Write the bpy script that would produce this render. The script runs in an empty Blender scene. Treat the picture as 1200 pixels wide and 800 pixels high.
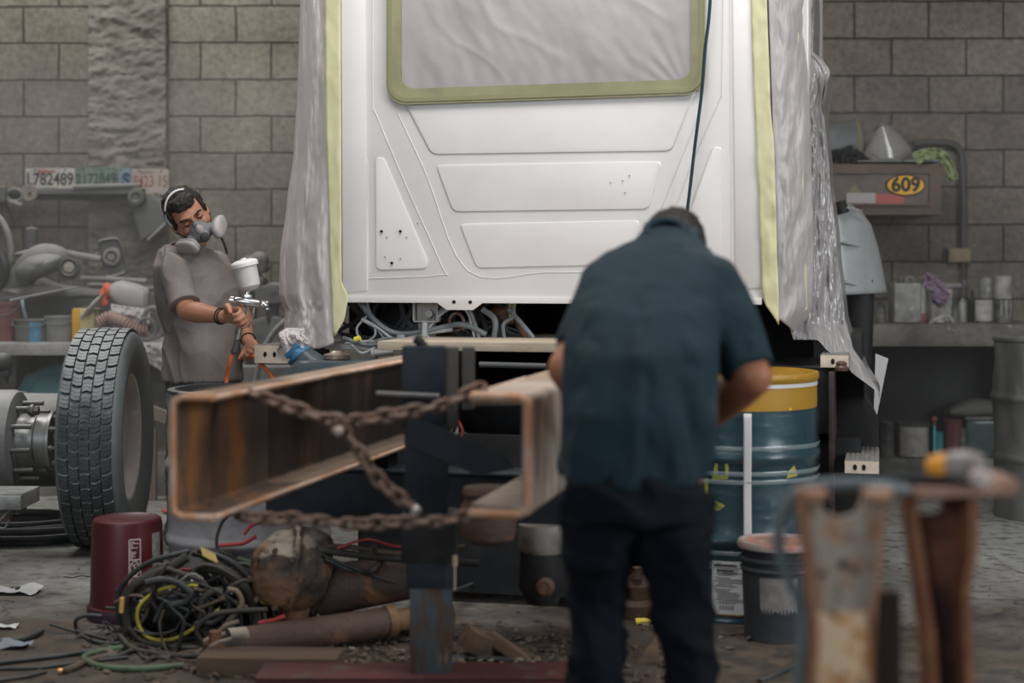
import bpy, bmesh, math, random
from mathutils import Vector, Matrix, noise as mnoise
random.seed(7)
V = Vector
PI = math.pi
S = bpy.context.scene
COL = S.collection

# ---------------------------------------------------------------- camera
CAM_H, F, HY = 1.27, 1800.0, 315.0
cd = bpy.data.cameras.new('camera')
cam = bpy.data.objects.new('camera', cd); COL.objects.link(cam)
cam.location = (0, 0, CAM_H); cam.rotation_euler = (PI/2, 0, 0)
cd.lens = 54; cd.sensor_width = 36; cd.shift_y = -(400-HY)/1200.0
cd.clip_start = 0.05; cd.clip_end = 100
cd.dof.use_dof = True; cd.dof.focus_distance = 6.45; cd.dof.aperture_fstop = 1.45
S.camera = cam
# ---------------------------------------------------------------- colour
S.view_settings.view_transform = 'Standard'; S.view_settings.look = 'None'
S.view_settings.gamma = 1.0; S.view_settings.use_curve_mapping = False
S.view_settings.exposure = 0.0
S.cycles.use_denoising = True
S.cycles.max_bounces = 8; S.cycles.volume_bounces = 1
S.cycles.sample_clamp_indirect = 4.0
# ---------------------------------------------------------------- daylight and fill
w = bpy.data.worlds.new('daylight'); S.world = w; w.use_nodes = True
bg = w.node_tree.nodes['Background']
bg.inputs[0].default_value = (0.80, 0.90, 1.0, 1); bg.inputs[1].default_value = 0.25
def area(name, loc, target, sx, sy, power, color):
    l = bpy.data.lights.new(name, 'AREA'); l.shape = 'RECTANGLE'; l.size = sx; l.size_y = sy
    l.energy = power; l.color = color
    o = bpy.data.objects.new(name, l); COL.objects.link(o); o.location = loc
    o.rotation_euler = (V(target)-V(loc)).to_track_quat('-Z', 'Y').to_euler()
    return o
area('skylight_over_cab', (0.2, 4.5, 4.8), (0.0, 6.3, 1.2), 3.6, 2.4, 235, (1.0, 0.985, 0.96))
area('skylight_over_bench', (-3.0, 7.8, 4.8), (-2.6, 8.0, 0), 2.4, 1.8, 115, (1.0, 0.985, 0.95))
area('yard_door_daylight', (-3.0, -2.0, 3.0), (0.5, 5.0, 0.8), 3.4, 2.6, 120, (0.86, 0.93, 1.0))
area('side_fill_light', (5.4, 1.8, 2.4), (-2.0, 6.8, 0.7), 3.0, 2.6, 210, (0.93, 0.97, 1.0))  # added fill light from the right; no door is known there

# ---------------------------------------------------------------- placing helpers
def W(px, py, d):
    return V(((px-600)*d/F, d, CAM_H-(py-HY)*d/F))
def G(px, py):
    return W(px, py, CAM_H*F/(py-HY))

# ---------------------------------------------------------------- materials
def nd(nt, t, **kw):
    n = nt.nodes.new(t)
    for k, v in kw.items(): setattr(n, k, v)
    return n
def sock(n, name, v): n.inputs[name].default_value = v
MC = {}
def mat(name, c, rough=0.6, metal=0.0, c2=None, sc=6.0, lo=0.4, hi=0.6, bump=0.0, bsc=40.0,
        c3=None, sc3=18.0, lo3=0.55, hi3=0.65, dust=None, dl=0.35, trans=0.0, alpha=1.0, transl=0.0,
        spec=0.3, det=6.0, stretch=None, rough2=None, coat=0.0, emit=0.0):
    if name in MC: return MC[name]
    m = bpy.data.materials.new(name); m.use_nodes = True; nt = m.node_tree
    b = nt.nodes['Principled BSDF']; out = nt.nodes['Material Output']
    L = nt.links.new
    tc = nd(nt, 'ShaderNodeTexCoord')
    vec = tc.outputs['Object']
    if stretch:
        mp = nd(nt, 'ShaderNodeMapping'); L(vec, mp.inputs[0]); mp.inputs['Scale'].default_value = stretch; vec = mp.outputs[0]
    def noisefac(scale, a, z, w4):
        n = nd(nt, 'ShaderNodeTexNoise'); L(vec, n.inputs['Vector'])
        sock(n, 'Scale', scale); sock(n, 'Detail', det); sock(n, 'Roughness', 0.62)
        n.noise_dimensions = '4D'; sock(n, 'W', w4)
        r = nd(nt, 'ShaderNodeMapRange'); L(n.outputs[0], r.inputs[0]); r.inputs[1].default_value = a; r.inputs[2].default_value = z
        return r.outputs[0]
    def mix(f, a, z):
        x = nd(nt, 'ShaderNodeMix', data_type='RGBA'); L(f, x.inputs[0])
        for s, i in ((a, 6), (z, 7)):
            if isinstance(s, tuple): x.inputs[i].default_value = (*s, 1)
            else: L(s, x.inputs[i])
        return x.outputs[2]
    cur = tuple(c)
    if c2:
        f2 = noisefac(sc, lo, hi, 1.3); cur = mix(f2, cur, tuple(c2))
        if rough2 is not None:
            r = nd(nt, 'ShaderNodeMapRange'); L(f2, r.inputs[0]); r.inputs[3].default_value = rough; r.inputs[4].default_value = rough2
            L(r.outputs[0], b.inputs['Roughness'])
            if metal > 0:
                r = nd(nt, 'ShaderNodeMapRange'); L(f2, r.inputs[0]); r.inputs[3].default_value = metal; r.inputs[4].default_value = 0
                L(r.outputs[0], b.inputs['Metallic'])
    if c3: cur = mix(noisefac(sc3, lo3, hi3, 5.1), cur, tuple(c3))
    if dust:   # settled overspray: lies where the surface faces up
        ge = nd(nt, 'ShaderNodeNewGeometry'); sx = nd(nt, 'ShaderNodeSeparateXYZ'); L(ge.outputs['Normal'], sx.inputs[0])
        n = nd(nt, 'ShaderNodeTexNoise'); L(vec, n.inputs['Vector']); sock(n, 'Scale', 9.0); sock(n, 'Detail', 5.0)
        ad = nd(nt, 'ShaderNodeMath', operation='ADD'); L(sx.outputs[2], ad.inputs[0]); L(n.outputs[0], ad.inputs[1])
        r = nd(nt, 'ShaderNodeMapRange'); L(ad.outputs[0], r.inputs[0]); r.inputs[1].default_value = dl; r.inputs[2].default_value = dl+0.8
        r.inputs[4].default_value = 0.85
        cur = mix(r.outputs[0], cur, tuple(dust))
    if isinstance(cur, tuple): b.inputs['Base Color'].default_value = (*cur, 1)
    else: L(cur, b.inputs['Base Color'])
    if rough2 is None: b.inputs['Roughness'].default_value = rough
    if not (metal > 0 and rough2 is not None and c2): b.inputs['Metallic'].default_value = metal
    b.inputs['Specular IOR Level'].default_value = spec
    b.inputs['Transmission Weight'].default_value = trans
    b.inputs['Alpha'].default_value = alpha
    b.inputs['Coat Weight'].default_value = coat
    if bump:
        n = nd(nt, 'ShaderNodeTexNoise'); L(vec, n.inputs['Vector']); sock(n, 'Scale', bsc); sock(n, 'Detail', 6.0); sock(n, 'Roughness', 0.65)
        bp = nd(nt, 'ShaderNodeBump'); L(n.outputs[0], bp.inputs['Height']); sock(bp, 'Strength', bump); sock(bp, 'Distance', 0.01)
        L(bp.outputs[0], b.inputs['Normal'])
    if transl:
        t = nd(nt, 'ShaderNodeBsdfTranslucent')
        if isinstance(cur, tuple): t.inputs[0].default_value = (*cur, 1)
        else: L(cur, t.inputs[0])
        mx = nd(nt, 'ShaderNodeMixShader'); mx.inputs[0].default_value = transl
        L(b.outputs[0], mx.inputs[1]); L(t.outputs[0], mx.inputs[2]); L(mx.outputs[0], out.inputs[0])
    MC[name] = m
    return m

def rust_mat(name, paint, rusta=(0.17, 0.075, 0.035), rustb=(0.42, 0.17, 0.06), sc=5, lo=0.42, hi=0.58, **kw):
    return mat(name, paint, rough=0.6, c2=rusta, sc=sc, lo=lo, hi=hi, c3=rustb, sc3=kw.pop('sc3', 9), lo3=kw.pop('lo3', 0.52), hi3=kw.pop('hi3', 0.68), bump=0.5, bsc=60, **kw)

# ---------------------------------------------------------------- mesh collector
class MB:
    def __init__(s, T=None):
        s.v = []; s.f = []; s.T = T or Matrix.Identity(4)
    def add(s, vs, fs, M=None):
        T = s.T @ M if M is not None else s.T
        n = len(s.v); s.v += [T @ V(p) for p in vs]; s.f += [tuple(i+n for i in f) for f in fs]
        return s
    def box(s, c, size, rot=None, taper=1.0):
        M = Matrix.Translation(V(c)) @ (rot.to_4x4() if rot is not None else Matrix.Identity(4))
        x, y, z = (a/2 for a in size); t = taper
        vs = [(-x, -y, -z), (x, -y, -z), (x, y, -z), (-x, y, -z), (-x*t, -y*t, z), (x*t, -y*t, z), (x*t, y*t, z), (-x*t, y*t, z)]
        return s.add(vs, [(3, 2, 1, 0), (4, 5, 6, 7), (0, 1, 5, 4), (1, 2, 6, 5), (2, 3, 7, 6), (3, 0, 4, 7)], M)
    def prism(s, poly, o, ux, uy, uz, depth, top=1.0):
        """poly in the plane (ux, uy) at o, extruded along uz"""
        o, ux, uy, uz = V(o), V(ux), V(uy), V(uz); n = len(poly)
        cx = sum(p[0] for p in poly)/n; cy = sum(p[1] for p in poly)/n
        vs = [o+ux*a+uy*b for a, b in poly] + [o+ux*(cx+(a-cx)*top)+uy*(cy+(b-cy)*top)+uz*depth for a, b in poly]
        fs = [tuple(range(n))[::-1], tuple(range(n, 2*n))] + [(i, (i+1) % n, (i+1) % n+n, i+n) for i in range(n)]
        return s.add(vs, fs)
    def tube(s, pts, r, n=10, caps=True, ell=None):
        pts = [V(p) for p in pts]; m = len(pts)
        rs = r if isinstance(r, (list, tuple)) else [r]*m
        prev = None; vs = []; fs = []
        for i, p in enumerate(pts):
            t = (pts[min(i+1, m-1)]-pts[max(i-1, 0)])
            if t.length < 1e-9: t = V((0, 0, 1))
            t.normalize()
            if prev is None:
                a = V((0, 0, 1)) if abs(t.z) < 0.9 else V((1, 0, 0))
                u = t.cross(a).normalized()
            else:
                u = prev - t*prev.dot(t)
                u = u.normalized() if u.length > 1e-6 else t.orthogonal().normalized()
            prev = u; v_ = t.cross(u)
            k = ell or 1.0
            for j in range(n):
                q = 2*PI*j/n
                vs.append(p+u*math.cos(q)*rs[i]+v_*math.sin(q)*rs[i]*k)
        for i in range(m-1):
            for j in range(n):
                a, b_ = i*n+j, i*n+(j+1) % n
                fs.append((a, b_, b_+n, a+n))
        if caps: fs += [tuple(range(n))[::-1], tuple((m-1)*n+j for j in range(n))]
        return s.add(vs, fs)
    def cyl(s, a, b, r, r2=None, n=24):
        return s.tube([a, b], [r, r if r2 is None else r2], n)
    def lathe(s, prof, o=(0, 0, 0), axis=(0, 0, 1), n=32, wob=None, closed=False):
        """prof: (radius, height) pairs along axis from o"""
        ax = V(axis).normalized(); u = ax.orthogonal().normalized(); v_ = ax.cross(u); o = V(o)
        if abs(ax.z) > 0.99: u, v_ = V((1, 0, 0)), V((0, 1, 0))*(1 if ax.z > 0 else -1)
        vs = []; fs = []
        for i, (r, h) in enumerate(prof):
            for j in range(n):
                q = 2*PI*j/n; rr = r + (wob(q, h) if wob else 0)
                vs.append(o+ax*h+(u*math.cos(q)+v_*math.sin(q))*max(rr, 1e-5))
        m = len(prof)
        for i in range(m-1):
            for j in range(n):
                a, b_ = i*n+j, i*n+(j+1) % n
                fs.append((a, b_, b_+n, a+n))
        if closed:
            for j in range(n):
                a, b_ = (m-1)*n+j, (m-1)*n+(j+1) % n
                fs.append((a, b_, (j+1) % n, j))
        return s.add(vs, fs)
    def sphere(s, c, r, n=16, m=10, rot=None):
        r = (r, r, r) if not isinstance(r, (tuple, list)) else r
        M = Matrix.Translation(V(c)) @ (rot.to_4x4() if rot is not None else Matrix.Identity(4))
        vs = [(0, 0, -r[2])]; fs = []
        for i in range(1, m):
            a = -PI/2+PI*i/m
            for j in range(n):
                q = 2*PI*j/n; vs.append((r[0]*math.cos(a)*math.cos(q), r[1]*math.cos(a)*math.sin(q), r[2]*math.sin(a)))
        vs.append((0, 0, r[2])); top = len(vs)-1
        for j in range(n):
            fs.append((0, 1+(j+1) % n, 1+j)); fs.append((top, top-n+j, top-n+(j+1) % n))
        for i in range(m-2):
            for j in range(n):
                a, b_ = 1+i*n+j, 1+i*n+(j+1) % n
                fs.append((a, b_, b_+n, a+n))
        return s.add(vs, fs, M)
    def loft(s, rings, n=20, p=2.0):
        """rings: (centre, axis_a vector, axis_b vector) closed superellipse sections"""
        vs = []; fs = []
        for c, a, b in rings:
            c, a, b = V(c), V(a), V(b)
            for j in range(n):
                q = 2*PI*j/n; x, y = math.cos(q), math.sin(q)
                x = math.copysign(abs(x)**(2/p), x); y = math.copysign(abs(y)**(2/p), y)
                vs.append(c+a*x+b*y)
        m = len(rings)
        for i in range(m-1):
            for j in range(n):
                q, r = i*n+j, i*n+(j+1) % n
                fs.append((q, r, r+n, q+n))
        fs += [tuple(range(n))[::-1], tuple((m-1)*n+j for j in range(n))]
        return s.add(vs, fs)
    def grid(s, fn, nu, nv):
        vs = [fn(i/nu, j/nv) for j in range(nv+1) for i in range(nu+1)]
        fs = [(j*(nu+1)+i, j*(nu+1)+i+1, (j+1)*(nu+1)+i+1, (j+1)*(nu+1)+i) for j in range(nv) for i in range(nu)]
        return s.add(vs, fs)
    def build(s, name, m, parent=None, loc=None, smooth=35, bevel=0, seg=2, fix=True, solid=0):
        org = wloc(parent) if parent is not None else (V(loc) if loc is not None else base_of(s.v))
        me = bpy.data.meshes.new(name)
        me.from_pydata([p-org for p in s.v], [], s.f)
        if fix or bevel:
            bm = bmesh.new(); bm.from_mesh(me)
            if bevel:
                es = [e for e in bm.edges if len(e.link_faces) == 2 and e.calc_face_angle(0) > 0.6]
                if es: bmesh.ops.bevel(bm, geom=es, offset=bevel, segments=seg, affect='EDGES', clamp_overlap=True, profile=0.6)
            if fix: bmesh.ops.recalc_face_normals(bm, faces=bm.faces)
            bm.to_mesh(me); bm.free()
        if smooth:
            me.shade_smooth(); me.set_sharp_from_angle(angle=math.radians(smooth))
        me.materials.append(m)
        o = bpy.data.objects.new(name, me); COL.objects.link(o)
        if parent is not None: o.parent = parent
        else: o.location = org
        WL[o.name] = org
        if solid:
            md = o.modifiers.new('thickness', 'SOLIDIFY'); md.thickness = solid; md.offset = 0
        return o
WL = {}
def wloc(o): return WL[o.name]
def base_of(vs):
    xs = [p.x for p in vs]; ys = [p.y for p in vs]; zs = [p.z for p in vs]
    return V(((min(xs)+max(xs))/2, (min(ys)+max(ys))/2, min(zs)))
def tag(o, label, cat, group=None):
    o['label'] = label; o['category'] = cat
    if group: o['group'] = group
    return o
def thing(name, label, cat, loc, group=None):
    o = bpy.data.objects.new(name, None); COL.objects.link(o); o.location = V(loc); o.empty_display_size = 0.1
    WL[o.name] = V(loc)
    return tag(o, label, cat, group)
def struct(o): o['kind'] = 'structure'; return o
def copy_tree(o, parent=None):
    c = o.copy(); COL.objects.link(c); c.parent = parent
    for ch in list(o.children): copy_tree(ch, c)
    return c
def bez(pts, n=10):
    """smooth path through points (Catmull-Rom)"""
    P = [V(p) for p in pts]; P = [P[0]*2-P[1]]+P+[P[-1]*2-P[-2]]; out = []
    for i in range(1, len(P)-2):
        a, b, c, d = P[i-1:i+3]
        for k in range(n):
            t = k/n
            out.append(0.5*((2*b)+(c-a)*t+(2*a-5*b+4*c-d)*t*t+(3*b-a-3*c+d)*t**3))
    out.append(P[-2]); return out
def text_mb(s, txt, size, o, ux, uy, uz, depth=0.001, sx=1.0, shear=0, bold=0.0):
    cu = bpy.data.curves.new('t', 'FONT'); cu.body = txt; cu.size = size; cu.extrude = depth; cu.align_x = 'CENTER'; cu.align_y = 'CENTER'
    cu.shear = shear; cu.offset = bold; cu.resolution_u = 3
    ob = bpy.data.objects.new('t', cu); COL.objects.link(ob)
    dg = bpy.context.evaluated_depsgraph_get(); me = bpy.data.meshes.new_from_object(ob.evaluated_get(dg))
    o, ux, uy, uz = V(o), V(ux), V(uy), V(uz)
    s.add([o+ux*(v.co.x*sx)+uy*v.co.y+uz*(v.co.z+depth) for v in me.vertices], [tuple(p.vertices) for p in me.polygons])
    bpy.data.objects.remove(ob); bpy.data.curves.remove(cu); bpy.data.meshes.remove(me)
    return s
def ring_path(c, rx, ry, n=24, ux=V((1, 0, 0)), uy=V((0, 1, 0))):
    return [V(c)+ux*rx*math.cos(2*PI*i/n)+uy*ry*math.sin(2*PI*i/n) for i in range(n+1)]
def blob(name, mb, m, parent, voxel=0.006, smooth=6, disp=None, loc=None):
    """melt closed shapes into one continuous surface"""
    o = mb.build(name, m, parent, loc=loc, smooth=0, fix=True)
    md = o.modifiers.new('r', 'REMESH'); md.mode = 'VOXEL'; md.voxel_size = voxel; md.use_smooth_shade = True
    if smooth:
        ms = o.modifiers.new('s', 'SMOOTH'); ms.iterations = smooth; ms.factor = 0.6
    dg = bpy.context.evaluated_depsgraph_get(); dg.update()
    me = bpy.data.meshes.new_from_object(o.evaluated_get(dg))
    o.modifiers.clear(); old = o.data; o.data = me; bpy.data.meshes.remove(old)
    if disp:
        org = wloc(o)
        nrm = [v.normal.copy() for v in me.vertices]
        for v, n_ in zip(me.vertices, nrm): v.co = v.co+n_*disp(v.co+org, n_)
    me.shade_smooth()
    if not me.materials: me.materials.append(m)
    return o
# ================================================================ SETTING
WY = 9.7
# floor
def floor_mat():
    m = bpy.data.materials.new('worn_concrete_floor'); m.use_nodes = True; nt = m.node_tree; L = nt.links.new
    b = nt.nodes['Principled BSDF']; tc = nd(nt, 'ShaderNodeTexCoord')
    def noi(sc, det=8, rg=0.6, w4=0):
        n = nd(nt, 'ShaderNodeTexNoise'); n.noise_dimensions = '4D'; L(tc.outputs['Object'], n.inputs['Vector']); sock(n, 'Scale', sc); sock(n, 'Detail', det); sock(n, 'Roughness', rg); sock(n, 'W', w4); return n.outputs[0]
    def mr(x, a, z, c=0, d=1):
        r = nd(nt, 'ShaderNodeMapRange'); L(x, r.inputs[0])
        for i, q in enumerate((a, z, c, d)): r.inputs[i+1].default_value = q
        return r.outputs[0]
    def mix(f, a, z):
        x = nd(nt, 'ShaderNodeMix', data_type='RGBA'); L(f, x.inputs[0])
        for s_, i in ((a, 6), (z, 7)):
            if isinstance(s_, tuple): x.inputs[i].default_value = (*s_, 1)
            else: L(s_, x.inputs[i])
        return x.outputs[2]
    def mth(op, a, b_):
        x = nd(nt, 'ShaderNodeMath', operation=op)
        for s_, i in ((a, 0), (b_, 1)):
            if isinstance(s_, (int, float)): x.inputs[i].default_value = s_
            else: L(s_, x.inputs[i])
        return x.outputs[0]
    base = mix(mr(noi(1.3), 0.35, 0.65), (0.37, 0.37, 0.35), (0.24, 0.235, 0.215))
    base = mix(mr(noi(14, w4=2), 0.5, 0.62), base, (0.15, 0.14, 0.125))
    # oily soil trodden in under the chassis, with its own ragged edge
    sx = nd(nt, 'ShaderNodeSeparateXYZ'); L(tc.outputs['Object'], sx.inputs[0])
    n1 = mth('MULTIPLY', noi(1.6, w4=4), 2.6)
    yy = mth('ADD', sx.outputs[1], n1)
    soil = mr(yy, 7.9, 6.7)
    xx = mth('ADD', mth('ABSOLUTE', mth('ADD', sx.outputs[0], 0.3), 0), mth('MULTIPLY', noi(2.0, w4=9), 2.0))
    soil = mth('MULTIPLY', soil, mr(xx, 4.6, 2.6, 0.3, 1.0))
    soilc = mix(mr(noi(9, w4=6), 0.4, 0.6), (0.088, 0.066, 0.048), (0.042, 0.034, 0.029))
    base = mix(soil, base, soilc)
    base = mix(mr(noi(3.1, w4=12), 0.57, 0.66, 0, 0.75), base, (0.045, 0.042, 0.04))
    vo = nd(nt, 'ShaderNodeTexVoronoi', feature='DISTANCE_TO_EDGE'); sock(vo, 'Scale', 0.75)
    wv = nd(nt, 'ShaderNodeVectorMath', operation='ADD'); nn = nd(nt, 'ShaderNodeTexNoise'); L(tc.outputs['Object'], nn.inputs['Vector']); sock(nn, 'Scale', 3.0); sock(nn, 'Detail', 6.0)
    ns = nd(nt, 'ShaderNodeVectorMath', operation='SCALE'); L(nn.outputs['Color'], ns.inputs[0]); ns.inputs['Scale'].default_value = 0.5
    L(tc.outputs['Object'], wv.inputs[0]); L(ns.outputs[0], wv.inputs[1]); L(wv.outputs[0], vo.inputs['Vector'])
    crack = mr(vo.outputs[0], 0.0, 0.007, 0.8, 0)
    base = mix(crack, base, (0.04, 0.037, 0.033))
    L(base, b.inputs['Base Color'])
    L(mr(noi(4, w4=3), 0.4, 0.65, 0.65, 0.95), b.inputs['Roughness']); sock(b, 'Specular IOR Level', 0.3)
    bp = nd(nt, 'ShaderNodeBump'); sock(bp, 'Strength', 0.3); sock(bp, 'Distance', 0.012)
    hh = mth('SUBTRACT', mth('ADD', noi(22, w4=1), mth('MULTIPLY', noi(5, w4=1), 1.2)), mth('MULTIPLY', crack, 0.8))
    L(hh, bp.inputs['Height']); L(bp.outputs[0], b.inputs['Normal'])
    return m
f = MB(); f.box((0, 3.0, -0.05), (13, 15, 0.1)); struct(f.build('floor', floor_mat(), loc=(0, 0, 0), smooth=0))

def block_mat(name, ox, oz, tint=1.0, bw=0.47, rh=0.235):
    m = bpy.data.materials.new(name); m.use_nodes = True; nt = m.node_tree; L = nt.links.new
    b = nt.nodes['Principled BSDF']; tc = nd(nt, 'ShaderNodeTexCoord')
    sx = nd(nt, 'ShaderNodeSeparateXYZ'); L(tc.outputs['Object'], sx.inputs[0])
    cx = nd(nt, 'ShaderNodeCombineXYZ')
    n0 = nd(nt, 'ShaderNodeTexNoise'); L(tc.outputs['Object'], n0.inputs['Vector']); sock(n0, 'Scale', 5.0); sock(n0, 'Detail', 4.0)
    def mth(op, a, b_):
        x = nd(nt, 'ShaderNodeMath', operation=op)
        for s_, i in ((a, 0), (b_, 1)):
            if isinstance(s_, (int, float)): x.inputs[i].default_value = s_
            else: L(s_, x.inputs[i])
        return x.outputs[0]
    wob = mth('MULTIPLY', mth('SUBTRACT', n0.outputs[0], 0.5), 0.018)
    L(mth('ADD', mth('SUBTRACT', sx.outputs[0], ox), wob), cx.inputs[0])
    L(mth('ADD', mth('SUBTRACT', sx.outputs[2], oz), wob), cx.inputs[1])
    br = nd(nt, 'ShaderNodeTexBrick'); L(cx.outputs[0], br.inputs['Vector'])
    br.offset = 0.5; br.squash = 1.0
    for k, v in (('Scale', 1.0), ('Mortar Size', 0.007), ('Mortar Smooth', 0.35), ('Bias', 0.0), ('Brick Width', bw), ('Row Height', rh)): sock(br, k, v)
    t = tint
    sock(br, 'Color1', (0.265*t, 0.238*t, 0.198*t, 1)); sock(br, 'Color2', (0.205*t, 0.185*t, 0.16*t, 1)); sock(br, 'Mortar', (0.09*t, 0.082*t, 0.072*t, 1))
    n1 = nd(nt, 'ShaderNodeTexNoise'); L(tc.outputs['Object'], n1.inputs['Vector']); sock(n1, 'Scale', 1.4); sock(n1, 'Detail', 8.0); sock(n1, 'Roughness', 0.6)
    r1 = nd(nt, 'ShaderNodeMapRange'); L(n1.outputs[0], r1.inputs[0]); r1.inputs[1].default_value = 0.3; r1.inputs[2].default_value = 0.7; r1.inputs[3].default_value = 0.68; r1.inputs[4].default_value = 1.25
    n2 = nd(nt, 'ShaderNodeTexNoise'); L(tc.outputs['Object'], n2.inputs['Vector']); sock(n2, 'Scale', 26.0); sock(n2, 'Detail', 9.0); sock(n2, 'Roughness', 0.75)
    r2 = nd(nt, 'ShaderNodeMapRange'); L(n2.outputs[0], r2.inputs[0]); r2.inputs[1].default_value = 0.3; r2.inputs[2].default_value = 0.7; r2.inputs[3].default_value = 0.62; r2.inputs[4].default_value = 1.32
    mu = nd(nt, 'ShaderNodeVectorMath', operation='SCALE'); L(br.outputs['Color'], mu.inputs[0]); L(mth('MULTIPLY', r1.outputs[0], r2.outputs[0]), mu.inputs['Scale'])
    L(mu.outputs[0], b.inputs['Base Color']); sock(b, 'Roughness', 0.95); sock(b, 'Specular IOR Level', 0.2)
    bp = nd(nt, 'ShaderNodeBump'); sock(bp, 'Strength', 1.0); sock(bp, 'Distance', 0.02)
    h = mth('ADD', mth('MULTIPLY', mth('SUBTRACT', 1.0, br.outputs['Fac']), 1.2), mth('MULTIPLY', n2.outputs[0], 0.55))
    L(h, bp.inputs['Height']); L(bp.outputs[0], b.inputs['Normal'])
    return m
xa, xb, xc = W(104, 0, WY).x, W(198, 0, WY).x, W(600, 0, WY).x
wb_ = bpy.data.objects.new('wall_back', None); COL.objects.link(wb_); WL[wb_.name] = V((0, 0, 0)); struct(wb_)
for x0_, x1_, jx, jy, bw_, rh_, tn in ((-6.5, (xa+xb)/2, 69, 51, .447, .2317, .80), ((xa+xb)/2, xc, 235, 50, .447, .2317, 1.02), (xc, 6.5, 1045, 45, .47, .235, .78)):
    b = MB(); b.box(((x0_+x1_)/2, WY+0.1, 2.5), (x1_-x0_, 0.2, 5.0))
    o = b.build('block_panel', block_mat('block_wall_%d' % jx, W(jx, 0, WY).x, W(0, jy, WY).z, tn, bw_, rh_), wb_, smooth=0); struct(o)
side = block_mat('block_wall_side', 0, 0)
plain = mat('old_plaster_wall', (0.2, 0.185, 0.16), 0.9, c2=(0.14, 0.13, 0.115), sc=2, bump=0.3)
for s_, nm in ((-1, 'wall_left'), (1, 'wall_right')):
    b = MB(); b.box((s_*6.4, 3.5, 2.5), (0.2, 12.4, 5.0)); struct(b.build(nm, plain, loc=(0, 0, 0), smooth=0))
b = MB(); b.box((0, 3.5, 5.05), (13, 12.6, 0.1)); struct(b.build('ceiling', mat('dusty_roof_sheet', (0.22, 0.22, 0.22), 0.8, c2=(0.15, 0.14, 0.13), sc=3), loc=(0, 0, 0), smooth=0))
# stucco pier between the block panels
pm = mat('rough_stucco', (0.22, 0.205, 0.18), 0.95, c2=(0.15, 0.138, 0.12), sc=5, c3=(0.27, 0.26, 0.24), sc3=4, lo3=0.6, hi3=0.75, bump=1.0, bsc=28, spec=0.2)
xa, xb = W(104, 0, WY).x, W(198, 0, WY).x
def pier(u, v):
    x, z = xa+(xb-xa)*u, 5.0*v
    e = min(u, 1-u); d = 0.05 if 0 < u < 1 else 0.0
    q = mnoise.fractal(V((x*9, 0, z*16)), 0.6, 2.1, 5)
    return V((x, WY-d-0.022*q*(1 if d else 0), z))
b = MB(); b.grid(pier, 50, 420); struct(b.build('trim_1', pm, loc=(0, 0, 0), smooth=60))
# low concrete kerb along the foot of the right-hand wall
cm = mat('rough_concrete', (0.2, 0.195, 0.18), 0.9, c2=(0.12, 0.115, 0.105), sc=4, c3=(0.28, 0.27, 0.25), sc3=7, lo3=0.58, bump=0.8, bsc=35, spec=0.2)
b = MB(); b.box((3.1, 9.5, 0.06), (4.0, 0.4, 0.12)); struct(b.build('trim_2', cm, bevel=0.012))

# ================================================================ TRUCK
A = math.atan2(433, 1800)
TT = Matrix.Translation((0.13, 6.1, 0)) @ Matrix.Rotation(-A, 4, 'Z')
TI = TT.inverted()
tu = V((math.sin(A), math.cos(A), 0)); tp = V((math.cos(A), -math.sin(A), 0)); UP = V((0, 0, 1))
def T(x, y, z): return TT @ V((x, y, z))
def PL(px, py, yl=0.0):
    """pixel ray met with the truck's cross plane at local y; gives local (x, z)"""
    o = TI @ V((0, 0, CAM_H)); q = TI @ W(px, py, 1.0) - o
    t = (yl-o.y)/q.y; r = o+q*t
    return r.x, r.z
white = mat('fresh_white_primer', (0.70, 0.675, 0.66), 0.42, c2=(0.65, 0.625, 0.61), sc=2.2, bump=0.05, bsc=8, spec=0.5, c3=(0.62, 0.605, 0.60), sc3=30, lo3=0.66, hi3=0.8)
truck = thing('semi_truck', 'white semi truck cab on a bare rusty chassis seen from behind', 'truck', T(0, 0, 0))
# cab body
b = MB(TT)
hw = 0.862
b.prism([(-hw, 1.155), (hw, 1.155), (hw, 2.95), (-hw, 2.95)], (0, 0, 0), (1, 0, 0), (0, 0, 1), (0, 1, 0), 0.05)
b.prism([(-hw-.16, 1.165), (hw+.16, 1.165), (hw+.16, 2.95), (-hw-.16, 2.95)], (0, 0.17, 0), (1, 0, 0), (0, 0, 1), (0, 1, 0), 1.5, top=1)
b.loft([(V((0, y_, 2.06)), (hw+e_, 0, 0), (0, 0, 0.90)) for y_, e_ in ((0.05, -.003), (0.07, .05), (0.11, .11), (0.17, .155))], 44, p=40)
b.build('cab_body', white, truck, bevel=0.006)
# pressed swages on the rear panel
def plate(polypx, h, name, m=white, yl=0.0, bev=0.0035):
    pl = [PL(*p) for p in polypx]
    q = MB(TT); q.prism(pl, (0, yl, 0), (1, 0, 0), (0, 0, 1), (0, -1, 0), h, top=0.985)
    return q
def rounded(poly, r=10, n=4):
    out = []
    k = len(poly)
    for i in range(k):
        p0, p1, p2 = V((*poly[i-1], 0)), V((*poly[i], 0)), V((*poly[(i+1) % k], 0))
        a, c = (p0-p1), (p2-p1); rr = min(r, a.length*0.45, c.length*0.45)
        a, c = p1+a.normalized()*rr, p1+c.normalized()*rr
        for j in range(n+1):
            t = j/n; q = a*(1-t)**2+p1*2*t*(1-t)+c*t*t; out.append((q.x, q.y))
    return out
sw = [[(462, 100), (822, 92), (788, 177), (505, 181)],
      [(510, 193), (777, 189), (761, 245), (530, 248)],
      [(538, 262), (751, 258), (737, 310), (558, 314)],
      [(440, 184), (450, 184), (502, 306), (500, 315), (441, 317)],
      [(836, 172), (846, 172), (846, 309), (786, 311), (790, 298)]]
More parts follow.
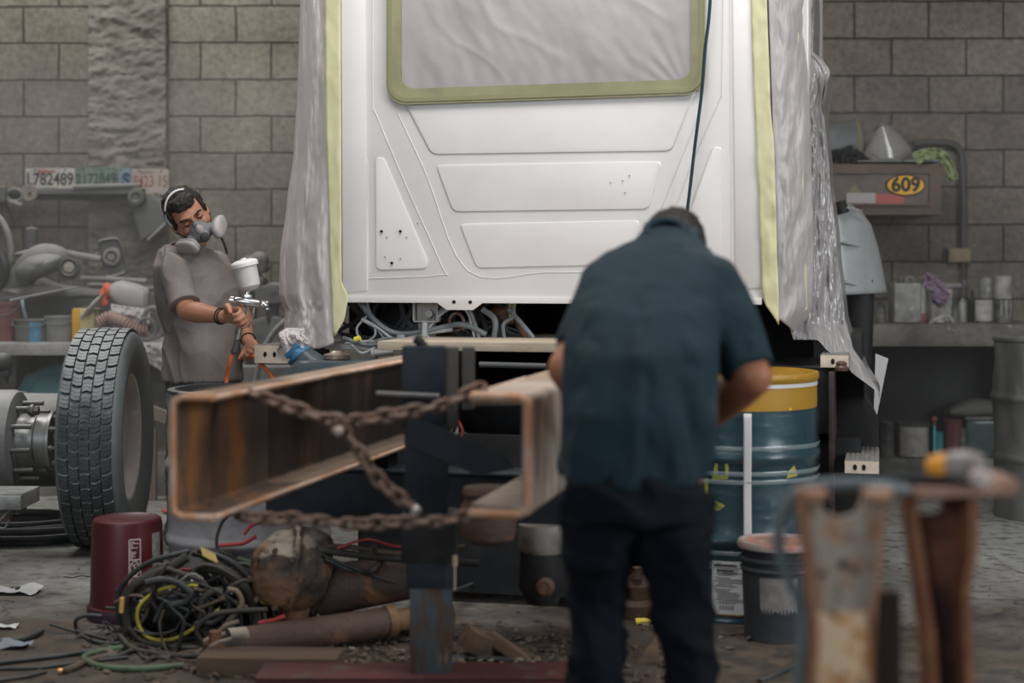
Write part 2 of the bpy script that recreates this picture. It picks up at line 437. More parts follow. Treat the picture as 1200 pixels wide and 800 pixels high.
for i, pl in enumerate(sw):
    plate(rounded(pl, 7), 0.0055, '').build('pressed_panel', white, truck, bevel=0.0022, smooth=30)
# raised webs that frame the swages
for pl, nm in (([(400, -60), (428, -60), (431, 342), (402, 345)], 'l'), ([(858, -60), (884, -60), (893, 339), (862, 340)], 'r')):
    plate(pl, 0.006, '').build('corner_post', white, truck, bevel=0.004, smooth=30)
def strip(pts, w_, h, yl=0.0):
    q = MB(TT); P = [V((PL(*p)[0], yl, PL(*p)[1])) for p in pts]
    P = bez(P, 5)
    q.tube(P, w_, 8, ell=h/w_)
    return q
for pts in ([(437, -40), (437, 118), (441, 134), (478, 222), (518, 312), (517, 322), (436, 326), (431, 322), (431, 190)],
            [(848, -40), (846, 100), (843, 118), (806, 205), (772, 300)],
            [(466, 132), (500, 205), (548, 317), (640, 319), (740, 316), (752, 300), (822, 128)]):
    strip(pts, 0.003, 0.0014).build('weld_seam', white, truck)
for p0, p1 in (((430, 186), (432, 320)), ((855, -40), (858, 330))):
    strip([p0, p1], 0.0025, 0.0015).build('weld_seam', white, truck)
# bottom lip with the latch tab
lip = MB(TT)
x0, z0 = PL(405, 345); x1, z1 = PL(893, 340)
tabs = [PL(513, 353), PL(524, 360), PL(555, 360), PL(566, 352)]
zz = 1.155
lip.prism([(x0, zz+.004), (x0, zz-.022), (tabs[0][0], zz-.022), (tabs[1][0], zz-.05), (tabs[2][0], zz-.05), (tabs[3][0], zz-.022), (x1, zz-.022), (x1, zz+.004)], (0, -0.012, 0), (1, 0, 0), (0, 0, 1), (0, 1, 0), 0.012)
lip.build('bottom_lip', white, truck, bevel=0.0015)
holes = MB(TT)
for p in ((533, 349), (552, 349)):
    x, z = PL(*p); holes.cyl((x, -0.0135, zz-.018), (x, -0.011, zz-.018), 0.0075, n=14)
for p in ((448, 271), (470, 271), (460, 308)):
    x, z = PL(*p); holes.cyl((x, -0.0135, z), (x, -0.008, z), 0.0055, n=14)
for p in ((454, 278), (477, 278), (452, 301), (470, 303), (490, 262), (730, 212), (716, 214), (738, 206), (733, 226)):
    x, z = PL(*p); holes.cyl((x, -0.0115, z), (x, -0.008, z), 0.0022, n=8)
holes.build('bolt_hole', mat('black_hole', (0.01, 0.01, 0.01), 0.9), truck)['kind'] = 'stuff'
# rails
rail_m = rust_mat('rusty_rail_steel', (0.10, 0.085, 0.08), rusta=(0.13, 0.07, 0.045), rustb=(0.36, 0.15, 0.06), sc=3.5, stretch=(1, 1, 0.35), sc3=5, lo3=0.52, hi3=0.66)
rail_g = rust_mat('weathered_rail_edge', (0.26, 0.215, 0.18), rusta=(0.13, 0.085, 0.065), rustb=(0.40, 0.33, 0.28), sc=8, sc3=6, lo3=0.56, hi3=0.66, stretch=(1.5, 1.5, .4), dust=(0.48, 0.38, 0.31), dl=0.8)
def rail(x, sgn, y0, y1, z0, z1, m, th=0.016, fl=0.115):
    q = MB(TT)
    ri = 0.025
    def arc(cx, cy, r, a0, a1, k=4): return [(cx+r*math.cos(a0+(a1-a0)*i/k), cy+r*math.sin(a0+(a1-a0)*i/k)) for i in range(k+1)]
    outer = [(fl, z1)] + arc(ri, z1-ri, ri, PI/2, PI) + arc(ri, z0+ri, ri, PI, 1.5*PI) + [(fl, z0)]
    r2 = ri-th+0.006
    inner = [(fl, z0+th)] + arc(ri, z0+ri, r2, 1.5*PI, PI)[0:] + arc(ri, z1-ri, r2, PI, PI/2) + [(fl, z1-th)]
    inner = [(a, c) for a, c in inner]
    n = len(outer)
    loop_o = outer; loop_i = inner[::-1]
    vs = []; fs = []
    N = 14
    for k in range(N+1):
        y = y0+(y1-y0)*k/N
        for a, c in loop_o: vs.append((x+sgn*a, y+(0.006*mnoise.noise(V((a*60, c*60, x))) if k == 0 else 0), c))
        for a, c in loop_i: vs.append((x+sgn*a, y, c))
    m2 = len(loop_i); st = n+m2
    ring = list(range(n))+[n+j for j in range(m2)][::-1]
    for k in range(N):
        R = [k*st+i for i in ring]; Q = [(k+1)*st+i for i in ring]
        for i in range(len(R)): fs.append((R[i], R[(i+1) % len(R)], Q[(i+1) % len(R)], Q[i]))
    for base in (0, N*st):
        for i in range(n-1):
            fs.append((base+i, base+i+1, base+n+i+1, base+n+i))
    q.add(vs, fs)
    return q
rail_d = rust_mat('dark_shaded_rail_steel', (0.035, 0.03, 0.028), rusta=(0.075, 0.045, 0.033), rustb=(0.13, 0.07, 0.045), sc=4, stretch=(1, 1, 0.35), sc3=5, lo3=0.55, dust=(0.36, 0.26, 0.19), dl=0.75)  # dark rusty steel; the right rail's shadow is put into this colour too
rail_o = rust_mat('orange_rust_rail', (0.20, 0.115, 0.07), rusta=(0.11, 0.085, 0.07), rustb=(0.42, 0.18, 0.06), sc=7, stretch=(1, 1, 0.3), sc3=8, lo3=0.5, hi3=0.62)
rimm = rust_mat('lit_rust_rim', (0.66, 0.46, 0.36), rusta=(0.55, 0.28, 0.15), rustb=(0.50, 0.42, 0.36), sc=9)
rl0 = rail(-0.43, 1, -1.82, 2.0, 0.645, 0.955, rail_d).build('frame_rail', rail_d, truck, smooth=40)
rail(-0.43, 1, -2.42, -1.82, 0.645, 0.955, rail_o).build('rusted_end', rail_o, rl0, smooth=40)
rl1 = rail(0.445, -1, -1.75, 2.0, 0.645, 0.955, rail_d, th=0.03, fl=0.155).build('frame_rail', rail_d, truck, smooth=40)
rail(0.445, -1, -2.2, -1.75, 0.645, 0.955, rail_g, th=0.03, fl=0.155).build('weathered_end', rail_g, rl1, smooth=40)
def rim(x, sg, y, fl, r, y2, par):  # pale rust tubes that paint the light along the rail edges
    q = MB(TT); z0, z1 = .645+r*.6, .955-r*.6
    P = [(x+sg*fl, y, z1), (x+sg*.03, y, z1), (x+sg*.008, y, z1-.012), (x+sg*r*.6, y, z1-.03), (x+sg*r*.6, y, z0+.03), (x+sg*.008, y, z0+.012), (x+sg*.03, y, z0), (x+sg*fl, y, z0)]
    q.tube(P, r, 8); q.tube([(x+sg*fl, y, z1), (x+sg*fl, y2, z1)], r*.75, 8); q.tube([(x+sg*fl, y, z0), (x+sg*fl, y2, z0)], r*.9, 8)
    q.build('lit_flange_edge', rimm, par, smooth=60)
rim(-.43, 1, -2.42, .115, .009, -.5, rl0); rim(.445, -1, -2.2, .155, .012, -1.6, rl1)
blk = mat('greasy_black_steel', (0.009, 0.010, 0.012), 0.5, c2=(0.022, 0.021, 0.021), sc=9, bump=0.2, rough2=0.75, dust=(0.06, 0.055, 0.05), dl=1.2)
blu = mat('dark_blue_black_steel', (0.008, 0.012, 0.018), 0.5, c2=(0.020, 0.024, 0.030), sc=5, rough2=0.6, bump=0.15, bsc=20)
# cross members, transmission and an added dark backing plate under the cab
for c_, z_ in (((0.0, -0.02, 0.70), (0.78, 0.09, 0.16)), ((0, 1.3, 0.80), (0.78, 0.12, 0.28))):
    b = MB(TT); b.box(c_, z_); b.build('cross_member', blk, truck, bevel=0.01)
b = MB(TT); b.prism([(-0.62, 0.2), (1.0, 0.2), (1.0, 1.15), (-1.0, 1.15), (-1.0, 0.93), (-0.62, 0.93)], (0, 1.1, 0), (1, 0, 0), (0, 0, 1), (0, 1, 0), 0.06); b.build('under_cab_shade_plate', mat('under_cab_black', (0.012, 0.012, 0.013), 0.7, c2=(0.03, 0.03, 0.03), sc=6), truck)  # added dark plate standing in for the shade under the cab
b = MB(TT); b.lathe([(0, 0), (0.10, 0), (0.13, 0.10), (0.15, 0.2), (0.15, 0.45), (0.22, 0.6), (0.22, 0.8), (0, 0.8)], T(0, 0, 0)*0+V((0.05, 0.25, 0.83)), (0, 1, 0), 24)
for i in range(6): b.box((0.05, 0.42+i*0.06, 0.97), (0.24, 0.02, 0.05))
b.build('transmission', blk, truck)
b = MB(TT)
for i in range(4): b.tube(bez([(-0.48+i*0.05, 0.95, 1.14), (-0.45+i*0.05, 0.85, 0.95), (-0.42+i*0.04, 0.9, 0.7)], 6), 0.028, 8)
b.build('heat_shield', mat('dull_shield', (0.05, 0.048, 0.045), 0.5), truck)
b = MB(TT); b.box((-.80, .68, 1.05), (.38, .42, .19)); b.lathe([(0, 0), (.09, 0), (.09, .16), (0, .16)], (-.72, .40, .97), (0, 0, 1), 24); b.build('inner_dark_fill', MC['under_cab_black'], truck, bevel=.01)  # box added to darken the gap under the cab; the cylinder is a part
# bracket under the cab
grm = mat('grey_bracket_paint', (0.34, 0.33, 0.32), 0.5, c2=(0.25, 0.12, 0.06), sc=14, lo=0.6, hi=0.66)
b = MB(TT); x, z = PL(495, 366); b.box((x, 0.1, z), (0.085, 0.08, 0.075)); b.box((x-.05, .06, z+0.01), (0.006, .05, .09)); b.box((x+.05, .06, z+0.01), (0.006, .05, .09)); b.box((x, .06, z-.038), (.1, .05, .006)); b.box((x-.01, .1, z-.09), (.06, .06, .11))
b.cyl((x+.015, 0.055, z-.005), (x+.015, 0.035, z-.005), 0.016, n=16)
b.build('mount_bracket', grm, truck, bevel=0.003)
# hydraulic fittings right of the loom
b = MB(TT); x, z = PL(585, 370)
b.sphere((x-.05, 0.2, z), (0.05, 0.04, 0.035)); b.cyl((x+.0, .15, z+.03), (x+.02, .12, z-.03), 0.014); b.box((x-.01, .18, z+.0), (.05, .05, .04))
b.tube(bez([(x, .2, z), (x+.04, .15, z-.04), (x+.10, .12, z-.12)], 6), 0.012)
b.build('brake_valve', mat('dirty_valve', (0.07, 0.06, 0.055), 0.5, c2=(0.2, 0.09, 0.05), sc=20), truck)
b = MB(TT); b.tube([(x+.03, .1, z+.05), (x+.03, .1, z+.01), (x+.02, .1, z-.02)], [.016, .012, .006]); b.build('fitting_tag', mat('straw_tag', (0.55, 0.42, 0.22), 0.6), truck)
b = MB(TT); x, z = PL(537, 378)
b.tube(ring_path((x-.035, 0.1, z), 0.03, 0.035, 20, V((1, 0, 0)), V((0, 0, 1))), 0.009, 8, caps=False)
b.box((x+.02, .1, z-.01), (.07, .03, .02), rot=Matrix.Rotation(-0.5, 3, 'Y'))
b.build('hose_clamp', mat('dull_clamp', (0.22, 0.21, 0.2), 0.4, metal=0.6, c2=(0.18, 0.08, 0.05), sc=20), truck, bevel=0.002)
# grey hoses of the loom
hose = mat('dusty_grey_hose', (0.19, 0.205, 0.215), 0.5, c2=(0.11, 0.12, 0.125), sc=14)
hose_l = mat('pale_hose', (0.40, 0.41, 0.415), 0.45, c2=(0.24, 0.25, 0.26), sc=14)
def tl(pts, yl):
    out = []
    for i, p in enumerate(pts):
        y = yl if not isinstance(yl, (list, tuple)) else yl[i]
        x, z = PL(p[0], p[1], y); out.append(V((x, y, z)))
    return out
looms = [([(420, 352), (442, 378), (466, 391), (500, 388), (540, 380), (570, 392)], 0.012, hose),
         ([(424, 374), (445, 385), (465, 398), (500, 390), (530, 386)], 0.009, hose_l),
         ([(430, 355), (440, 390), (425, 400), (418, 385), (430, 370)], 0.005, hose_l),
         ([(440, 400), (460, 396), (480, 400), (503, 380), (520, 362), (545, 358), (558, 385), (562, 400)], 0.009, hose),
         ([(498, 392), (512, 372), (532, 360), (548, 366), (556, 395)], 0.006, hose_l),
         ([(430, 352), (436, 372), (452, 398), (470, 398)], 0.005, hose),
         ([(500, 392), (506, 400), (515, 404)], 0.006, hose_l),
         ([(412, 404), (425, 414), (440, 405), (436, 400), (405, 402)], 0.007, hose_l),
         ([(600, 356), (602, 370), (590, 380), (592, 402)], 0.008, hose),
         ([(565, 362), (580, 375), (578, 402)], 0.012, hose),
         ([(596, 362), (612, 380), (625, 396)], 0.010, hose),
         ([(402, 396), (430, 404), (455, 402), (480, 406)], 0.010, hose)]
hose_d = mat('dark_hose', (0.05, 0.055, 0.06), 0.45, c2=(0.09, 0.09, 0.09), sc=14)
random.seed(9)
for i in range(24):
    x0_ = random.uniform(405, 600); looms.append(([(x0_, 352), (x0_+random.uniform(-15, 25), 372), (x0_+random.uniform(-20, 45), 390), (x0_+random.uniform(0, 60), 398)], random.choice([.006, .009, .013]), hose_d))
for pts, r, m in looms:
    b = MB(TT); b.tube(bez(tl(pts, 0.05 if m is not hose_d else 0.22), 8), r, 8); b.build('air_hose', m, truck)
for q_, z_ in (((498, 386), (0.02, 0.02, 0.06)), ((470, 397), (0.03, 0.025, 0.035))):
    b = MB(TT); b.box(tuple(tl([q_], 0.035)[0]), z_); b.build('hose_tie', hose_l, truck, bevel=0.004)
b = MB(TT); p = tl([(416, 398), (422, 396)], 0.02); b.cyl(p[0], p[1], 0.012); b.build('yellow_plug', mat('yellow_plug', (0.75, 0.6, 0.08), 0.4), truck)
# left side: deck plate, step, tank neck
deckm = mat('oversprayed_aluminium', (0.56, 0.54, 0.53), 0.45, c2=(0.42, 0.40, 0.39), sc=8, bump=0.2)
b = MB(TT); b.box((-0.70, 0.5, 0.952), (0.52, 0.8, 0.016)); b.box((-0.70, 0.10, 0.945), (0.52, 0.012, 0.022)); b.build('deck_plate', deckm, truck, bevel=0.003)
stepf = mat('bare_step_end', (0.66, 0.56, 0.46), 0.5, c2=(0.58, 0.48, 0.38), sc=30)
steps = mat('ribbed_step_tread', (0.30, 0.285, 0.27), 0.5, c2=(0.17, 0.16, 0.15), sc=30, stretch=(12, 1, 1))
def step(xc, y0, y1, zt, w_, h, parent, slots=2, rot=0):
    R = Matrix.Rotation(rot, 4, 'Z')
    q = MB(TT @ Matrix.Translation((xc, y0, 0)) @ R); q.box((0, (y1-y0)/2, zt-h/2), (w_, y1-y0, h))
    n = 7
    for i in range(n): q.box((-w_/2+w_*(i+.5)/n, (y1-y0)/2, zt+.001), (w_/n*0.6, y1-y0, 0.002))
    s_ = q.build('side_step', steps, parent, smooth=0)
    q = MB(TT @ Matrix.Translation((xc, y0, 0)) @ R); q.box((0, -0.003, zt-h/2), (w_, 0.005, h-.002)); q.build('step_end', stepf, s_, smooth=0)
    q = MB(TT @ Matrix.Translation((xc, y0, 0)) @ R)
    for i in range(slots):
        cx = (-0.2+0.26*i)*w_ if slots == 2 else -0.06*w_
        o_ = [(cx+0.0075*math.cos(t*PI/8), zt-h/2+0.011*math.sin(t*PI/8)+0.002*0) for t in range(16)]
        q.prism([(a, c) for a, c in o_], (0, -0.0065, 0), (1, 0, 0), (0, 0, 1), (0, -1, 0), 0.001)
    q.build('step_slot', MC['black_hole'], s_, smooth=0)
    return s_
mat('black_hole', (0.01, 0.01, 0.01), 0.9)
step(-1.17, 0.04, 0.5, PL(330, 408, 0.04)[1]+.012, 0.16, 0.075, truck, rot=0.0)
# dark tank with blue cap beside the left rail
tank = mat('dark_moulded_tank', (0.035, 0.055, 0.065), 0.35, c2=(0.06, 0.075, 0.08), sc=8, dust=(0.14, 0.15, 0.15), dl=1.35)
b = MB(TT); yl = -0.12; tx = PL(398, 420, yl)[0]
p0, p1 = tl([(372, 430), (352, 417)], yl)
b.loft([(p0+V((0.02, 0, -.04)), (0.06, 0, 0.05), (0, .06, 0)), (p1, (0.038, 0, 0.036), (0, .05, 0))], 24)
tk = b.build('filler_neck', tank, truck)
b = MB(TT); b.loft([(V((tx, yl, 0.5)), (0.22, 0, 0), (0, .16, 0)), (V((tx, yl, 0.84)), (0.225, 0, 0), (0, .16, 0)), (V((tx+.02, yl, 0.905)), (0.18, 0, 0), (0, .13, 0))], 28, p=4)
b.build('fluid_tank', tank, truck, bevel=0.01)
b = MB(TT); d_ = (p1-p0).normalized(); a_ = V((0.6, 0, 0.55)).normalized()
b.loft([(p1-d_*0.005, a_*0.055, (0, .055, 0)), (p1+d_*0.010, a_*0.055, (0, .055, 0)), (p1+d_*0.014, a_*0.036, (0, .036, 0)), (p1+d_*0.028, a_*0.032, (0, .032, 0))], 20)
b.box(tuple(p1+d_*0.04), (0.075, 0.018, 0.02), rot=Matrix.Rotation(-0.75, 3, 'Y'))
b.build('tank_cap', mat('blue_cap', (0.035, 0.13, 0.24), 0.4), tk, bevel=0.003)
b = MB(TT); p = tl([(395, 421)], -0.12)[0]; b.lathe([(0, -.05), (.045, -.05), (.045, 0), (.055, 0.003), (.055, .02), (.03, .026), (.02, .035), (0, .035)], p, n=24); b.build('filler_cap', mat('brown_cap', (0.16, 0.12, 0.10), 0.4, metal=0.5, c2=(0.3, 0.24, 0.2), sc=14), truck)
b = MB(TT); p = tl([(437, 414), (462, 411)], -0.0); b.cyl(p[0], p[1], 0.016); b.cyl(p[0], p[0]+V((0.012, 0, 0.001)), 0.026); b.build('pipe_union', mat('dusty_union', (0.4, 0.38, 0.36), 0.4, metal=0.4), truck)
# right side: battery box, steps, splash panel
rs = mat('black_blue_sheet', (0.02, 0.027, 0.036), 0.4, c2=(0.05, 0.05, 0.055), sc=4, c3=(0.08, 0.04, 0.03), sc3=8, lo3=0.62, hi3=0.72, rough2=0.55)
b = MB(TT)
zb = PL(940, 508, .17)[1]; zt = PL(940, 432, .17)[1]
xl, xr = PL(868, 470, .17)[0], PL(972, 470, .17)[0]
b.box(((xl+xr)/2, 0.47, (zb+zt)/2), (xr-xl, 0.6, zt-zb)); b.box(((xl+xr)/2, 0.47, zt+.006), (xr-xl+.02, .62, .01)); b.build('battery_box', rs, truck, bevel=0.006)
b = MB(TT); b.box((xr+.012, 0.2, (zt+0.25)/2), (0.02, 0.4, zt-0.25)); b.build('step_hanger', rust_mat('rust_streaked_hanger', (0.03, 0.03, 0.035), rusta=(0.05, 0.03, 0.025), rustb=(0.12, 0.06, 0.04)), truck, bevel=0.004)
x1_, z1_ = PL(1027, 548, .5)
b = MB(TT); b.prism([(0.0, 0.30), (0.75, 0.30), (0.75, 0.60), (0.5, 0.72), (0.45, 1.0), (0.0, 1.0)], (xr+.02, 0.42, 0), (0.22, 0, 0), (0, 0, 1), (0, 1, 0), 0.9, top=1); b.build('splash_panel', blk, truck, bevel=0.008)
b = MB(TT); b.prism([(0, .28), (0.16, .28), (0.16, .50), (0, .62)], (xr+.02, 0.4, 0), (1, 0, 0), (0, 0, 1), (0, 1, 0), 0.01); b.build('step_gusset', blk, truck, bevel=0.003)
b = MB(TT); b.prism([(0, .0), (.16, 0), (.16, .28), (0, .28)], (xr-0.25, 0.35, 0.1), (1, 0, 0), (0, 0, 1), (0, 1, 0), 0.01); b.box((xr-.2, 0.2, 0.55), (0.02, 0.02, 0.5)); b.build('hanger_strap', blk, truck)
step((PL(992, 546, -.05)[0]+PL(1028, 546, -.05)[0])/2, -0.05, 0.42, PL(1010, 540, -.05)[1], 0.125, 0.047, truck)
step(PL(978, 424, .05)[0], 0.05, 0.6, PL(978, 416, .05)[1], 0.105, 0.048, truck, slots=1)
b = MB(TT); p = tl([(986, 428)], 0.0)[0]; b.lathe([(0, -.02), (.024, -.02), (.026, -.008), (.02, 0), (.022, .008), (.014, .016), (0, .018)], p, n=18); b.build('grease_cap', mat('brown_grease', (0.1, 0.06, 0.05), 0.4), truck)
# front fender and tyre seen past the plastic
fen = mat('silver_grey_fender', (0.42, 0.44, 0.44), 0.35, c2=(0.36, 0.375, 0.375), sc=5, metal=0.1)
def fx(px, py, d): return W(px, py, d)
b = MB(); D = 7.55
sil = [(984, 236), (996, 240), (1010, 250), (1020, 264), (1028, 290), (1034, 318), (1038, 342)]
def fend(u, v):
    t = v*(len(sil)-1); i = min(int(t), len(sil)-2); k = t-i
    ex = sil[i][0]*(1-k)+sil[i+1][0]*k; ey = sil[i][1]*(1-k)+sil[i+1][1]*k
    x = 975+(ex-975)*math.sin(u*PI/2); bulge = math.cos(u*PI/2)
    return fx(x, ey+(1-u)*4, D+0.35*(1-bulge)-0.0)
b.grid(fend, 14, 30); fo = b.build('fender', fen, truck, solid=0.012)
for yy in (242, 284, 330):
    b = MB(); b.loft([(fx(990, yy, D-.01), (0.012, 0, 0), (0, 0.02, 0.008)), (fx(1003, yy+3, D+.05), (0.01, 0, 0), (0, .015, .007)), (fx(1010, yy+5, D+.10), (0.003, 0, 0), (0, .008, .003))], 12); b.build('fender_ledge', fen, fo)
b = MB(); b.cyl(fx(984, 236, D), fx(988, 250, D), 0.03); b.build('fender_mount', blk, fo)
b = MB(); a0_, a1_ = W(992, 342, 7.7), W(1030, 430, 7.7); b.loft([(V((a0_.x+.07, 7.85, a0_.z+.06)), V((.085, 0, 0)), V((0, .2, 0))), (V((a0_.x+.065, 7.85, .9)), V((.08, 0, 0)), V((0, .2, 0))), (V((a0_.x+.02, 7.85, .3)), V((.08, 0, 0)), V((0, .2, 0)))], 24, p=3); b.build('wheel_well', blk, truck)
b = MB(); c_ = V((1.66, 8.15, 0.51))
b.lathe([(0.30, -0.14), (0.46, -0.15), (0.50, -0.12), (0.51, 0), (0.50, .12), (0.46, .15), (0.30, .14)], c_, tuple(tp), 48, closed=True)
b.lathe([(0.29, -0.12), (0.29, 0.12), (0, 0.06), (0, -0.1), (0.29, -.12)], c_, tuple(tp), 32)
b.build('front_wheel', mat('black_rubber_tyre', (0.015, 0.015, 0.016), 0.6, bump=0.3), truck)
# air tank, muffler and dangling gear under the chassis
b = MB(TT)
for c_, nm in (((0.13, -1.05, 0.40), 'a'),):
    pass
rustc = rust_mat('brown_rusted_casting', (0.07, 0.05, 0.04), rusta=(0.10, 0.055, 0.038), rustb=(0.24, 0.11, 0.055), sc=8, sc3=10, lo3=0.55)
# ================================================================ MASKING
film_m = mat('masking_film', (0.50, 0.465, 0.46), 0.5, c2=(0.44, 0.41, 0.41), sc=3, bump=0.15, bsc=7, transl=0.25)
tape_m = mat('yellow_green_masking_tape', (0.60, 0.57, 0.36), 0.6, c2=(0.54, 0.51, 0.31), sc=5, bump=0.12, bsc=30)
tape_w = mat('window_masking_tape', (0.29, 0.28, 0.155), 0.55, c2=(0.23, 0.22, 0.125), sc=6, bump=0.15, bsc=30)
def lerp(a, b_, t): return a+(b_-a)*t
def curve_px(tab):
    def f(y):
        if y <= tab[0][0]: return tab[0][1]
        for (y0, x0), (y1, x1) in zip(tab, tab[1:]):
            if y <= y1:
                t = (y-y0)/(y1-y0); t = t*t*(3-2*t)*0.5+t*0.5
                return x0+(x1-x0)*t
        return tab[-1][1]
    return f
mw = thing('window_masking', 'grey masking film taped over the rear window of the white cab', 'masking film', T(0, -.01, 1.9))
def wf(u, v):
    px = lerp(462, 820, u); py = lerp(-130, 117-9*u, v)
    x, z = PL(px, py)
    e = min(min(u, 1-u)*8, (1-v)*6, 1)
    q = mnoise.fractal(V((x*3.2+z*1.5, z*1.6, 3)), 0.6, 2.0, 4)*0.007
    q += 0.0025*max(0, 1-abs(mnoise.noise(V((x*5+z*4, z*2-x*2, 8))))*9)
    rad = math.atan2(px-812, 120-py); q += 0.0045*math.sin(rad*26)*math.exp(-((px-800)**2+(py-100)**2)/3000)
    q += 0.0025*math.sin(px*.28)*math.exp(-((py-100)/22)**2)
    return T(x, -0.014-e*(0.004+q), z)
b = MB(); b.grid(wf, 120, 90); b.build('film_sheet', film_m, mw, smooth=80)
def upath(xl, xr, yb, r, slope):
    out = [(xl, -140.0), (xl, 0.0)]
    n = 10
    for i in range(n+1):
        a = PI-PI/2*i/n; out.append((xl+r+r*math.cos(a), yb-r+r*math.sin(a)))
    for i in range(1, 8): out.append((lerp(xl+r, xr-r, i/8), yb))
    for i in range(n+1):
        a = PI/2-PI/2*i/n; out.append((xr-r+r*math.cos(a), yb-r+r*math.sin(a)))
    out += [(xr, 0.0), (xr, -140.0)]
    return [(x, y-(x-xl)*slope*(1 if y > 0 else y/400)) for x, y in out]
def band(o_, i_, yl, h):
    q = MB(TT); n = len(o_); vs = []
    for (a, c) in zip(o_, i_):
        for p in (a, c):
            x, z = PL(*p); vs += [(x, yl, z), (x, yl-h, z)]
    fs = []
    for k in range(n-1):
        a, c = k*4, k*4+4
        fs += [(a+1, a+3, c+3, c+1), (a, c, c+2, a+2), (a, a+1, c+1, c), (a+2, c+2, c+3, a+3)]
    return q.add(vs, fs)
band(upath(455, 827, 124, 24, .034), upath(472, 811, 105, 16, .034), -0.021, 0.003).build('window_tape', tape_w, mw, smooth=50)
band(upath(457, 825, 121, 22, .034), upath(461, 821, 116, 20, .034), -0.0235, 0.004).build('rubber_seal_ridge', mat('seal_under_tape', (0.24, 0.235, 0.13), 0.6), mw, smooth=50)

def ribbon(lf, rt, y0, y1, yl, name, m, parent, nu=6, nv=90, amp=0.004, seed=0, ylr=None):
    q = MB()
    def fn(u, v):
        y = lerp(y0, y1, v); px = lerp(lf(y), rt(y), u)
        l_ = yl if ylr is None else lerp(yl, ylr, u)
        x, z = PL(px, y, l_)
        d = amp*mnoise.fractal(V((x*20, z*7, seed)), 0.6, 2, 3)
        return T(x, l_-0.006-abs(d)*1.5, z)
    q.grid(fn, nu, nv); return q.build(name, m, parent, smooth=60, solid=0.0015)
# left side
mk = thing('masking_sheet', 'pale plastic sheet taped down the left corner of the cab, gathered at its foot', 'plastic sheet', T(-.95, 0, 1.0))
ribbon(curve_px([(-140, 381), (0, 381), (120, 382), (300, 387), (350, 389), (394, 391)]), curve_px([(-140, 400), (0, 400), (330, 401), (346, 409), (372, 405), (394, 394)]), -140, 394, -0.005, 'tape_strip', tape_m, mk, seed=2)
sheet_m = mat('pale_milky_plastic', (0.84, 0.785, 0.77), 0.35, c2=(0.78, 0.725, 0.715), sc=3, bump=0.25, bsc=12, transl=0.45, spec=0.6, stretch=(1, 1, 0.35))
lfe = curve_px([(-140, 357), (0, 352), (100, 349), (180, 344), (240, 336), (300, 328), (345, 327), (365, 334), (385, 333), (400, 330)])
def lsheet(u, v):
    y = lerp(-140, 402+8*math.sin(u*9)-8*u, v)
    # u 0 at the tape, 0.7 at the outline, beyond it the sheet runs forward along the cab's side
    s_ = min(u/0.72, 1)
    px = lerp(391, lfe(y), math.sin(s_*PI/2))
    dd = 0.0+0.30*(1-math.cos(s_*PI/2)) if u <= 0.72 else 0.30+(u-0.72)/0.28*1.2
    low = max(0, (y-300)/100)
    pin = math.exp(-((y-372)/14)**2)*10
    px += pin*(1-s_)*0.0
    x, z = PL(px, y, dd*0+0.0)
    fold = math.sin(s_*17+mnoise.noise(V((0, y*0.006, 4)))*5)*0.014*(0.5+0.7*v) + 0.020*mnoise.fractal(V((s_*4.5, y*0.009, 2)), 0.7, 2, 4)
    if y > 355: fold += 0.010*mnoise.fractal(V((s_*14, y*0.09, 7)), 0.7, 2, 4)
    yy = dd-0.004-max(-0.1, fold)*min(1, u*6)
    xw, zw = PL(px, y, yy)
    if u > 0.72: xw, zw = PL(px, y, 0.30-max(-.1, fold)); xw += 0.02*(u-.72)
    return T(xw, yy, zw)
b = MB(); b.grid(lsheet, 90, 200); b.build('sheet', sheet_m, mk, smooth=80, solid=0.001)
# crumpled gather at the foot
def crump(cx, cy, w_, h_, dd, seed):
    def fn(u, v):
        px = cx+(u-.5)*w_*(0.75+0.35*v)+3*math.sin(v*9+seed); py = cy+(v-.5)*h_+7*math.sin(u*13+seed)*v
        f = 0.022*mnoise.fractal(V((u*4, v*3, seed)), 0.8, 2.1, 5)+0.001*math.sin(u*22+v*5)
        x, z = PL(px, py, dd); return T(x, dd-f-.05*math.sin(v*PI), z)
    return fn
b = MB(); b.grid(crump(348, 399, 34, 30, 0.05, 3), 50, 50); b.build('gathered_foot', sheet_m, mk, smooth=80, solid=0.001)
b = MB(); b.prism([PL(*p) for p in [(353, 402), (361, 398), (366, 414), (358, 418)]], T(0, -.07, 0)*1, tp, UP, -tu, .004)
# right side
mr_ = thing('masking_sheet', 'crinkled clear plastic sheet hanging down the right corner of the cab', 'plastic sheet', T(.98, 0, 1.0))
ribbon(curve_px([(-140, 877), (0, 880), (340, 893), (352, 895), (380, 912)]), curve_px([(-140, 897), (0, 899), (120, 903), (180, 908), (300, 911), (345, 913), (380, 913)]), -140, 380, -0.005, 'tape_strip', tape_m, mr_, seed=5, amp=0.008)
film2 = mat('grey_masking_film', (0.54, 0.50, 0.495), 0.38, c2=(0.47, 0.44, 0.435), sc=4, bump=0.3, bsc=9, transl=0.2, stretch=(1, 1, 0.4))
rfe = curve_px([(-140, 940), (0, 944), (150, 950), (300, 954), (360, 952), (395, 930)])
def rfilm(u, v):
    y = lerp(-140, 392-18*(1-u), v); lf = lerp(897, 912, min(1, max(0, (y+100)/430)))
    f = 0.016*mnoise.fractal(V((u*2.6+y*.004, y*0.016, 12)), 0.8, 2, 4)+0.006*math.sin(u*9+mnoise.noise(V((0, y*.015, 3)))*7)
    dd = 0.18*u*u; px = lerp(lf, rfe(y), u)
    yy = dd-.004-f*min(1, u*5)
    x, z = PL(px, y, yy); return T(x, yy, z)
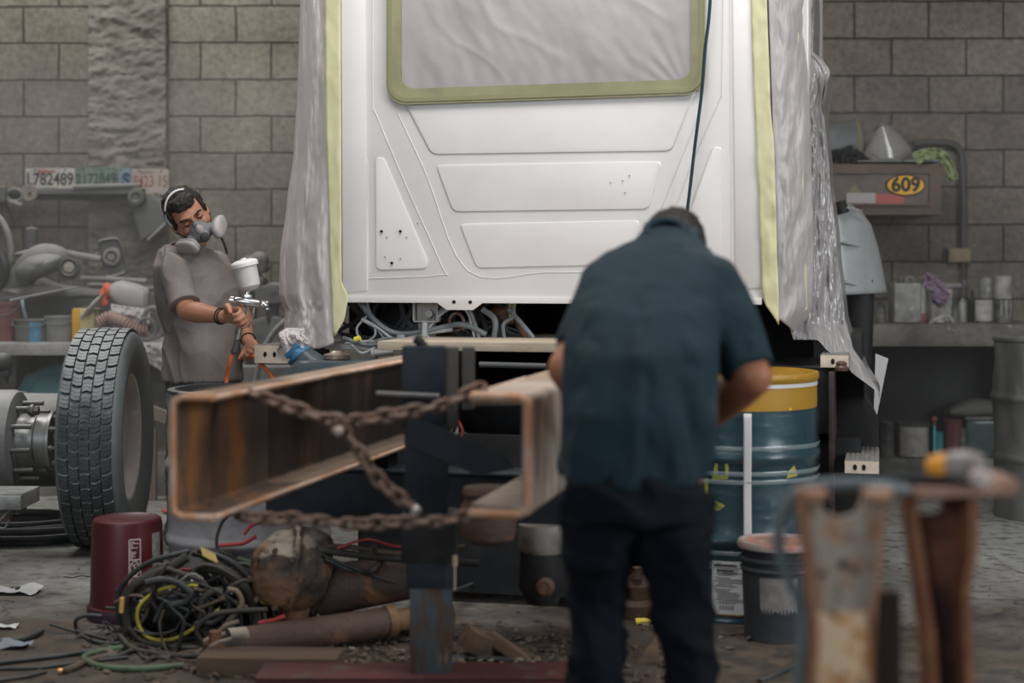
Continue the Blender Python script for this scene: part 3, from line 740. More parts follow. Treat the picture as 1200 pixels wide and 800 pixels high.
b = MB(); b.grid(rfilm, 60, 180); b.build('film_sheet', film2, mr_, smooth=80, solid=0.001)
clear_m = mat('crinkled_clear_plastic', (0.54, 0.515, 0.51), 0.18, c2=(0.45, 0.43, 0.425), sc=5, bump=0.55, bsc=11, transl=0.3, spec=1.0, stretch=(1.6, 1.6, 0.45), alpha=0.85, coat=.4)
cle = curve_px([(-140, 914), (0, 918), (200, 923), (330, 928), (385, 926), (400, 930), (460, 1000)])
cre = curve_px([(-140, 950), (0, 954), (60, 953), (72, 966), (85, 973), (97, 970), (125, 965), (200, 972), (290, 981), (370, 990), (405, 999), (430, 1014), (460, 1031)])
def clr(u, v):
    bot = lerp(398, 463, max(0, min(1, (u-.35)/.5))**1.2); y = lerp(-140, bot, v)
    s_ = min(1, u/0.85)
    px = lerp(cle(min(y, 398)), cre(y), s_)
    f = 0.026*mnoise.fractal(V((u*5+y*0.006, y*0.012, 21)), 0.6, 2.1, 5)+0.005*math.sin(u*14+mnoise.noise(V((u*2, y*.01, 9)))*8)
    # fist of bunched film near the top of the outline
    f += 0.06*math.exp(-((y-90)/22)**2)*math.exp(-((s_-1)/.35)**2)
    dd = 0.14+0.26*s_ + (0.6*(u-.85)/.15 if u > .85 else 0) - 0.25*max(0, (y-380)/80)*(1 if s_ > .3 else s_/.3)
    yy = dd-f*(1 if u < .97 else .3)
    x, z = PL(px, y, 0.4-f*.0 if u > .85 else yy); return T(x, yy, z)
b = MB(); b.grid(clr, 110, 230); b.build('clear_sheet', clear_m, mr_, smooth=80, solid=0.0008)
for y0, y1, xa_ in ((35, 92, 936), (175, 235, 941), (305, 362, 945)):
    b = MB(); pl = [PL(xa_-4, y0, 0.11), PL(xa_, y0+4, .11), PL(xa_+1, y1, .11), PL(xa_-4, y1+3, .11)]
    b.prism(pl, T(0, .11, 0), tp, UP, -tu, 0.003)
    b.build('tape_tab', tape_m, mr_)
# white panel leaning by the right step
b = MB(); d_ = 6.9
pl = [(1026, 414), (1041, 420), (1027, 490), (1024, 480)]
b.add([W(*p, d_) for p in pl]+[W(*p, d_+.02) for p in pl], [(0, 1, 2, 3), (7, 6, 5, 4), (0, 4, 5, 1), (1, 5, 6, 2), (2, 6, 7, 3), (3, 7, 4, 0)])
b.build('mud_flap_panel', mat('white_panel_sheet', (0.5, 0.49, 0.48), 0.5), truck)
# dark cord hanging across the cab panel
b = MB(TT)
pts = [V((PL(px, py)[0], -0.05, PL(px, py)[1])) for px, py in ((838, -150), (834, 0), (828, 60), (824, 110), (817, 165), (810, 225), (804, 275), (800, 330), (802, 358))]
b.tube(bez(pts, 8), 0.0065, 8)
tag(b.build('power_cable', mat('black_teal_cord', (0.012, 0.03, 0.04), 0.5)), 'dark cord hanging down in front of the right side of the white cab panel', 'cord')
# ================================================================ RIGHT-HAND BACKGROUND
def can(name, px, pyb, pyt, wpx, d, m, label, cat, group=None, parts=(), lid=None, loc=None):
    """paint can standing at pixel foot pyb, depth d"""
    c = W(px, pyb, d); h = (pyb-pyt)*d/F; r = wpx*d/F/2
    t = thing(name, label, cat, c, group)
    b = MB(); b.lathe([(0, 0), (r*.97, 0), (r*1.03, h*.015), (r*1.03, h*.03), (r*.98, h*.05), (r*.98, h*.95), (r*1.03, h*.97), (r*1.03, h), (r*.93, h), (r*.9, h*.97), (0, h*.97)], c, n=28)
    b.build('can_body', m, t)
    return t, c, r, h
def wrap(c, r, z0, z1, a0, a1, m, name, parent, eps=0.0015, n=14):
    b = MB()
    b.grid(lambda u, v: V(c)+V((r*math.sin(lerp(a0, a1, u)), -r*math.cos(lerp(a0, a1, u)), lerp(z0, z1, v))) + V((math.sin(lerp(a0, a1, u)), -math.cos(lerp(a0, a1, u)), 0))*eps, n, 4)
    return b.build(name, m, parent, fix=False)
# bench slab and its block legs, joined to the wall
bench_m = mat('stained_bench_concrete', (0.20, 0.19, 0.17), 0.85, c2=(0.10, 0.095, 0.085), sc=5, c3=(0.3, 0.28, 0.25), sc3=10, lo3=0.6, bump=0.7, bsc=30)
zt = W(0, 380, 8.9).z; zb = W(0, 406, 8.9).z
rb = thing('workbench', 'stained concrete workbench on block legs along the right of the back wall', 'workbench', (3.1, 9.3, 0))
b = MB(); b.box((2.53, 9.29, (zt+zb)/2), (1.24, 0.79, zt-zb)); b.build('bench_slab', bench_m, rb, bevel=0.012)
for x in (2.1, 3.08+.02): 
    pass
b = MB(); b.box((2.0, 9.35, zb/2+.03), (0.14, 0.6, zb-.06)); b.build('bench_leg', bench_m, rb, bevel=0.01)
b = MB(); b.box((3.08, 9.4, zb/2+.03), (0.12, 0.55, zb-.06)); b.build('bench_leg', bench_m, rb, bevel=0.01)
b = MB(); b.box((2.6, 9.62, (zb+.12)/2), (1.0, 0.06, zb-.14)); b.build('bench_shade_board', mat('bench_shade_black', (0.035, 0.035, 0.035), 0.8, c2=(0.05, 0.05, 0.05), sc=3), rb)  # added dark board that paints the shade in the bench recess
D = 9.25; ZT = zt
def on(px, d=D): # bench-top foot pixel
    return HY+(CAM_H-ZT)*F/d
yb = on(0)
tin = mat('dull_grey_tin', (0.25, 0.245, 0.235), 0.5, metal=0.3, c2=(0.16, 0.155, 0.145), sc=14, c3=(0.34, 0.33, 0.32), sc3=20)
tin2 = mat('pale_tin', (0.36, 0.35, 0.33), 0.5, c2=(0.22, 0.21, 0.2), sc=16)
dark_tin = mat('dark_dirty_tin', (0.05, 0.055, 0.055), 0.5, c2=(0.16, 0.15, 0.14), sc=18)
label_w = mat('paper_label', (0.42, 0.40, 0.38), 0.8, c2=(0.3, 0.29, 0.27), sc=20)
# rectangular thinner tins
def jerry(px, wpx, pyt, d, m, name, label, cat, group=None, dep=.16):
    c = W(px, yb_at(d), d); w_ = wpx*d/F; h = (yb_at(d)-pyt)*d/F
    t = thing(name, label, cat, c, group)
    b = MB(); b.box((c.x, c.y, c.z+h/2), (w_, dep, h)); b.build('tin_body', m, t, bevel=0.012, seg=3)
    b = MB(); b.cyl((c.x-w_*.15, c.y, c.z+h), (c.x-w_*.15, c.y, c.z+h+.035), .02); b.build('cap', dark_tin, t, bevel=.003)
    b = MB(); b.tube(bez([(c.x+w_*.05, c.y, c.z+h), (c.x+w_*.1, c.y, c.z+h+.03), (c.x+w_*.3, c.y, c.z+h+.03), (c.x+w_*.35, c.y, c.z+h)], 5), .006, 6); b.build('handle', m, t)
    return t, c, w_, h
def yb_at(d): return HY+(CAM_H-ZT)*F/d
jerry(1060, 32, 331, 9.2, tin, 'thinner_tin', 'large dull grey rectangular tin on the right workbench', 'tin')
t, c, w_, h = jerry(1099, 26, 338, 9.4, tin2, 'thinner_tin', 'pale rectangular tin under the purple rag on the right workbench', 'tin')
b = MB(); b.box((c.x-.02, c.y-.083, c.z+h*.5), (w_*.6, .004, h*.85)); lb = b.build('paper_label', label_w, t); lb['label'] = 'pale paper label with a dark blue band'
b = MB(); b.box((c.x-.02, c.y-.087, c.z+h*.62), (w_*.55, .004, h*.12)); b.build('blue_band', mat('navy_print', (0.04, 0.03, 0.16), 0.6), lb)
t = thing('spray_can', 'slim white and red aerosol can between two tins on the right workbench', 'spray can', W(1080, yb_at(9.15), 9.15))
c = WL[t.name]; b = MB(); b.lathe([(0, 0), (.024, 0), (.024, .19), (.018, .205), (.012, .21), (.012, .22), (0, .22)], c, n=20); b.build('can_body', tin2, t)
wrap(c, .0245, .005, .06, -1.6, 1.6, mat('dull_red_print', (0.30, 0.09, 0.06), 0.6), 'red_band', t)
b = MB(); b.cyl(c+V((0, 0, .22)), c+V((0, 0, .24)), .008); b.build('spray_nozzle', dark_tin, t)
# purple rag draped over the pale tin
def drape(pts_px, d, wob, m, name, label, seed=1, wpx=9, thick=.004, grp=None, n=40):
    P = bez([V((p[0], p[1], 0)) for p in pts_px], 8); m_ = len(P)-1
    W_ = wpx if callable(wpx) else (lambda t: wpx)
    def fn(u, v):
        i = min(int(v*m_), m_-1); k = v*m_-i; c = P[i].lerp(P[i+1], k)
        t = (P[min(i+1, m_)]-P[max(i-1, 0)]).normalized(); nrm = V((-t.y, t.x, 0))
        q = c+nrm*(u-.5)*2*W_(v)*(1+.25*mnoise.noise(V((v*4, u, seed))))
        f = wob*mnoise.fractal(V((u*3, v*7, seed)), .7, 2, 4)+wob*.2*math.sin(u*7+v*5)
        return W(q.x, q.y, d-f)
    b = MB(); b.grid(fn, 24, n); o = b.build(name, m, smooth=80, solid=thick)
    return tag(o, label, 'rag', grp)
drape([(1082, 326), (1090, 330), (1098, 338), (1104, 348), (1110, 352)], 9.28, .03, mat('mauve_rag', (0.27, 0.19, 0.27), 0.9, bump=.4), 'cleaning_rag', 'mauve rag draped over tins on the right workbench', 4, 9)
# small bottles, funnel, spray gun and stacked cans
def bottle(name, px, wpx, pyt, d, m, label, cat='bottle', grp=None):
    c = W(px, yb_at(d), d); h = (yb_at(d)-pyt)*d/F; r = wpx*d/F/2
    t = thing(name, label, cat, c, grp)
    b = MB(); b.lathe([(0, 0), (r, 0), (r, h*.62), (r*.8, h*.74), (r*.38, h*.82), (r*.38, h*.9), (0, h*.9)], c, n=20); b.build('bottle_body', m, t)
    b = MB(); b.cyl(c+V((0, 0, h*.88)), c+V((0, 0, h)), r*.5); b.build('bottle_cap', dark_tin, t)
dkg = mat('dark_green_bottle', (0.03, 0.04, 0.035), .4); 
bottle('plastic_bottle', 1128, 10, 345, 9.3, tin2, 'small pale bottle just right of the mauve rag')
bottle('plastic_bottle', 1139, 9, 340, 9.35, dkg, 'small dark bottle beside the pale stacked cans')
bottle('plastic_bottle', 1032, 12, 352, 9.2, dark_tin, 'dark bottle partly hidden by the truck wheel on the right workbench')
bottle('plastic_bottle', 1119, 9, 350, 9.15, dark_tin, 'short dark bottle under the edge of the mauve rag')
t, c, r, h = can('paint_can', 1152, yb_at(9.2), 349, 20, 9.2, dark_tin, 'paint can with a white label, under a small grey can', 'paint can')
wrap(c, r, h*.08, h*.92, -1.3, 1.3, label_w, 'paper_label', t)
can('paint_can', 1155, 349, 325, 16, 9.22, tin, 'small grey can standing on the white-labelled can on the right workbench', 'paint can')
t, c, r, h = can('paint_can', 1176, yb_at(9.2), 350, 22, 9.2, dark_tin, 'dark can streaked with drips at the right end of the right workbench', 'paint can')
for a in (-.6, -.1, .4): wrap(c, r, h*(.2+.2*abs(a)), h*.95, a, a+.16, tin2, 'paint_drip', t)
can('paint_can', 1175, 350, 323, 21, 9.2, tin2, 'pale grey can standing on the dripping dark can at the end of the workbench', 'paint can')
t = thing('hammer', 'small pale-handled hammer lying beside the tins on the right workbench', 'hammer', W(1122, 334, 9.5))
b = MB(); b.cyl(W(1108, 335, 9.5), W(1126, 335, 9.5), .018); b.build('handle', label_w, t)
b = MB(); b.cyl(W(1130, 328, 9.5), W(1130, 346, 9.5), .017); b.build('hammer_head', tin, t)
b = MB(); b.tube(bez([W(1090, yb_at(9.0)-1, 9.0), W(1099, yb_at(9.0)-6, 8.98), W(1110, yb_at(9.0)-9, 9.0), W(1118, yb_at(9)-1, 9.02)], 6), [.012]*18+[.006], 8); b.sphere(W(1100, yb_at(9)-3, 9), (.035, .03, .015)); tag(b.build('crumpled_paper', label_w), 'small crumpled pale scrap on the front of the right workbench', 'paper')
# conduit and switch box on the wall
cond = mat('dusty_conduit', (0.085, 0.083, 0.08), .5, metal=.2)
t = thing('wall_conduit', 'grey pipe bent over and down the right wall to a small outlet box', 'pipe', W(1128, 300, 9.66))
b = MB(); b.tube(bez([W(1070, 168, 9.66), W(1095, 167, 9.66), (W(1114, 168, 9.66)), W(1125, 176, 9.66), W(1128, 192, 9.66), W(1129, 230, 9.66), W(1129, 290, 9.66)], 6), .022, 10); b.build('pipe', cond, t)
b = MB(); p = W(1123, 299, 9.66); b.box(p, (.14, .07, .09)); bx_ = b.build('outlet_box', mat('tan_outlet_box', (0.20, 0.16, 0.10), .7), t, bevel=.006)
b = MB(); b.box(p+V((0, -.037, 0)), (.12, .006, .07)); 
for q in (-.03, .03): b.box(p+V((q, -.042, 0)), (.03, .006, .035))
b.build('outlet_cover', mat('tan_outlet_cover', (0.25, 0.20, 0.13), .7), bx_, bevel=.002)
b = MB(); b.tube(bez([W(1129, 306, 9.66), W(1130, 330, 9.66), W(1131, 372, 9.63)], 6), .01, 8); b.build('lower_wire', cond, t)
# brown steel cabinet on the wall with the 609 plate
D = 9.2
cab_m = mat('brown_painted_cabinet', (0.145, 0.098, 0.075), .6, c2=(0.10, 0.075, 0.06), sc=4, c3=(0.21, 0.18, 0.14), sc3=8, lo3=.6, hi3=.72, bump=.2)
p0, p1 = W(960, 192, D), W(1103, 252, D)
wc = thing('wall_cabinet', 'brown painted steel box fixed to the right wall carrying a yellow number oval', 'cabinet', V(((p0.x+p1.x)/2, D+.2, p1.z)))
b = MB(); b.box(((p0.x+p1.x)/2, D+.235, (p0.z+p1.z)/2), (p1.x-p0.x, .5, p0.z-p1.z)); b.build('cabinet_body', cab_m, wc, bevel=.01)
b = MB(); q0, q1 = W(955, 203, D), W(1089, 240, D)
b.box(((q0.x+q1.x)/2, D-.02, (q0.z+q1.z)/2), (q1.x-q0.x, .012, q0.z-q1.z)); dr = b.build('front_panel', mat('grey_brown_panel', (0.165, 0.13, 0.11), .55, c2=(0.12, 0.09, 0.075), sc=5, c3=(0.22, 0.2, 0.12), sc3=6, lo3=.62), wc, bevel=.004)
b = MB(); b.box(((q0.x+q1.x)/2, D-.03, q0.z), (q1.x-q0.x, .02, .012)); b.box((q1.x-.005, D-.03, (q0.z+q1.z)/2), (.01, .02, q0.z-q1.z)); b.box(((q0.x+q1.x)/2, D-.03, q1.z), (q1.x-q0.x, .02, .012)); b.build('panel_edge', cab_m, dr, bevel=.003)
b = MB(); b.box(((p0.x+p1.x)/2, D-.018, p1.z+.008), (p1.x-p0.x, .04, .016)); b.build('bottom_lip', cab_m, wc, bevel=.003)
def rect(px0, py0, px1, py1, d, th, m, name, parent):
    a, c = W(px0, py0, d), W(px1, py1, d); b = MB(); b.box(((a.x+c.x)/2, d-th/2, (a.z+c.z)/2), (c.x-a.x, th, a.z-c.z)); return b.build(name, m, parent)
rect(992, 226, 1026, 238, D-.028, .003, mat('white_reflector', (0.38, 0.36, 0.35), .4), 'reflective_tape', wc)
rect(1026, 227, 1059, 239, D-.028, .003, mat('red_reflector', (0.40, 0.07, 0.06), .4), 'reflective_tape', wc)
t = thing('number_plate', 'yellow oval number plate with black digits 609 on the brown cabinet', 'sign', W(1061, 217, D-.033))
c = W(1061, 217, D-.033); rx, rz = 23*D/F, 12.5*D/F
ell = lambda k: [(rx*k*math.cos(i*PI/18), rz*k*math.sin(i*PI/18)*(1 if k == 1 else 1)) for i in range(36)]
b = MB(); b.prism(ell(1.0), c, (1, 0, 0), (0, 0, 1), (0, -1, 0), .006); b.build('black_border', mat('black_paint', (0.015, 0.013, 0.01), .5), t)
b = MB(); b.prism([(x*.93, z*.88) for x, z in ell(1.0)], c+V((0, -.0065, 0)), (1, 0, 0), (0, 0, 1), (0, -1, 0), .001); b.build('yellow_face', mat('amber_yellow', (0.80, 0.42, 0.03), .5), t)
b = MB(); text_mb(b, '609', .118, c+V((0, -.0085, 0)), (1, 0, 0), (0, 0, 1), (0, -1, 0), .0008, sx=.98, bold=.004); b.build('digits', MC['black_paint'], t, fix=False, smooth=0)
# on top of the cabinet
zc = p0.z
yc = 192
t = thing('seat_cushion', 'rounded grey-blue vinyl roll at the left on top of the wall cabinet', 'cushion', W(990, yc, D+.2))
b = MB(); b.loft([(W(968, 168, D+.25), (0, .10, 0), (0, 0, .12)), (W(1000, 166, D+.25), (0, .11, 0), (0, 0, .135)), (W(1008, 168, D+.25), (0, .095, 0), (0, 0, .115)), (W(1011, 170, D+.25), (0, .06, 0), (0, 0, .07))], 26, p=2.6); b.build('cushion', mat('grey_blue_vinyl', (0.17, 0.185, 0.185), .45, c2=(0.12, 0.13, 0.13), sc=6), t)
b = MB(); b.tube(ring_path(W(1003, 167, D+.25), .113, .138, 26, V((0, 1, 0)), V((0, 0, 1))), .009, 6, caps=False); b.build('piping', mat('ochre_piping', (0.25, 0.2, 0.1), .6), t)
b = MB(); b.grid(lambda u, v: W(966+58*u, 192-(26*math.sin(u*PI*.9+.3)*(.75+.35*mnoise.noise(V((u*6, v*3, 2)))))*math.sin(v*PI/2)**.7, D+.02+.14*v-.05*mnoise.fractal(V((u*9, v*6, 1)), .8, 2, 4)), 50, 20)
tag(b.build('black_cloth', mat('black_cloth', (0.02, 0.021, 0.024), .9, bump=.5, bsc=50), smooth=80, solid=.004), 'crumpled black cloth bundled at the left on top of the wall cabinet', 'cloth')
b = MB(); b.box(W(1030, 190, D+.1)+V((0, 0, 0)), (.30, .2, .008)); b.box(W(1075, 190, D+.1)+V((0, 0, 0)), (.22, .25, .01)); 
tag(b.build('plastic_sheet_offcut', mat('teal_grey_plastic', (0.14, 0.17, 0.17), .4)), 'thin teal-grey plastic offcuts lying flat on top of the wall cabinet', 'plastic sheet')
# clear face shield
fs_m = mat('smoky_clear_shield', (0.42, 0.40, 0.39), .10, alpha=.5, spec=1.0)
t = thing('face_shield', 'clear curved face shield standing on the wall cabinet', 'face shield', W(1040, 188, D+.1))
out = [(1017, 170), (1012, 180), (1025, 187), (1047, 185), (1058, 180), (1068, 176), (1065, 166), (1055, 153), (1046, 146), (1030, 148), (1022, 158)]
b = MB()
def shf(u, v):
    a = lerp(-1.25, 1.25, u); 
    px = lerp(1034, 1042, v)+math.sin(a)*lerp(9, 30, min(1, v*1.5)); py = lerp(146, 188, v)-(u-.5)*8+6*abs(u-.5)
    return W(px, py, D+.22-.16*math.cos(a))
b.grid(shf, 30, 14); b.build('visor', fs_m, t, smooth=80, solid=.002)
b = MB(); b.tube(bez([shf(i/12, 0)+V((0, 0, .004)) for i in range(13)], 3), .008, 6); b.build('brow_band', mat('grey_brow', (0.2, 0.2, 0.19), .4), t)
b = MB(); b.tube([W(1020, 178, D), W(1030, 186, D), W(1050, 187, D), W(1066, 180, D+.05)], .006, 6); b.build('lower_rim', MC['grey_brow'], t)
drape([(1072, 187), (1082, 182), (1096, 180), (1104, 182), (1110, 190), (1115, 204), (1117, 211)], D-.03, .05, mat('lime_green_rag', (0.36, 0.42, 0.22), .9, bump=.4), 'cleaning_rag', 'lime green rag hanging over the right end of the wall cabinet', 8, lambda v: 8-4*math.sin(v*PI*.6)+2*v)
# low shelf line below the bench: cans standing on the kerb
def kc(px, pyt, wpx, m, label, lab=None, name='paint_can'):
    d = 9.42; yb_ = HY+(CAM_H-.12)*F/d
    t, c, r, h = can(name, px, yb_, pyt, wpx, d, m, label, 'paint can')
    if lab: wrap(c, r, h*.05, h*.9, -1.1, .9, lab, 'paper_label', t)
    return t, c, r, h
kc(1070, 495, 38, dark_tin, 'big can with a white label on the floor kerb under the right workbench', label_w)
kc(1040, 494, 16, dark_tin, 'narrow dark can at the left of the kerb under the right workbench')
kc(1117, 490, 22, mat('dull_red_tin', (0.16, 0.05, 0.045), .5, c2=(0.08, 0.04, 0.035), sc=10), 'dull red can on the kerb under the right workbench')
kc(1099, 506, 13, mat('teal_tin', (0.05, 0.22, 0.26), .5), 'small teal can with a dark cap on the kerb under the right workbench')
b = MB(); d = 9.3; b.tube([W(1095, 532, d), W(1095, 505, d), W(1095, 496, d)], [.008, .008, .004], 8); tag(b.build('screwdriver_handle', mat('bright_cyan_plastic', (0.10, 0.50, 0.55), .4)), 'bright cyan stick standing before the small teal can', 'tool')
b = MB(); b.sphere(W(1095, 491, d), .018); b.cyl(W(1095, 491, d), W(1095, 498, d), .006); tag(b.build('red_knob', mat('dull_red_knob', (0.3, 0.09, 0.07), .5)), 'dull red ball knob above the bright cyan stick', 'knob')
# glass tank and pale bag at the right under the bench
t = thing('glass_jar', 'large dark glass tank on the kerb beside the galvanised drum', 'tank', (W(1150, 535, 9.45)))
c = W(1150, HY+(CAM_H-.12)*F/9.45, 9.45); hh = c.z+.24
b = MB(); b.box((c.x, c.y, .12+.115), (.24, .2, .23)); b.build('tank_glass', mat('dark_smoky_glass', (0.05, 0.075, 0.075), .15, c2=(0.10, 0.11, 0.11), sc=5), t, bevel=.02, seg=3)
b = MB(); b.box((c.x, c.y, .36), (.26, .22, .02)); b.build('tank_lid', dark_tin, t, bevel=.005)
b = MB(); b.loft([(W(x, y, 9.4), (0, .08, 0), (0, 0, h_)) for x, y, h_ in ((1110, 482, .015), (1120, 480, .04), (1135, 478, .06), (1150, 477, .055), (1160, 478, .05), (1163, 478, .045))], 20)
tag(b.build('crumpled_bag', mat('dusty_green_grey_bag', (0.12, 0.12, 0.105), .8, bump=.5, bsc=12)), 'dusty grey bag lying on the dark tank under the right workbench', 'bag')
kc(1128, 500, 20, dark_tin, 'dark can between the red can and the glass tank under the right workbench')
# ================================================================ galvanised drum at the right edge
def drum(name, c, r, h, m, label, dents=0.0, seed=0, ribs=(1/3, 2/3), rim=.012, n=64, lid_drop=.02, top_open=False, group=None):
    t = thing(name, label, 'drum', c, group)
    pr = [(0, .01), (r*.96, .01), (r*.96, 0), (r+.006, 0), (r+.006, .018), (r, .024)]
    for q in ribs:
        z = h*q; pr += [(r, z-.03), (r+.004, z-.02), (r+.014, z-.006), (r+.014, z+.006), (r+.004, z+.02), (r, z+.03)]
        pr += [(r, z+.05+(h/3-.1)*k) for k in (.2, .4, .6, .8)]
    pr = sorted(set(pr[6:]), key=lambda p: p[1]); pr = [(0, .01), (r*.96, .01), (r*.96, 0), (r+.006, 0), (r+.006, .018), (r, .024)]+pr
    pr += [(r, h-.024), (r+.006, h-.02), (r+.009, h-.01), (r+.006, h), (r-.006, h), (r-.01, h-.004), (r-.01, h-lid_drop), (0, h-lid_drop)]
    def wob(a, z): return dents*mnoise.fractal(V((math.cos(a)*2.5, math.sin(a)*2.5, z*5+seed)), .6, 2, 3) if .04 < z < h-.04 else 0
    b = MB(); b.lathe(pr, c, n=n, wob=wob); b.build('drum_shell', m, t, smooth=50)
    return t
galv = mat('weathered_galvanised_steel', (0.20, 0.205, 0.19), .5, metal=.35, c2=(0.13, 0.135, 0.125), sc=5, c3=(0.28, 0.28, 0.26), sc3=9, lo3=.6, bump=.3, stretch=(1, 1, .5))
c = V(((1234-600)*7.9/F, 7.9, 0))
t = drum('steel_drum', c, .29, .92, galv, 'grey galvanised steel drum at the right edge of the picture', .012, 3)
for a in (-.9, .8):
    b = MB(); q = c+V((math.sin(a)*.2, -math.cos(a)*.2, .9)); b.cyl(q, q+V((0, 0, .012)), .03); b.build('drum_bung', galv, t)
# ================================================================ LEFT BACKGROUND
dusty = mat('dust_coated_plastic', (0.17, 0.17, 0.165), .8, c2=(0.12, 0.12, 0.118), sc=4, dust=(0.33, 0.32, 0.31), dl=0.75, bump=.15)
dusty2 = mat('dusty_dark_plastic', (0.075, 0.078, 0.078), .75, c2=(0.12, 0.12, 0.118), sc=5, dust=(0.28, 0.275, 0.265), dl=0.9, bump=.15)
dusty3 = mat('dusty_pale_part', (0.28, 0.275, 0.265), .8, c2=(0.20, 0.20, 0.195), sc=6, dust=(0.36, 0.35, 0.34), dl=0.9)
BD = 8.6; BZ = W(0, 402, BD).z
lb_ = thing('workbench', 'dust-covered concrete workbench along the left of the back wall behind the tyre', 'workbench', (-3.2, 9.1, 0))
b = MB(); xl, xr = -4.4, W(197, 0, BD).x
def edge(u, v):
    return V((lerp(xl, xr, u), BD-.01+.012*mnoise.noise(V((u*20, v*3, 0))), lerp(BZ-.065, BZ-.004, v)))
b.box(((xl+xr)/2, BD+.55, BZ-.035), (xr-xl, 1.06, .07)); b.build('bench_slab', mat('chalky_bench_edge', (0.36, 0.35, 0.34), .8, c2=(0.24, 0.235, 0.23), sc=7, c3=(0.45, 0.44, 0.43), sc3=12, lo3=.58, bump=.6), lb_, bevel=.01)
for x in (xl+.15, xr-.12, -3.0):
    b = MB(); b.box((x, 9.3, (BZ-.07)/2), (.16, .5, BZ-.072)); b.build('bench_leg', bench_m, lb_, bevel=.01)
b = MB(); b.box((-3.05, 9.0, .2), (2.3, .7, .03)); b.build('lower_shelf', dusty, lb_)
def ybl(d): return HY+(CAM_H-BZ)*F/d
def canl(px, wpx, pyt, d, m, label, cat='bucket', name='paint_bucket', grp=None, taper=.92):
    c = W(px, ybl(d), d); h = (ybl(d)-pyt)*d/F; r = wpx*d/F/2
    t = thing(name, label, cat, c, grp)
    b = MB(); b.lathe([(0, 0), (r*taper, 0), (r*(taper+.04), h*.5), (r*.98, h*.93), (r*1.03, h*.93), (r*1.03, h), (r*.94, h), (r*.9, h*.94), (0, h*.92)], c, n=28); b.build('bucket_body', m, t)
    b = MB(); b.tube(bez([c+V((-r*1.03, -.01, h*.93)), c+V((-r*.8, -r*.9, h*.75)), c+V((0, -r*1.25, h*.66)), c+V((r*.8, -r*.9, h*.75)), c+V((r*1.03, -.01, h*.93))], 6), .003, 6); b.build('wire_handle', dusty2, t)
    return t, c, r, h
canl(6, 34, 354, 8.85, mat('dusty_red_bucket', (0.21, 0.085, 0.075), .7, c2=(0.16, 0.07, 0.065), sc=6, dust=(.3, .26, .25), dl=1), 'dusty dark red bucket at the left edge on the workbench')
t, c, r, h = canl(38, 42, 374, 8.8, dusty, 'grey bucket smeared with blue paint on the left workbench')
wrap(c, r*.97, .0, h*.9, .15, .75, mat('blue_paint_smear', (0.07, 0.20, 0.34), .6, c2=(0.12, 0.3, 0.42), sc=20), 'blue_smear', t, .003)
canl(71, 36, 370, 8.8, dusty3, 'off-white bucket between the blue-smeared bucket and the yellow tin')
t = thing('yellow_tin', 'yellow and cream rectangular tin on the left workbench above the truck tyre', 'tin', W(101, ybl(8.8), 8.8))
c = WL[t.name]; h = (ybl(8.8)-361)*8.8/F
b = MB(); b.box(c+V((0, 0, h/2)), (.125, .12, h)); b.build('tin_body', mat('cream_tin', (0.60, 0.50, 0.25), .6, c2=(.5, .44, .25), sc=8), t, bevel=.006)
b = MB(); b.box(c+V((-.042, -.003, h/2)), (.043, .12, h*.97)); b.build('orange_stripe', mat('orange_yellow_print', (0.62, 0.33, 0.03), .6), t, bevel=.003)
b = MB(); b.box(c+V((.074, 0, h/2)), (.02, .10, h*.95)); b.build('side_panel', mat('olive_print', (0.25, 0.24, 0.13), .6), t)
b = MB(); b.cyl(c+V((0, 0, h)), c+V((0, 0, h+.012)), .02); b.build('tin_cap', dusty, t)
# heap of dusty cab trim behind the buckets
def shell(name, pts, d, thk, m, label, cat, seed=0, arch=.06, dz=0, grp=None):
    """moulded trim panel: a rounded outline with a bulging face"""
    pl = rounded(pts, 9, 4); n = len(pl)
    cx = sum(p[0] for p in pl)/n; cy = sum(p[1] for p in pl)/n
    vs = []; fs = []; K = 5
    for k in range(K+1):
        q = k/K; s_ = 1-.82*q**1.4 if k else 1
        for x, y in pl:
            vs.append(W(cx+(x-cx)*s_, cy+(y-cy)*s_, d-arch*math.sin(q*PI/2)-(.01*mnoise.noise(V((x*.05, y*.05, seed)))) ))
    for k in range(K):
        for i in range(n):
            j = (i+1) % n; fs.append((k*n+i, k*n+j, (k+1)*n+j, (k+1)*n+i))
    fs.append(tuple(K*n+i for i in range(n)))
    bk = len(vs)
    for x, y in pl: vs.append(W(x, y, d+thk))
    for i in range(n): j = (i+1) % n; fs.append((j, i, bk+i, bk+j))
    fs.append(tuple(bk+i for i in range(n))[::-1])
    b = MB(); b.add(vs, fs); o = b.build(name, m, smooth=40)
    return tag(o, label, cat, grp)
shell('dashboard', [(-40, 352), (-30, 330), (20, 318), (45, 322), (70, 333), (110, 338), (150, 342), (190, 344), (196, 400), (-40, 402)], 9.45, .15, dusty2, 'long dark dashboard panel lying behind the buckets on the left workbench', 'dashboard', 1, .08)
shell('door_trim', [(-30, 352), (-10, 336), (35, 333), (74, 336), (80, 341), (50, 349), (28, 352), (-10, 360)], 9.05, .06, dusty, 'flat grey trim panel resting across the buckets on the left workbench', 'trim panel', 2, .04)
b = MB(); b.tube(bez([W(-10, 342, 9.1), W(18, 332, 9.08), W(38, 310, 9.06), W(52, 302, 9.06), W(68, 303, 9.08), W(72, 310, 9.12)], 7), [.03+.055*math.sin(i/36*PI)**.6 for i in range(36)], 14)
tag(b.build('air_duct', dusty), 'thick curved grey air duct rising at the left of the parts heap', 'air duct')
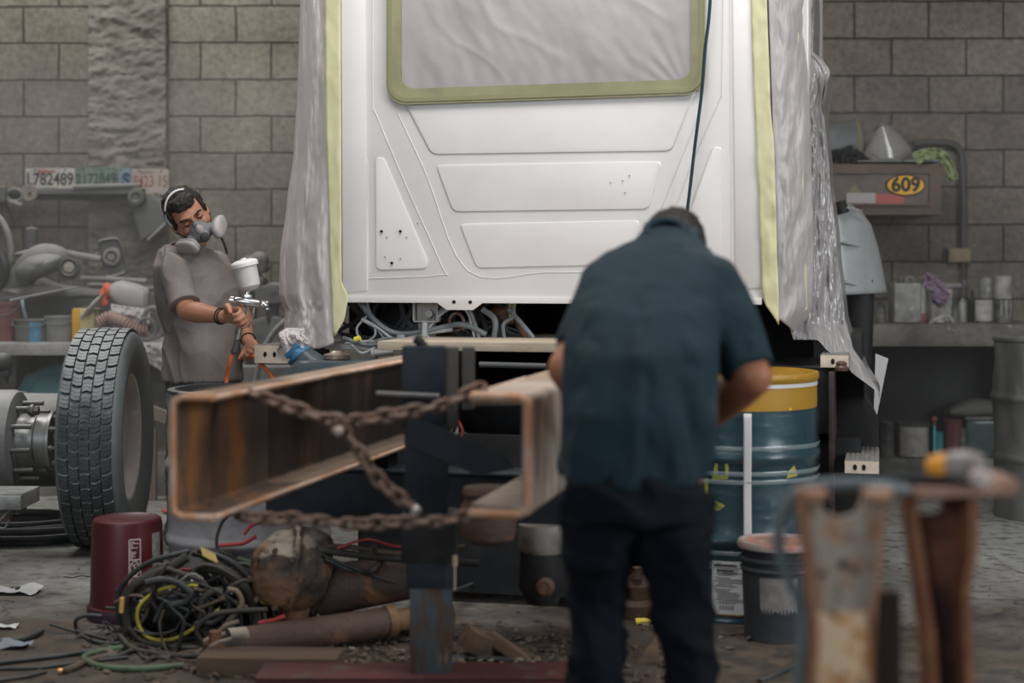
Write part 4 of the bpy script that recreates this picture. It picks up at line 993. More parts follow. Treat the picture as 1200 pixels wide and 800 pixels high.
shell('dashboard_cowl', [(16, 318), (30, 300), (56, 296), (74, 300), (72, 314), (50, 326), (22, 332)], 9.0, .12, mat('dusty_mid_plastic', (0.13, 0.135, 0.13), .7, dust=(.36, .35, .34), dl=.7), 'rounded grey instrument cowl left of the round-centred speaker bracket', 'cowl', 5, .12)
b = MB(); b.tube(bez([W(52, 301, 9.2), W(70, 296, 9.2), (W(95, 300, 9.2)), W(118, 304, 9.2)], 6), .022, 10); tag(b.build('trim_strip', dusty3), 'pale curved trim strip running behind the speaker bracket', 'trim strip')
b = MB(); b.tube(bez([W(92, 326, 9.22), W(130, 327, 9.22), W(172, 330, 9.2)], 6), .016, 10); tag(b.build('trim_strip', dusty3), 'thin grey trim strip below the square plate with a round hub', 'trim strip')
b = MB(); b.tube(bez([W(104, 334, 9.15), W(140, 334, 9.15), W(176, 338, 9.12), (W(196, 332, 9.1))], 6), .012, 8); tag(b.build('rod', dusty), 'long grey rod lying above the orange-capped bottle', 'rod')
t = thing('speaker_bracket', 'grey bracket with a round pinkish centre in the middle of the parts heap', 'bracket', W(82, 330, 9.0))
b = MB(); pl = rounded([(66, 328), (74, 306), (94, 302), (99, 312), (92, 330), (80, 327)], 5)
b.add([W(*p, 8.98) for p in pl]+[W(*p, 9.04) for p in pl], [tuple(range(len(pl)))[::-1], tuple(range(len(pl), 2*len(pl)))]+[(i, (i+1) % len(pl), (i+1) % len(pl)+len(pl), i+len(pl)) for i in range(len(pl))])
b.build('bracket_plate', dusty, t)
b = MB(); b.lathe([(.06, 0), (.062, .02), (.048, .03), (.04, .018), (0, .014)], W(82, 313, 8.97), (0, -1, 0), 24); b.build('bracket_ring', dusty2, t)
b = MB(); b.lathe([(.034, 0), (.03, .025), (0, .03)], W(82, 313, 8.97), (0, -1, 0), 20); b.build('round_center', mat('pinkish_dust', (0.33, 0.29, 0.27), .8), t)
t = thing('cover_plate', 'square grey cover with rounded corners and a round hub leaning on the wall', 'cover plate', W(132, 326, 9.3))
pl = rounded([(113, 281), (139, 277), (150, 320), (124, 328)], 7)
def inset(pl, k):
    cx = sum(p[0] for p in pl)/len(pl); cy = sum(p[1] for p in pl)/len(pl); return [(cx+(x-cx)*k, cy+(y-cy)*k) for x, y in pl]
lay = [(1, 9.34), (1, 9.28), (.95, 9.262), (.88, 9.27), (.84, 9.29), (.3, 9.285)]
n = len(pl); vs = [W(*p, d) for k, d in lay for p in inset(pl, k)]; fs = [(k*n+i, k*n+(i+1) % n, (k+1)*n+(i+1) % n, (k+1)*n+i) for k in range(len(lay)-1) for i in range(n)]+[tuple((len(lay)-1)*n+i for i in range(n)), tuple(range(n))[::-1]]
b = MB(); b.add(vs, fs); b.build('plate', dusty, t, smooth=40)
b = MB(); b.lathe([(.055, 0), (.052, .03), (.038, .035), (.034, .01), (.02, .01), (.02, .03), (0, .03)], W(132, 301, 9.28), (0, -1, 0), 24); b.build('hub', dusty3, t)
b = MB(); b.tube(bez([W(-6, 250, 9.2), W(4, 262, 9.15), W(11, 280, 9.12), W(13, 300, 9.1), W(8, 318, 9.1)], 6), .02, 10); tag(b.build('steering_wheel_rim', dusty), 'curved grey wheel rim at the left edge above the parts heap', 'wheel rim')
t = thing('motor_housing', 'small grey upright cylinder on a dusty tray above the parts heap', 'motor', W(38, 300, 9.25))
b = MB(); b.lathe([(.035, 0), (.04, .01), (.04, .12), (.03, .13), (.012, .135), (.012, .16), (0, .16)], W(37, 292, 9.25), n=20); b.build('motor', dusty2, t)
b = MB(); b.loft([(W(20, 298, 9.2), (0, .05, 0), (0, 0, .012)), (W(35, 297, 9.2), (0, .09, 0), (0, 0, .028)), (W(52, 292, 9.2), (0, .06, 0), (0, 0, .02)), (W(56, 288, 9.2), (0, .03, 0), (0, 0, .015))], 16); b.build('tray', dusty, t)
b = MB(); b.tube(bez([W(2, 298, 9.0), W(6, 312, 8.98), W(3, 328, 9.0), (W(-8, 340, 9))], 6), .03, 10); tag(b.build('black_duct', mat('dull_black_plastic', (.03, .032, .035), .5)), 'black duct at the left edge below the grey wheel rim', 'air duct')
b = MB(); b.tube([W(12, 352, 8.8), W(50, 344, 8.78), W(92, 336, 8.8)], [.008, .008, .006], 8); tag(b.build('thin_rod', dusty3), 'thin pale rod slanting up over the flat grey trim panel', 'rod')
b = MB(); b.tube(bez([W(26, 350, 8.9), W(27, 360, 8.88), W(30, 372, 8.9)], 5), .01, 8); tag(b.build('blue_hose', mat('pale_blue_hose', (.25, .32, .36), .5)), 'short pale blue hose dropping into the grey bucket', 'hose')
# bottle on its side with orange trigger cap
milky = mat('milky_plastic', (0.55, 0.53, 0.51), .45, c2=(.47, .45, .43), sc=6, transl=.2)
t = thing('spray_bottle', 'milky bottle with an orange cap lying on its side behind the tyre', 'bottle', W(152, 366, 8.75))
a, c = W(130, 341, 8.75), W(175, 352, 8.75)
b = MB(); dx = (c-a); b.loft([(a, (0, .035, 0), (0, 0, .035)), (a+dx*.12, (0, .06, 0), (0, 0, .06)), (a+dx*.3, (0, .075, 0), (0, 0, .078)), (a+dx*.7, (0, .075, 0), (0, 0, .08)), (a+dx*.92, (0, .07, 0), (0, 0, .072)), (a+dx, (0, .05, 0), (0, 0, .055))], 24, p=2.4); b.build('bottle_body', milky, t)
b = MB(); b.loft([(a-dx*.2, (0, .02, 0), (0, 0, .03)), (a-dx*.12, (0, .035, 0), (0, 0, .045)), (a, (0, .036, 0), (0, 0, .042))], 20); b.tube(bez([a-dx*.17+V((0, 0, .0)), a-dx*.18+V((0, -.02, -.05)), a-dx*.1+V((0, -.03, -.09))], 6), [.022]*6+[.02]*6+[.012], 8); b.build('orange_cap', mat('orange_red_plastic', (0.62, 0.13, 0.06), .5), t)
b = MB(); b.loft([(W(96, 372, 8.7), (0, .03, 0), (.01, 0, .02)), (W(104, 362, 8.7), (0, .05, 0), (.03, 0, .05)), (W(118, 350, 8.7), (0, .05, 0), (.03, 0, .045)), (W(124, 344, 8.72), (0, .03, 0), (.015, 0, .025))], 18)
tag(blob('milky_bottle', b, milky, None, .008, 3, lambda p, n: .008*mnoise.noise(p*22)), 'crumpled milky bottle leaning left of the orange cap', 'bottle')
b = MB(); b.grid(lambda u, v: W(lerp(130, 176, u), lerp(356, 384, v)+6*u, 8.68-.06*math.sin(v*PI)-.03*mnoise.fractal(V((u*6, v*5, 1)), .8, 2, 4)), 40, 26)
tag(b.build('white_film', mat('dusty_white_film', (.48, .465, .455), .6, transl=.2), smooth=80, solid=.002), 'crumpled whitish film below the bottle with the orange cap', 'plastic film')
b = MB(); pts = bez([W(116, 378, 8.62), W(128, 372, 8.62), W(142, 376, 8.6), W(156, 384, 8.6), W(172, 386, 8.62)], 16); b.tube(pts, [.034+.006*math.sin(i*1.6) for i in range(len(pts))], 16)
tag(b.build('corrugated_hose', mat('dusty_pink_hose', (0.36, 0.24, 0.215), .7), smooth=80), 'pinkish corrugated hose on the workbench just above the tyre', 'hose')
b = MB(); b.tube(ring_path(W(180, 378, 8.6), .055, .085, 20, V((1, 0, 0)), V((0, -.3, 1))), .014, 8, caps=False); b.tube(ring_path(W(172, 385, 8.6), .05, .06, 20, V((1, 0, 0)), V((0, -.3, 1))), .01, 8, caps=False); tag(b.build('hose_coil', dusty3), 'small coil of pale tube beside the painter on the workbench', 'hose')
b = MB(); b.grid(lambda u, v: W(lerp(148, 200, u), max(ybl(lerp(8.8, 8.58, min(1, v*6)))-1.2, lerp(398, 432, v)+4*math.sin(u*9)*v) if v > .16 else ybl(lerp(8.8, 8.58, v*6))-1.2, lerp(8.8, 8.58, min(1, v*6))-(.01 if v < .16 else 0)-.03*(v > .16)*mnoise.fractal(V((u*5, v*4, 5)), .8, 2, 4)-.02*math.sin(v*3)*(v > .16)), 36, 20)
tag(b.build('hanging_film', mat('dusty_white_film', (.48, .465, .455), .6), smooth=80, solid=.003), 'dusty pale film hanging over the bench edge right of the tyre', 'plastic film')
# steel ledge on the wall with the number plates
t = thing('wall_ledge', 'dusty steel angle ledge on the left wall under three old licence plates', 'shelf', W(80, 236, 9.6))
b = MB(); a, c = W(-30, 222, 9.5), W(168, 222, 9.5); b.box(((a.x+c.x)/2, 9.55, a.z), (c.x-a.x, .16, .012)); b.box(((a.x+c.x)/2, 9.47, a.z-.015), (c.x-a.x, .012, .03)); b.box(((a.x+c.x)/2, 9.635, a.z-.03), (c.x-a.x, .012, .06)); b.build('angle_bar', dusty2, t, bevel=.003)
b = MB(); b.tube([W(86, 219, 9.46), W(165, 217, 9.46)], .016, 10); b.build('pipe', dusty, t)
LZ = a.z+.008
black_l = mat('plate_black', (.02, .02, .02), .6)
def plate_(name, px0, py0, px1, py1, d, m, label, tilt=0.0, ang=0.0, parts=()):
    c = W((px0+px1)/2, (py0+py1)/2, d); w_, h = (px1-px0)*d/F, (py1-py0)*d/F
    t = thing(name, label, 'licence plate', c-V((0, 0, h/2)), 'licence plates on the wall ledge')
    R = Matrix.Rotation(ang, 3, 'Y') @ Matrix.Rotation(-tilt, 3, 'X'); ux, uz, uy = R @ V((1, 0, 0)), R @ V((0, 0, 1)), R @ V((0, -1, 0))
    pl = rounded([(-w_/2, -h/2), (w_/2, -h/2), (w_/2, h/2), (-w_/2, h/2)], .012, 3)
    b = MB(); b.prism(pl, c, ux, uz, uy, .004); b.prism([(x*.97, z*.94) for x, z in pl], c+uy*.004, ux, uz, uy, .0015, top=.985); b.build('plate', m, t)
    for txt, size, ox, oz, mm, kw in parts:
        b = MB(); text_mb(b, txt, size, c+uy*.0062+ux*ox*w_+uz*oz*h, ux, uz, uy, .0005, **kw); b.build('lettering', mm, t, fix=False, smooth=0)
    b = MB()
    for s_ in (-.3, .3): b.cyl(c+ux*w_*s_+uz*h*.42, c+ux*w_*s_+uz*h*.42+uy*.007, .006, n=10)
    b.build('screw_hole', black_l, t)['kind'] = 'stuff'
    return t
plate_('licence_plate', 30, 197, 88, 223, 9.55, mat('plate_white', (.36, .35, .32), .5, c2=(.29, .28, .26), sc=12), 'white licence plate reading L782489 with red script above the digits', .0, .0,
       [('L782489', .105, .0, -.02, black_l, dict(sx=.80, bold=.002)), ('Jalisco', .034, -.08, .36, mat('plate_red', (.28, .06, .045), .6), dict(sx=1.3, bold=.0012, shear=.2)), ('TRANS PRIV', .017, 0, -.41, black_l, {})])
plate_('licence_plate', 89, 196, 137, 221, 9.57, mat('plate_green', (.07, .125, .09), .5, c2=(.15, .19, .155), sc=10), 'dull green licence plate with black digits between the two pale plates', 0, -.03,
       [('2172849', .1, .0, -.08, mat('plate_dark', (.018, .04, .032), .6), dict(sx=.72, bold=.002))])
plate_('licence_plate', 138, 197, 158, 221, 9.6, mat('plate_blue', (.16, .22, .24), .5), 'narrow pale blue plate with a dark mark left of the pink-lettered plate', 0, 0,
       [('S', .11, .0, -.1, mat('plate_navy', (.01, .04, .09), .6), dict(bold=.006))])
plate_('licence_plate', 155, 198, 198, 228, 9.56, mat('plate_pinkish', (.36, .31, .27), .5, c2=(.28, .24, .21), sc=12), 'off-white licence plate with reddish digits nearest the painter', 0, 0,
       [('8423 15', .1, .0, -.0, mat('plate_rust', (.23, .085, .06), .6), dict(sx=.66, bold=.001)), ('MEXICO', .024, -.1, .37, mat('plate_brown', (.12, .08, .06), .6), {})])
t = thing('round_disc', 'small round grey disc hanging in front of the white licence plate', 'disc', W(35, 236, 9.44))
b = MB(); b.lathe([(0, 0), (.05, 0), (.054, .006), (.054, .02), (.048, .026), (.012, .022), (.01, .03), (0, .03)], W(35, 226, 9.46), (0, -1, 0), 28); b.build('disc', mat('brownish_disc', (.19, .17, .155), .7), t)
b = MB(); b.cyl(W(35, 226, 9.432), W(35, 226, 9.425), .008); b.build('hub_hole', black_l, t)
b = MB(); b.tube(ring_path(W(17, 229, 9.44), .05, .038, 20, V((1, 0, 0)), V((0, 0, 1))), .012, 8, caps=False); b.tube([W(10, 236, 9.44), W(26, 241, 9.42)], .014, 8); tag(b.build('exhaust_clamp', dusty), 'grey ring clamp left of the round disc on the wall ledge', 'clamp')
b = MB(); b.box(W(-2, 228, 9.45), (.12, .1, .1)); b.tube([W(4, 240, 9.5), W(10, 262, 9.55)], .03, 10); tag(blob('bracket', b, dusty2, None, .008, 3), 'dark dusty bracket at the far left end of the wall ledge', 'bracket')
t = thing('bell_housing', 'grey tapered housing with a round pulley hanging below the pink-lettered plate', 'housing', W(183, 286, 9.5))
b = MB(); b.loft([(W(168, 232, 9.5), V((.06, 0, .03)), (0, .05, 0)), (W(176, 248, 9.48), V((.10, 0, .05)), (0, .06, 0)), (W(182, 272, 9.46), V((.085, 0, .06)), (0, .07, 0))], 24, p=3)
b.loft([(W(183, 226, 9.5), (.012, 0, 0), (0, .03, 0)), (W(192, 240, 9.5), (.03, 0, 0), (0, .04, 0)), (W(196, 262, 9.48), (.03, 0, .01), (0, .05, 0))], 14)
b.build('housing', dusty2, t)
b = MB(); b.tube([W(173, 281, 9.38), W(194, 262, 9.38)], .009, 8); b.build('rim_edge', dusty3, t)
b = MB(); b.lathe([(0, -.02), (.05, -.02), (.055, .0), (.05, .02), (.03, .025), (.02, .01), (0, .01)], W(160, 231, 9.42), (0, -1, 0), 28); b.build('pulley', dusty2, t)
# things behind the painter, right of him
b = MB(); b.tube(bez([W(339, 372, 8.6), W(322, 388, 8.6), W(308, 412, 8.6), W(301, 440, 8.6), W(300, 470, 8.6), W(302, 560, 8.6), W(305, 580, 8.6)], 6), .028, 12, ell=.6); tag(b.build('bent_tube', dusty3), 'pale bent tube standing behind the painter near the truck step', 'tube')
t = thing('engine_block', 'dust-covered engine parts stacked on a crate behind the painter', 'engine', (W(300, 560, 9.2).x, 9.2, 0))
b = MB(); cx = W(300, 0, 9.2).x; b.box((cx, 9.2, .35), (.55, .5, .7)); b.build('crate', dusty, t, bevel=.01)
for i, (px, py, w_, h_) in enumerate(((300, 395, .22, .2), (318, 345, .17, .12), (292, 330, .2, .06), (330, 392, .15, .2), (300, 310, .15, .05))):
    b = MB(); p = W(px, py, 9.2); b.box(p, (w_, .2, h_), rot=Matrix.Rotation(.2*i-.3, 3, 'Y')); b.sphere(p+V((.03, -.05, .02)), .06)
    if i < 4: b.box((p.x, 9.25, (p.z+.7)/2), (.07, .08, max(.05, p.z-.7)))
    blob('engine_part', b, dusty, t, .012, 3)
# teal tarp and brown gear beneath the left bench
b = MB(); b.loft([(W(60, 495, 9.0), (.2, 0, 0), (0, .15, 0)), (W(66, 470, 9.0), (.24, 0, 0), (0, .18, 0)), (W(74, 440, 9.0), (.2, 0, 0), (0, .15, 0)), (W(80, 425, 9.0), (.08, 0, 0), (0, .08, 0))], 24)
tag(blob('tarp_bundle', b, mat('teal_tarp', (0.06, 0.20, 0.23), .7, c2=(.12, .2, .21), sc=4), None, .02, 3, lambda p, n: .03*mnoise.fractal(p*5, .7, 2, 3)), 'bundled teal tarp under the left workbench behind the tyre', 'tarp')
b = MB(); b.loft([(W(88, 482, 9.1), (.13, 0, 0), (0, .1, 0)), (W(92, 440, 9.1), (.12, 0, 0), (0, .1, 0)), (W(90, 420, 9.1), (.06, 0, 0), (0, .06, 0))], 20)
tag(blob('cloth_sack', b, dusty, None, .02, 3, lambda p, n: .02*mnoise.fractal(p*7, .7, 2, 3)), 'pale dusty sack beside the teal tarp under the left bench', 'sack')
b = MB(); b.box((-2.52, 9.3, .37), (.66, .2, .3)); tag(b.build('wooden_crate', dusty2, bevel=.01), 'low dusty box on the shelf under the left bench', 'crate')
b = MB(); b.prism([(0, 0), (.36, -.13), (.36, -.07), (0, .07)], W(176, 490, 8.4), (1, 0, 0), (0, 0, 1), (0, 1, 0), .05); b.box(W(178, 500, 8.43)-V((0, 0, .22)), (.05, .05, .42)); tag(b.build('sloping_brace', mat('dusty_brown_timber', (.24, .2, .175), .8)), 'dusty sloping timber brace between the tyre and the grey drum', 'timber')
b = MB(); b.box((W(150, 0, 8.9).x+.15, 8.62, .12), (1.2, .05, .24)); tag(b.build('low_board', dusty3, bevel=.005), 'pale low board along the floor behind the truck tyre', 'board')
b = MB(); b.box((-3.2, 8.75, .12), (1.6, .05, .24)); tag(b.build('dark_low_board', dusty2, bevel=.005), 'dark low board along the floor behind the hub and hoses', 'board')

# ================================================================ LEFT MIDDLE GROUND
# truck tyre with lug tread
wc_ = V(((125-600)*7.03/F, 7.03, .502)); ax = V((math.cos(math.radians(3.8)), math.sin(math.radians(3.8)), 0))
yv = V((-ax.y, ax.x, 0))
ty = thing('truck_tire', 'upright truck tyre with dusty zigzag lug tread standing behind the red bucket', 'tire', V((wc_.x, wc_.y, 0)))
rub = mat('dusty_tyre_rubber', (0.045, 0.05, 0.053), .75, c2=(0.07, 0.075, 0.078), sc=6, dust=(0.42, 0.44, 0.44), dl=.72, bump=.1)
rub2 = mat('dusty_tyre_sidewall', (0.15, 0.165, 0.17), .65, c2=(0.18, 0.19, 0.195), sc=5, dust=(0.3, 0.3, 0.3), dl=1.0)
RT = .5; HWD = .115
b = MB(); prof = [(.285, -.10), (.30, -.115), (.36, -.135), (.43, -.138), (.468, -.128), (.478, -HWD), (.484, -.06), (.485, 0), (.484, .06), (.478, HWD), (.468, .128), (.455, .132), (.45, .137), (.44, .137), (.435, .142), (.36, .138), (.30, .118), (.285, .10)]
b.lathe(prof, wc_, tuple(ax), 96); b.build('carcass', rub2, ty, smooth=50)
tr = MB()
def cylp(v, th, r):
    return wc_+ax*v+(yv*math.cos(th)+UP*math.sin(th))*r
NB = 45; RW = 2*HWD/5
for rb_ in range(5):
    v0 = -HWD+rb_*RW+.0035; v1 = v0+RW-.007; ph = (rb_ % 2)*.5
    chev = .0 if rb_ != 2 else 0
    for k in range(NB):
        for sp in range(3):
            a0 = (k+ph+.10+.27*sp)/NB*2*PI; a1 = (k+ph+.10+.27*sp+.245)/NB*2*PI
            sk = .14/NB*2*PI*(1 if rb_ < 2 else (-1 if rb_ > 2 else 0)); mid = .09/NB*2*PI
            vs = []
            for (v, off) in ((v0, -sk/2), ((v0+v1)/2, mid if rb_ in (1, 3) else (-mid if rb_ == 2 else mid*.5)), (v1, sk/2)):
                rr = RT-.5*(v*v)*.8
                for a in (a0+off, a1+off):
                    vs += [cylp(v, a, .47), cylp(v, a, rr)]
            fs = [(1, 3, 7, 5), (5, 7, 11, 9), (0, 1, 5, 4), (4, 5, 9, 8), (2, 6, 7, 3), (6, 10, 11, 7), (0, 2, 3, 1), (8, 9, 11, 10)]
            tr.add(vs, fs)
tr.build('tread', rub, ty, smooth=0)
b = MB()
for a in range(0, 96):   # shoulder rib cuts
    pass
b.lathe([(.286, .095), (.290, .108), (.278, .106), (.270, .09), (.262, .05), (.2, .03), (.12, .02), (0, .02)], wc_, tuple(ax), 64)
b.lathe([(.286, -.095), (.27, -.09), (.262, -.05)], wc_, tuple(ax), 64)
b.build('rim_dish', mat('chalky_pink_grey_rim', (0.66, 0.62, 0.60), .7, c2=(0.56, 0.525, 0.51), sc=5, c3=(.72, .70, .69), sc3=14), ty)
# axle ends
steel = mat('grey_machined_steel', (0.30, 0.30, 0.29), .42, metal=.55, c2=(0.2, 0.2, 0.195), sc=7, dust=(.34, .33, .32), dl=1.0)
iron = mat('dusty_grey_iron', (0.15, 0.152, 0.15), .6, c2=(0.11, 0.11, 0.108), sc=6, dust=(0.40, 0.39, 0.38), dl=.75)
axl = thing('wheel_hub', 'bare truck axle hub with protruding wheel studs at the left edge', 'hub', (-2.62, 6.8, 0))
hc = V(((22-600)*6.8/F, 6.8, W(0, 516, 6.8).z)); X1 = V((1, 0.03, 0)).normalized()
b = MB(); b.lathe([(0, -.5), (.10, -.5), (.10, -.25), (.19, -.2), (.225, -.12), (.225, -.02), (.215, 0), (.17, .012), (.13, .012), (0, .012)], hc, tuple(X1), 48); b.build('hub_flange', iron, axl)
b = MB(); b.lathe([(.12, 0), (.118, .05), (.112, .06), (.112, .085), (.12, .095), (.118, .14), (.13, .145), (.13, .16), (.10, .162), (.05, .163), (.045, .175), (0, .175)], hc, tuple(X1), 40); b.build('hub_barrel', steel, axl)
stm = mat('dark_stud_steel', (0.12, 0.115, 0.11), .45, metal=.5, dust=(.3, .3, .3), dl=1.1)
u_, v_ = V((0, 1, 0)), UP
for i in range(10):
    a = 2*PI*i/10+.15; p = hc+(u_*math.cos(a)+v_*math.sin(a))*.165
    b = MB(); b.cyl(p, p+X1*.10, .011, n=10); b.build('wheel_stud', stm, axl)
b = MB(); a = 2*PI*3/10+.15; p = hc+(u_*math.cos(a)+v_*math.sin(a))*.165
p = hc+V((.09, -.085, .14)); b.cyl(p-X1*.02, p+X1*.025, .022, n=6); b.cyl(p-X1*.01, p+X1*.005, .028, n=20); b.build('wheel_nut', stm, axl, bevel=.002)
for i in range(8):
    a = 2*PI*i/8+.2; p = hc+X1*.16+(u_*math.cos(a)+v_*math.sin(a))*.108
    b = MB(); b.cyl(p, p+X1*.045, .007, n=8); b.cyl(p, p+X1*.018, .013, n=6); b.build('flange_bolt', steel, axl)
b = MB(); b.tube(bez([hc+X1*.165+V((0, -.03, .10)), hc+X1*.19+V((0, -.05, .06)), hc+X1*.2+V((0, -.03, 0)), hc+X1*.17+V((0, -.03, -.03))], 5), .004, 6); b.build('lock_wire', steel, axl)
b = MB(); q = V((hc.x-.42, 6.8, 0)); b.lathe([(.15, 0), (.15, .01), (.04, .05), (.035, hc.z-.1)], q, n=4, ); b.build('axle_stand', blk, axl)
bd_ = thing('brake_drum', 'plain grey brake drum behind the studded hub, beside the tyre', 'brake drum', (-2.55, 7.5, 0))
dc = V(((75-600)*7.5/F, 7.5, W(0, 515, 7.5).z))
b = MB(); b.lathe([(0, -.62), (.08, -.62), (.08, -.3), (.17, -.285), (.205, -.27), (.235, -.245), (.237, -.20), (.228, -.195), (.225, -.02), (.215, 0), (.195, .004), (.19, -.01), (.12, -.012), (0, -.012)], dc, tuple(X1), 56); b.build('drum_casting', iron, bd_)
b = MB(); p = dc+V((-.018, -.19, .115)); b.cyl(p, p+V((0, -.02, .012)), .01, n=10); b.build('drum_plug', stm, bd_)
b = MB(); q = V((dc.x-.5, 7.5, 0)); b.lathe([(.15, 0), (.15, .01), (.04, .05), (.035, dc.z-.08)], q, n=4); b.build('axle_stand', blk, bd_)
# brown canister with black gear at the far left
t = thing('gear_reducer', 'brown and black machine part at the left edge above the hub', 'machine part', W(4, 480, 7.2))
b = MB(); p = W(4, 462, 7.4); b.cyl(p-V((0, 0, .66)), p, .045); b.build('brown_column', mat('brown_machine_paint', (.13, .09, .075), .6), t)
b = MB(); b.sphere(W(3, 425, 7.4), (.05, .05, .05)); b.box(W(3, 437, 7.4), (.07, .06, .03)); b.cyl(W(3, 440, 7.4), W(3, 450, 7.4), .03); b.build('top_fitting', mat('dusty_black_fitting', (.05, .05, .05), .6, dust=(.3, .3, .3), dl=.9), t)
# ribbed aluminium plate on a low stand, mostly outside the frame
t = thing('ribbed_plate_stand', 'corner of a ribbed aluminium plate jutting in at the left edge', 'plate', (-2.25, 6.0, 0))
pz = W(0, 577, 6.0).z; xr_ = W(31, 0, 6.0).x
b = MB(); b.box((xr_-.35, 6.05, pz-.03), (.7, .24, .055))
for i in range(9): b.box((xr_-.35, 5.95+.026*i, pz), (.7, .012, .006))
b.build('ribbed_plate', mat('dull_aluminium', (.34, .34, .33), .45, metal=.6, c2=(.22, .22, .21), sc=12), t, bevel=.003)
b = MB(); b.box((xr_-.1, 6.05, pz-.07), (.14, .1, .03)); b.tube(bez([(xr_-.05, 5.96, pz-.06), (xr_-.075, 5.94, pz-.09), (xr_-.10, 5.95, pz-.12), (xr_-.07, 5.95, pz-.13), (xr_-.055, 5.96, pz-.1)], 5), .004, 6); b.build('bracket_hook', iron, t)
b = MB(); b.box((xr_-.62, 6.05, (pz-.06)/2), (.1, .2, pz-.06)); b.build('stand_leg', blk, t)
# coil of black hose on the floor
hb = mat('black_rubber_hose', (0.018, 0.02, 0.021), .5, c2=(0.04, 0.042, 0.042), sc=10, dust=(.10, .10, .10), dl=1.0)
b = MB()
for i in range(9):
    r = .26+.03*(i % 4)+.01*math.sin(i*2); z = .018+.016*(i//2)*1.2
    cc = V((W(12, 0, 7.1).x+.02*math.sin(i*3), 7.25+.02*math.cos(i*2), z)); b.tube(ring_path(cc, r*1.12, r*.75, 40), .016, 8, caps=False)
tag(b.build('hose_coil', hb), 'coil of black hose lying on the floor left of the tyre', 'hose')
# red bucket turned upside down
rc = V(((149-600)*5.62/F, 5.62, 0))
rbk = thing('upturned_bucket', 'dark red plastic bucket standing upside down on the floor before the tyre', 'bucket', rc)
redm = mat('dark_red_plastic', (0.085, 0.009, 0.013), .42, c2=(0.06, 0.006, 0.010), sc=5, c3=(0.24, 0.10, 0.10), sc3=16, lo3=.64, hi3=.75, stretch=(1.5, 1.5, .5), spec=.5)
b = MB(); b.lathe([(.128, 0), (.141, 0), (.141, .012), (.134, .018), (.134, .03), (.141, .034), (.14, .046), (.133, .05), (.131, .1), (.126, .34), (.122, .356), (.115, .362), (.108, .357), (0, .355)], rc, n=56); b.build('bucket_body', redm, rbk)
b = MB(); b.lathe([(.1415, .0), (.143, .004), (.143, .04), (.1415, .044)], rc, n=56); b.build('rim_band', mat('dark_rim_band', (.05, .03, .045), .5), rbk)
lab = mat('faded_pink_print', (0.62, 0.50, 0.50), .7)
fr = math.radians(28)
def onb(a, z): r = lerp(.134, .126, (z-.05)/.29)+.0015; q = a+fr; return rc+V((r*math.sin(q), -r*math.cos(q), z))
def line(mb, a0, z0, a1, z1, w_=.0021, n=6):
    mb.tube([onb(lerp(a0, a1, i/n), lerp(z0, z1, i/n)) for i in range(n+1)], w_, 5)
b = MB(); L0, L1, Z0, Z1 = -.19, .12, .135, .30
for q in ((L0, Z0, L1, Z0), (L1, Z0, L1, Z1), (L1, Z1, L0, Z1), (L0, Z1, L0, Z0), (L0, .228, L1, .228), (L0, .168, L1, .168)): line(b, *q)
random.seed(3)
for i in range(12):
    z = .234+i*.0052; line(b, L0+.02, z, L0+.05+random.random()*.22, z, .0013)
for i in range(4):
    z = .142+i*.006; line(b, L0+.02, z, L0+.08+random.random()*.18, z, .0013)
cz, ca = .198, -.035
for k in range(24):
    a0, a1 = 2*PI*k/24, 2*PI*(k+1)/24; line(b, ca+.19*math.cos(a0)*.66, cz+.025*math.sin(a0), ca+.19*math.cos(a1)*.66, cz+.025*math.sin(a1), .0018, 1)
line(b, ca-.09, cz+.018, ca+.09, cz-.018, .0018)
for k in range(10): a0 = 2*PI*k/10; a1 = a0+.63; line(b, ca+.03+.045*math.cos(a0), cz+.008+.008*math.sin(a0), ca+.03+.045*math.cos(a1), cz+.008+.008*math.sin(a1), .0016, 1)
line(b, ca-.05, cz-.012, ca+.03, cz-.004); line(b, ca-.02, cz+.0, ca+.02, cz-.016)
b.build('warning_print', lab, rbk)
b = MB(); b.grid(lambda u, v: onb(lerp(.50, .86, u), lerp(.13, .315, v)), 10, 6); b.build('paper_label', mat('faded_grey_label', (.35, .35, .35), .8, c2=(.2, .2, .2), sc=60), rbk, fix=False)
b = MB()
for p in ((L0-.1, .09),): pass
# scraps on the floor at the left
wht = mat('white_scrap', (.5, .5, .49), .8)
def scrap(px, py, s_, label, m=wht, seed=0):
    c = G(px, py); b = MB()
    b.grid(lambda u, v: c+V(((u-.5)*s_*1.5, (v-.5)*s_, .004+s_*.28*abs(math.sin(u*3+v*2+seed))*(.6+.5*mnoise.noise(V((u*3, v*3, seed)))))), 8, 8)
    return tag(b.build('paper_scrap', m, smooth=0, solid=.001), label, 'paper scrap')
scrap(22, 695, .11, 'folded white paper scrap on the floor at the left edge', seed=.5)
scrap(8, 736, .05, 'tiny white scrap on the floor just above the hose end')
scrap(12, 758, .09, 'flat bluish scrap under the hose end at the left edge', mat('bluish_scrap', (.2, .22, .25), .8), 2)
scrap(7, 693, .07, 'dark scrap beside the folded white paper at the left edge', mat('dark_scrap', (.03, .03, .03), .8), 3)
b = MB(); b.tube(bez([G(75, 676), G(85, 677), G(95, 675), G(105, 676)], 5), .004, 6); tag(b.build('twig', hb), 'thin dark wire bit on the floor left of the red bucket', 'wire')
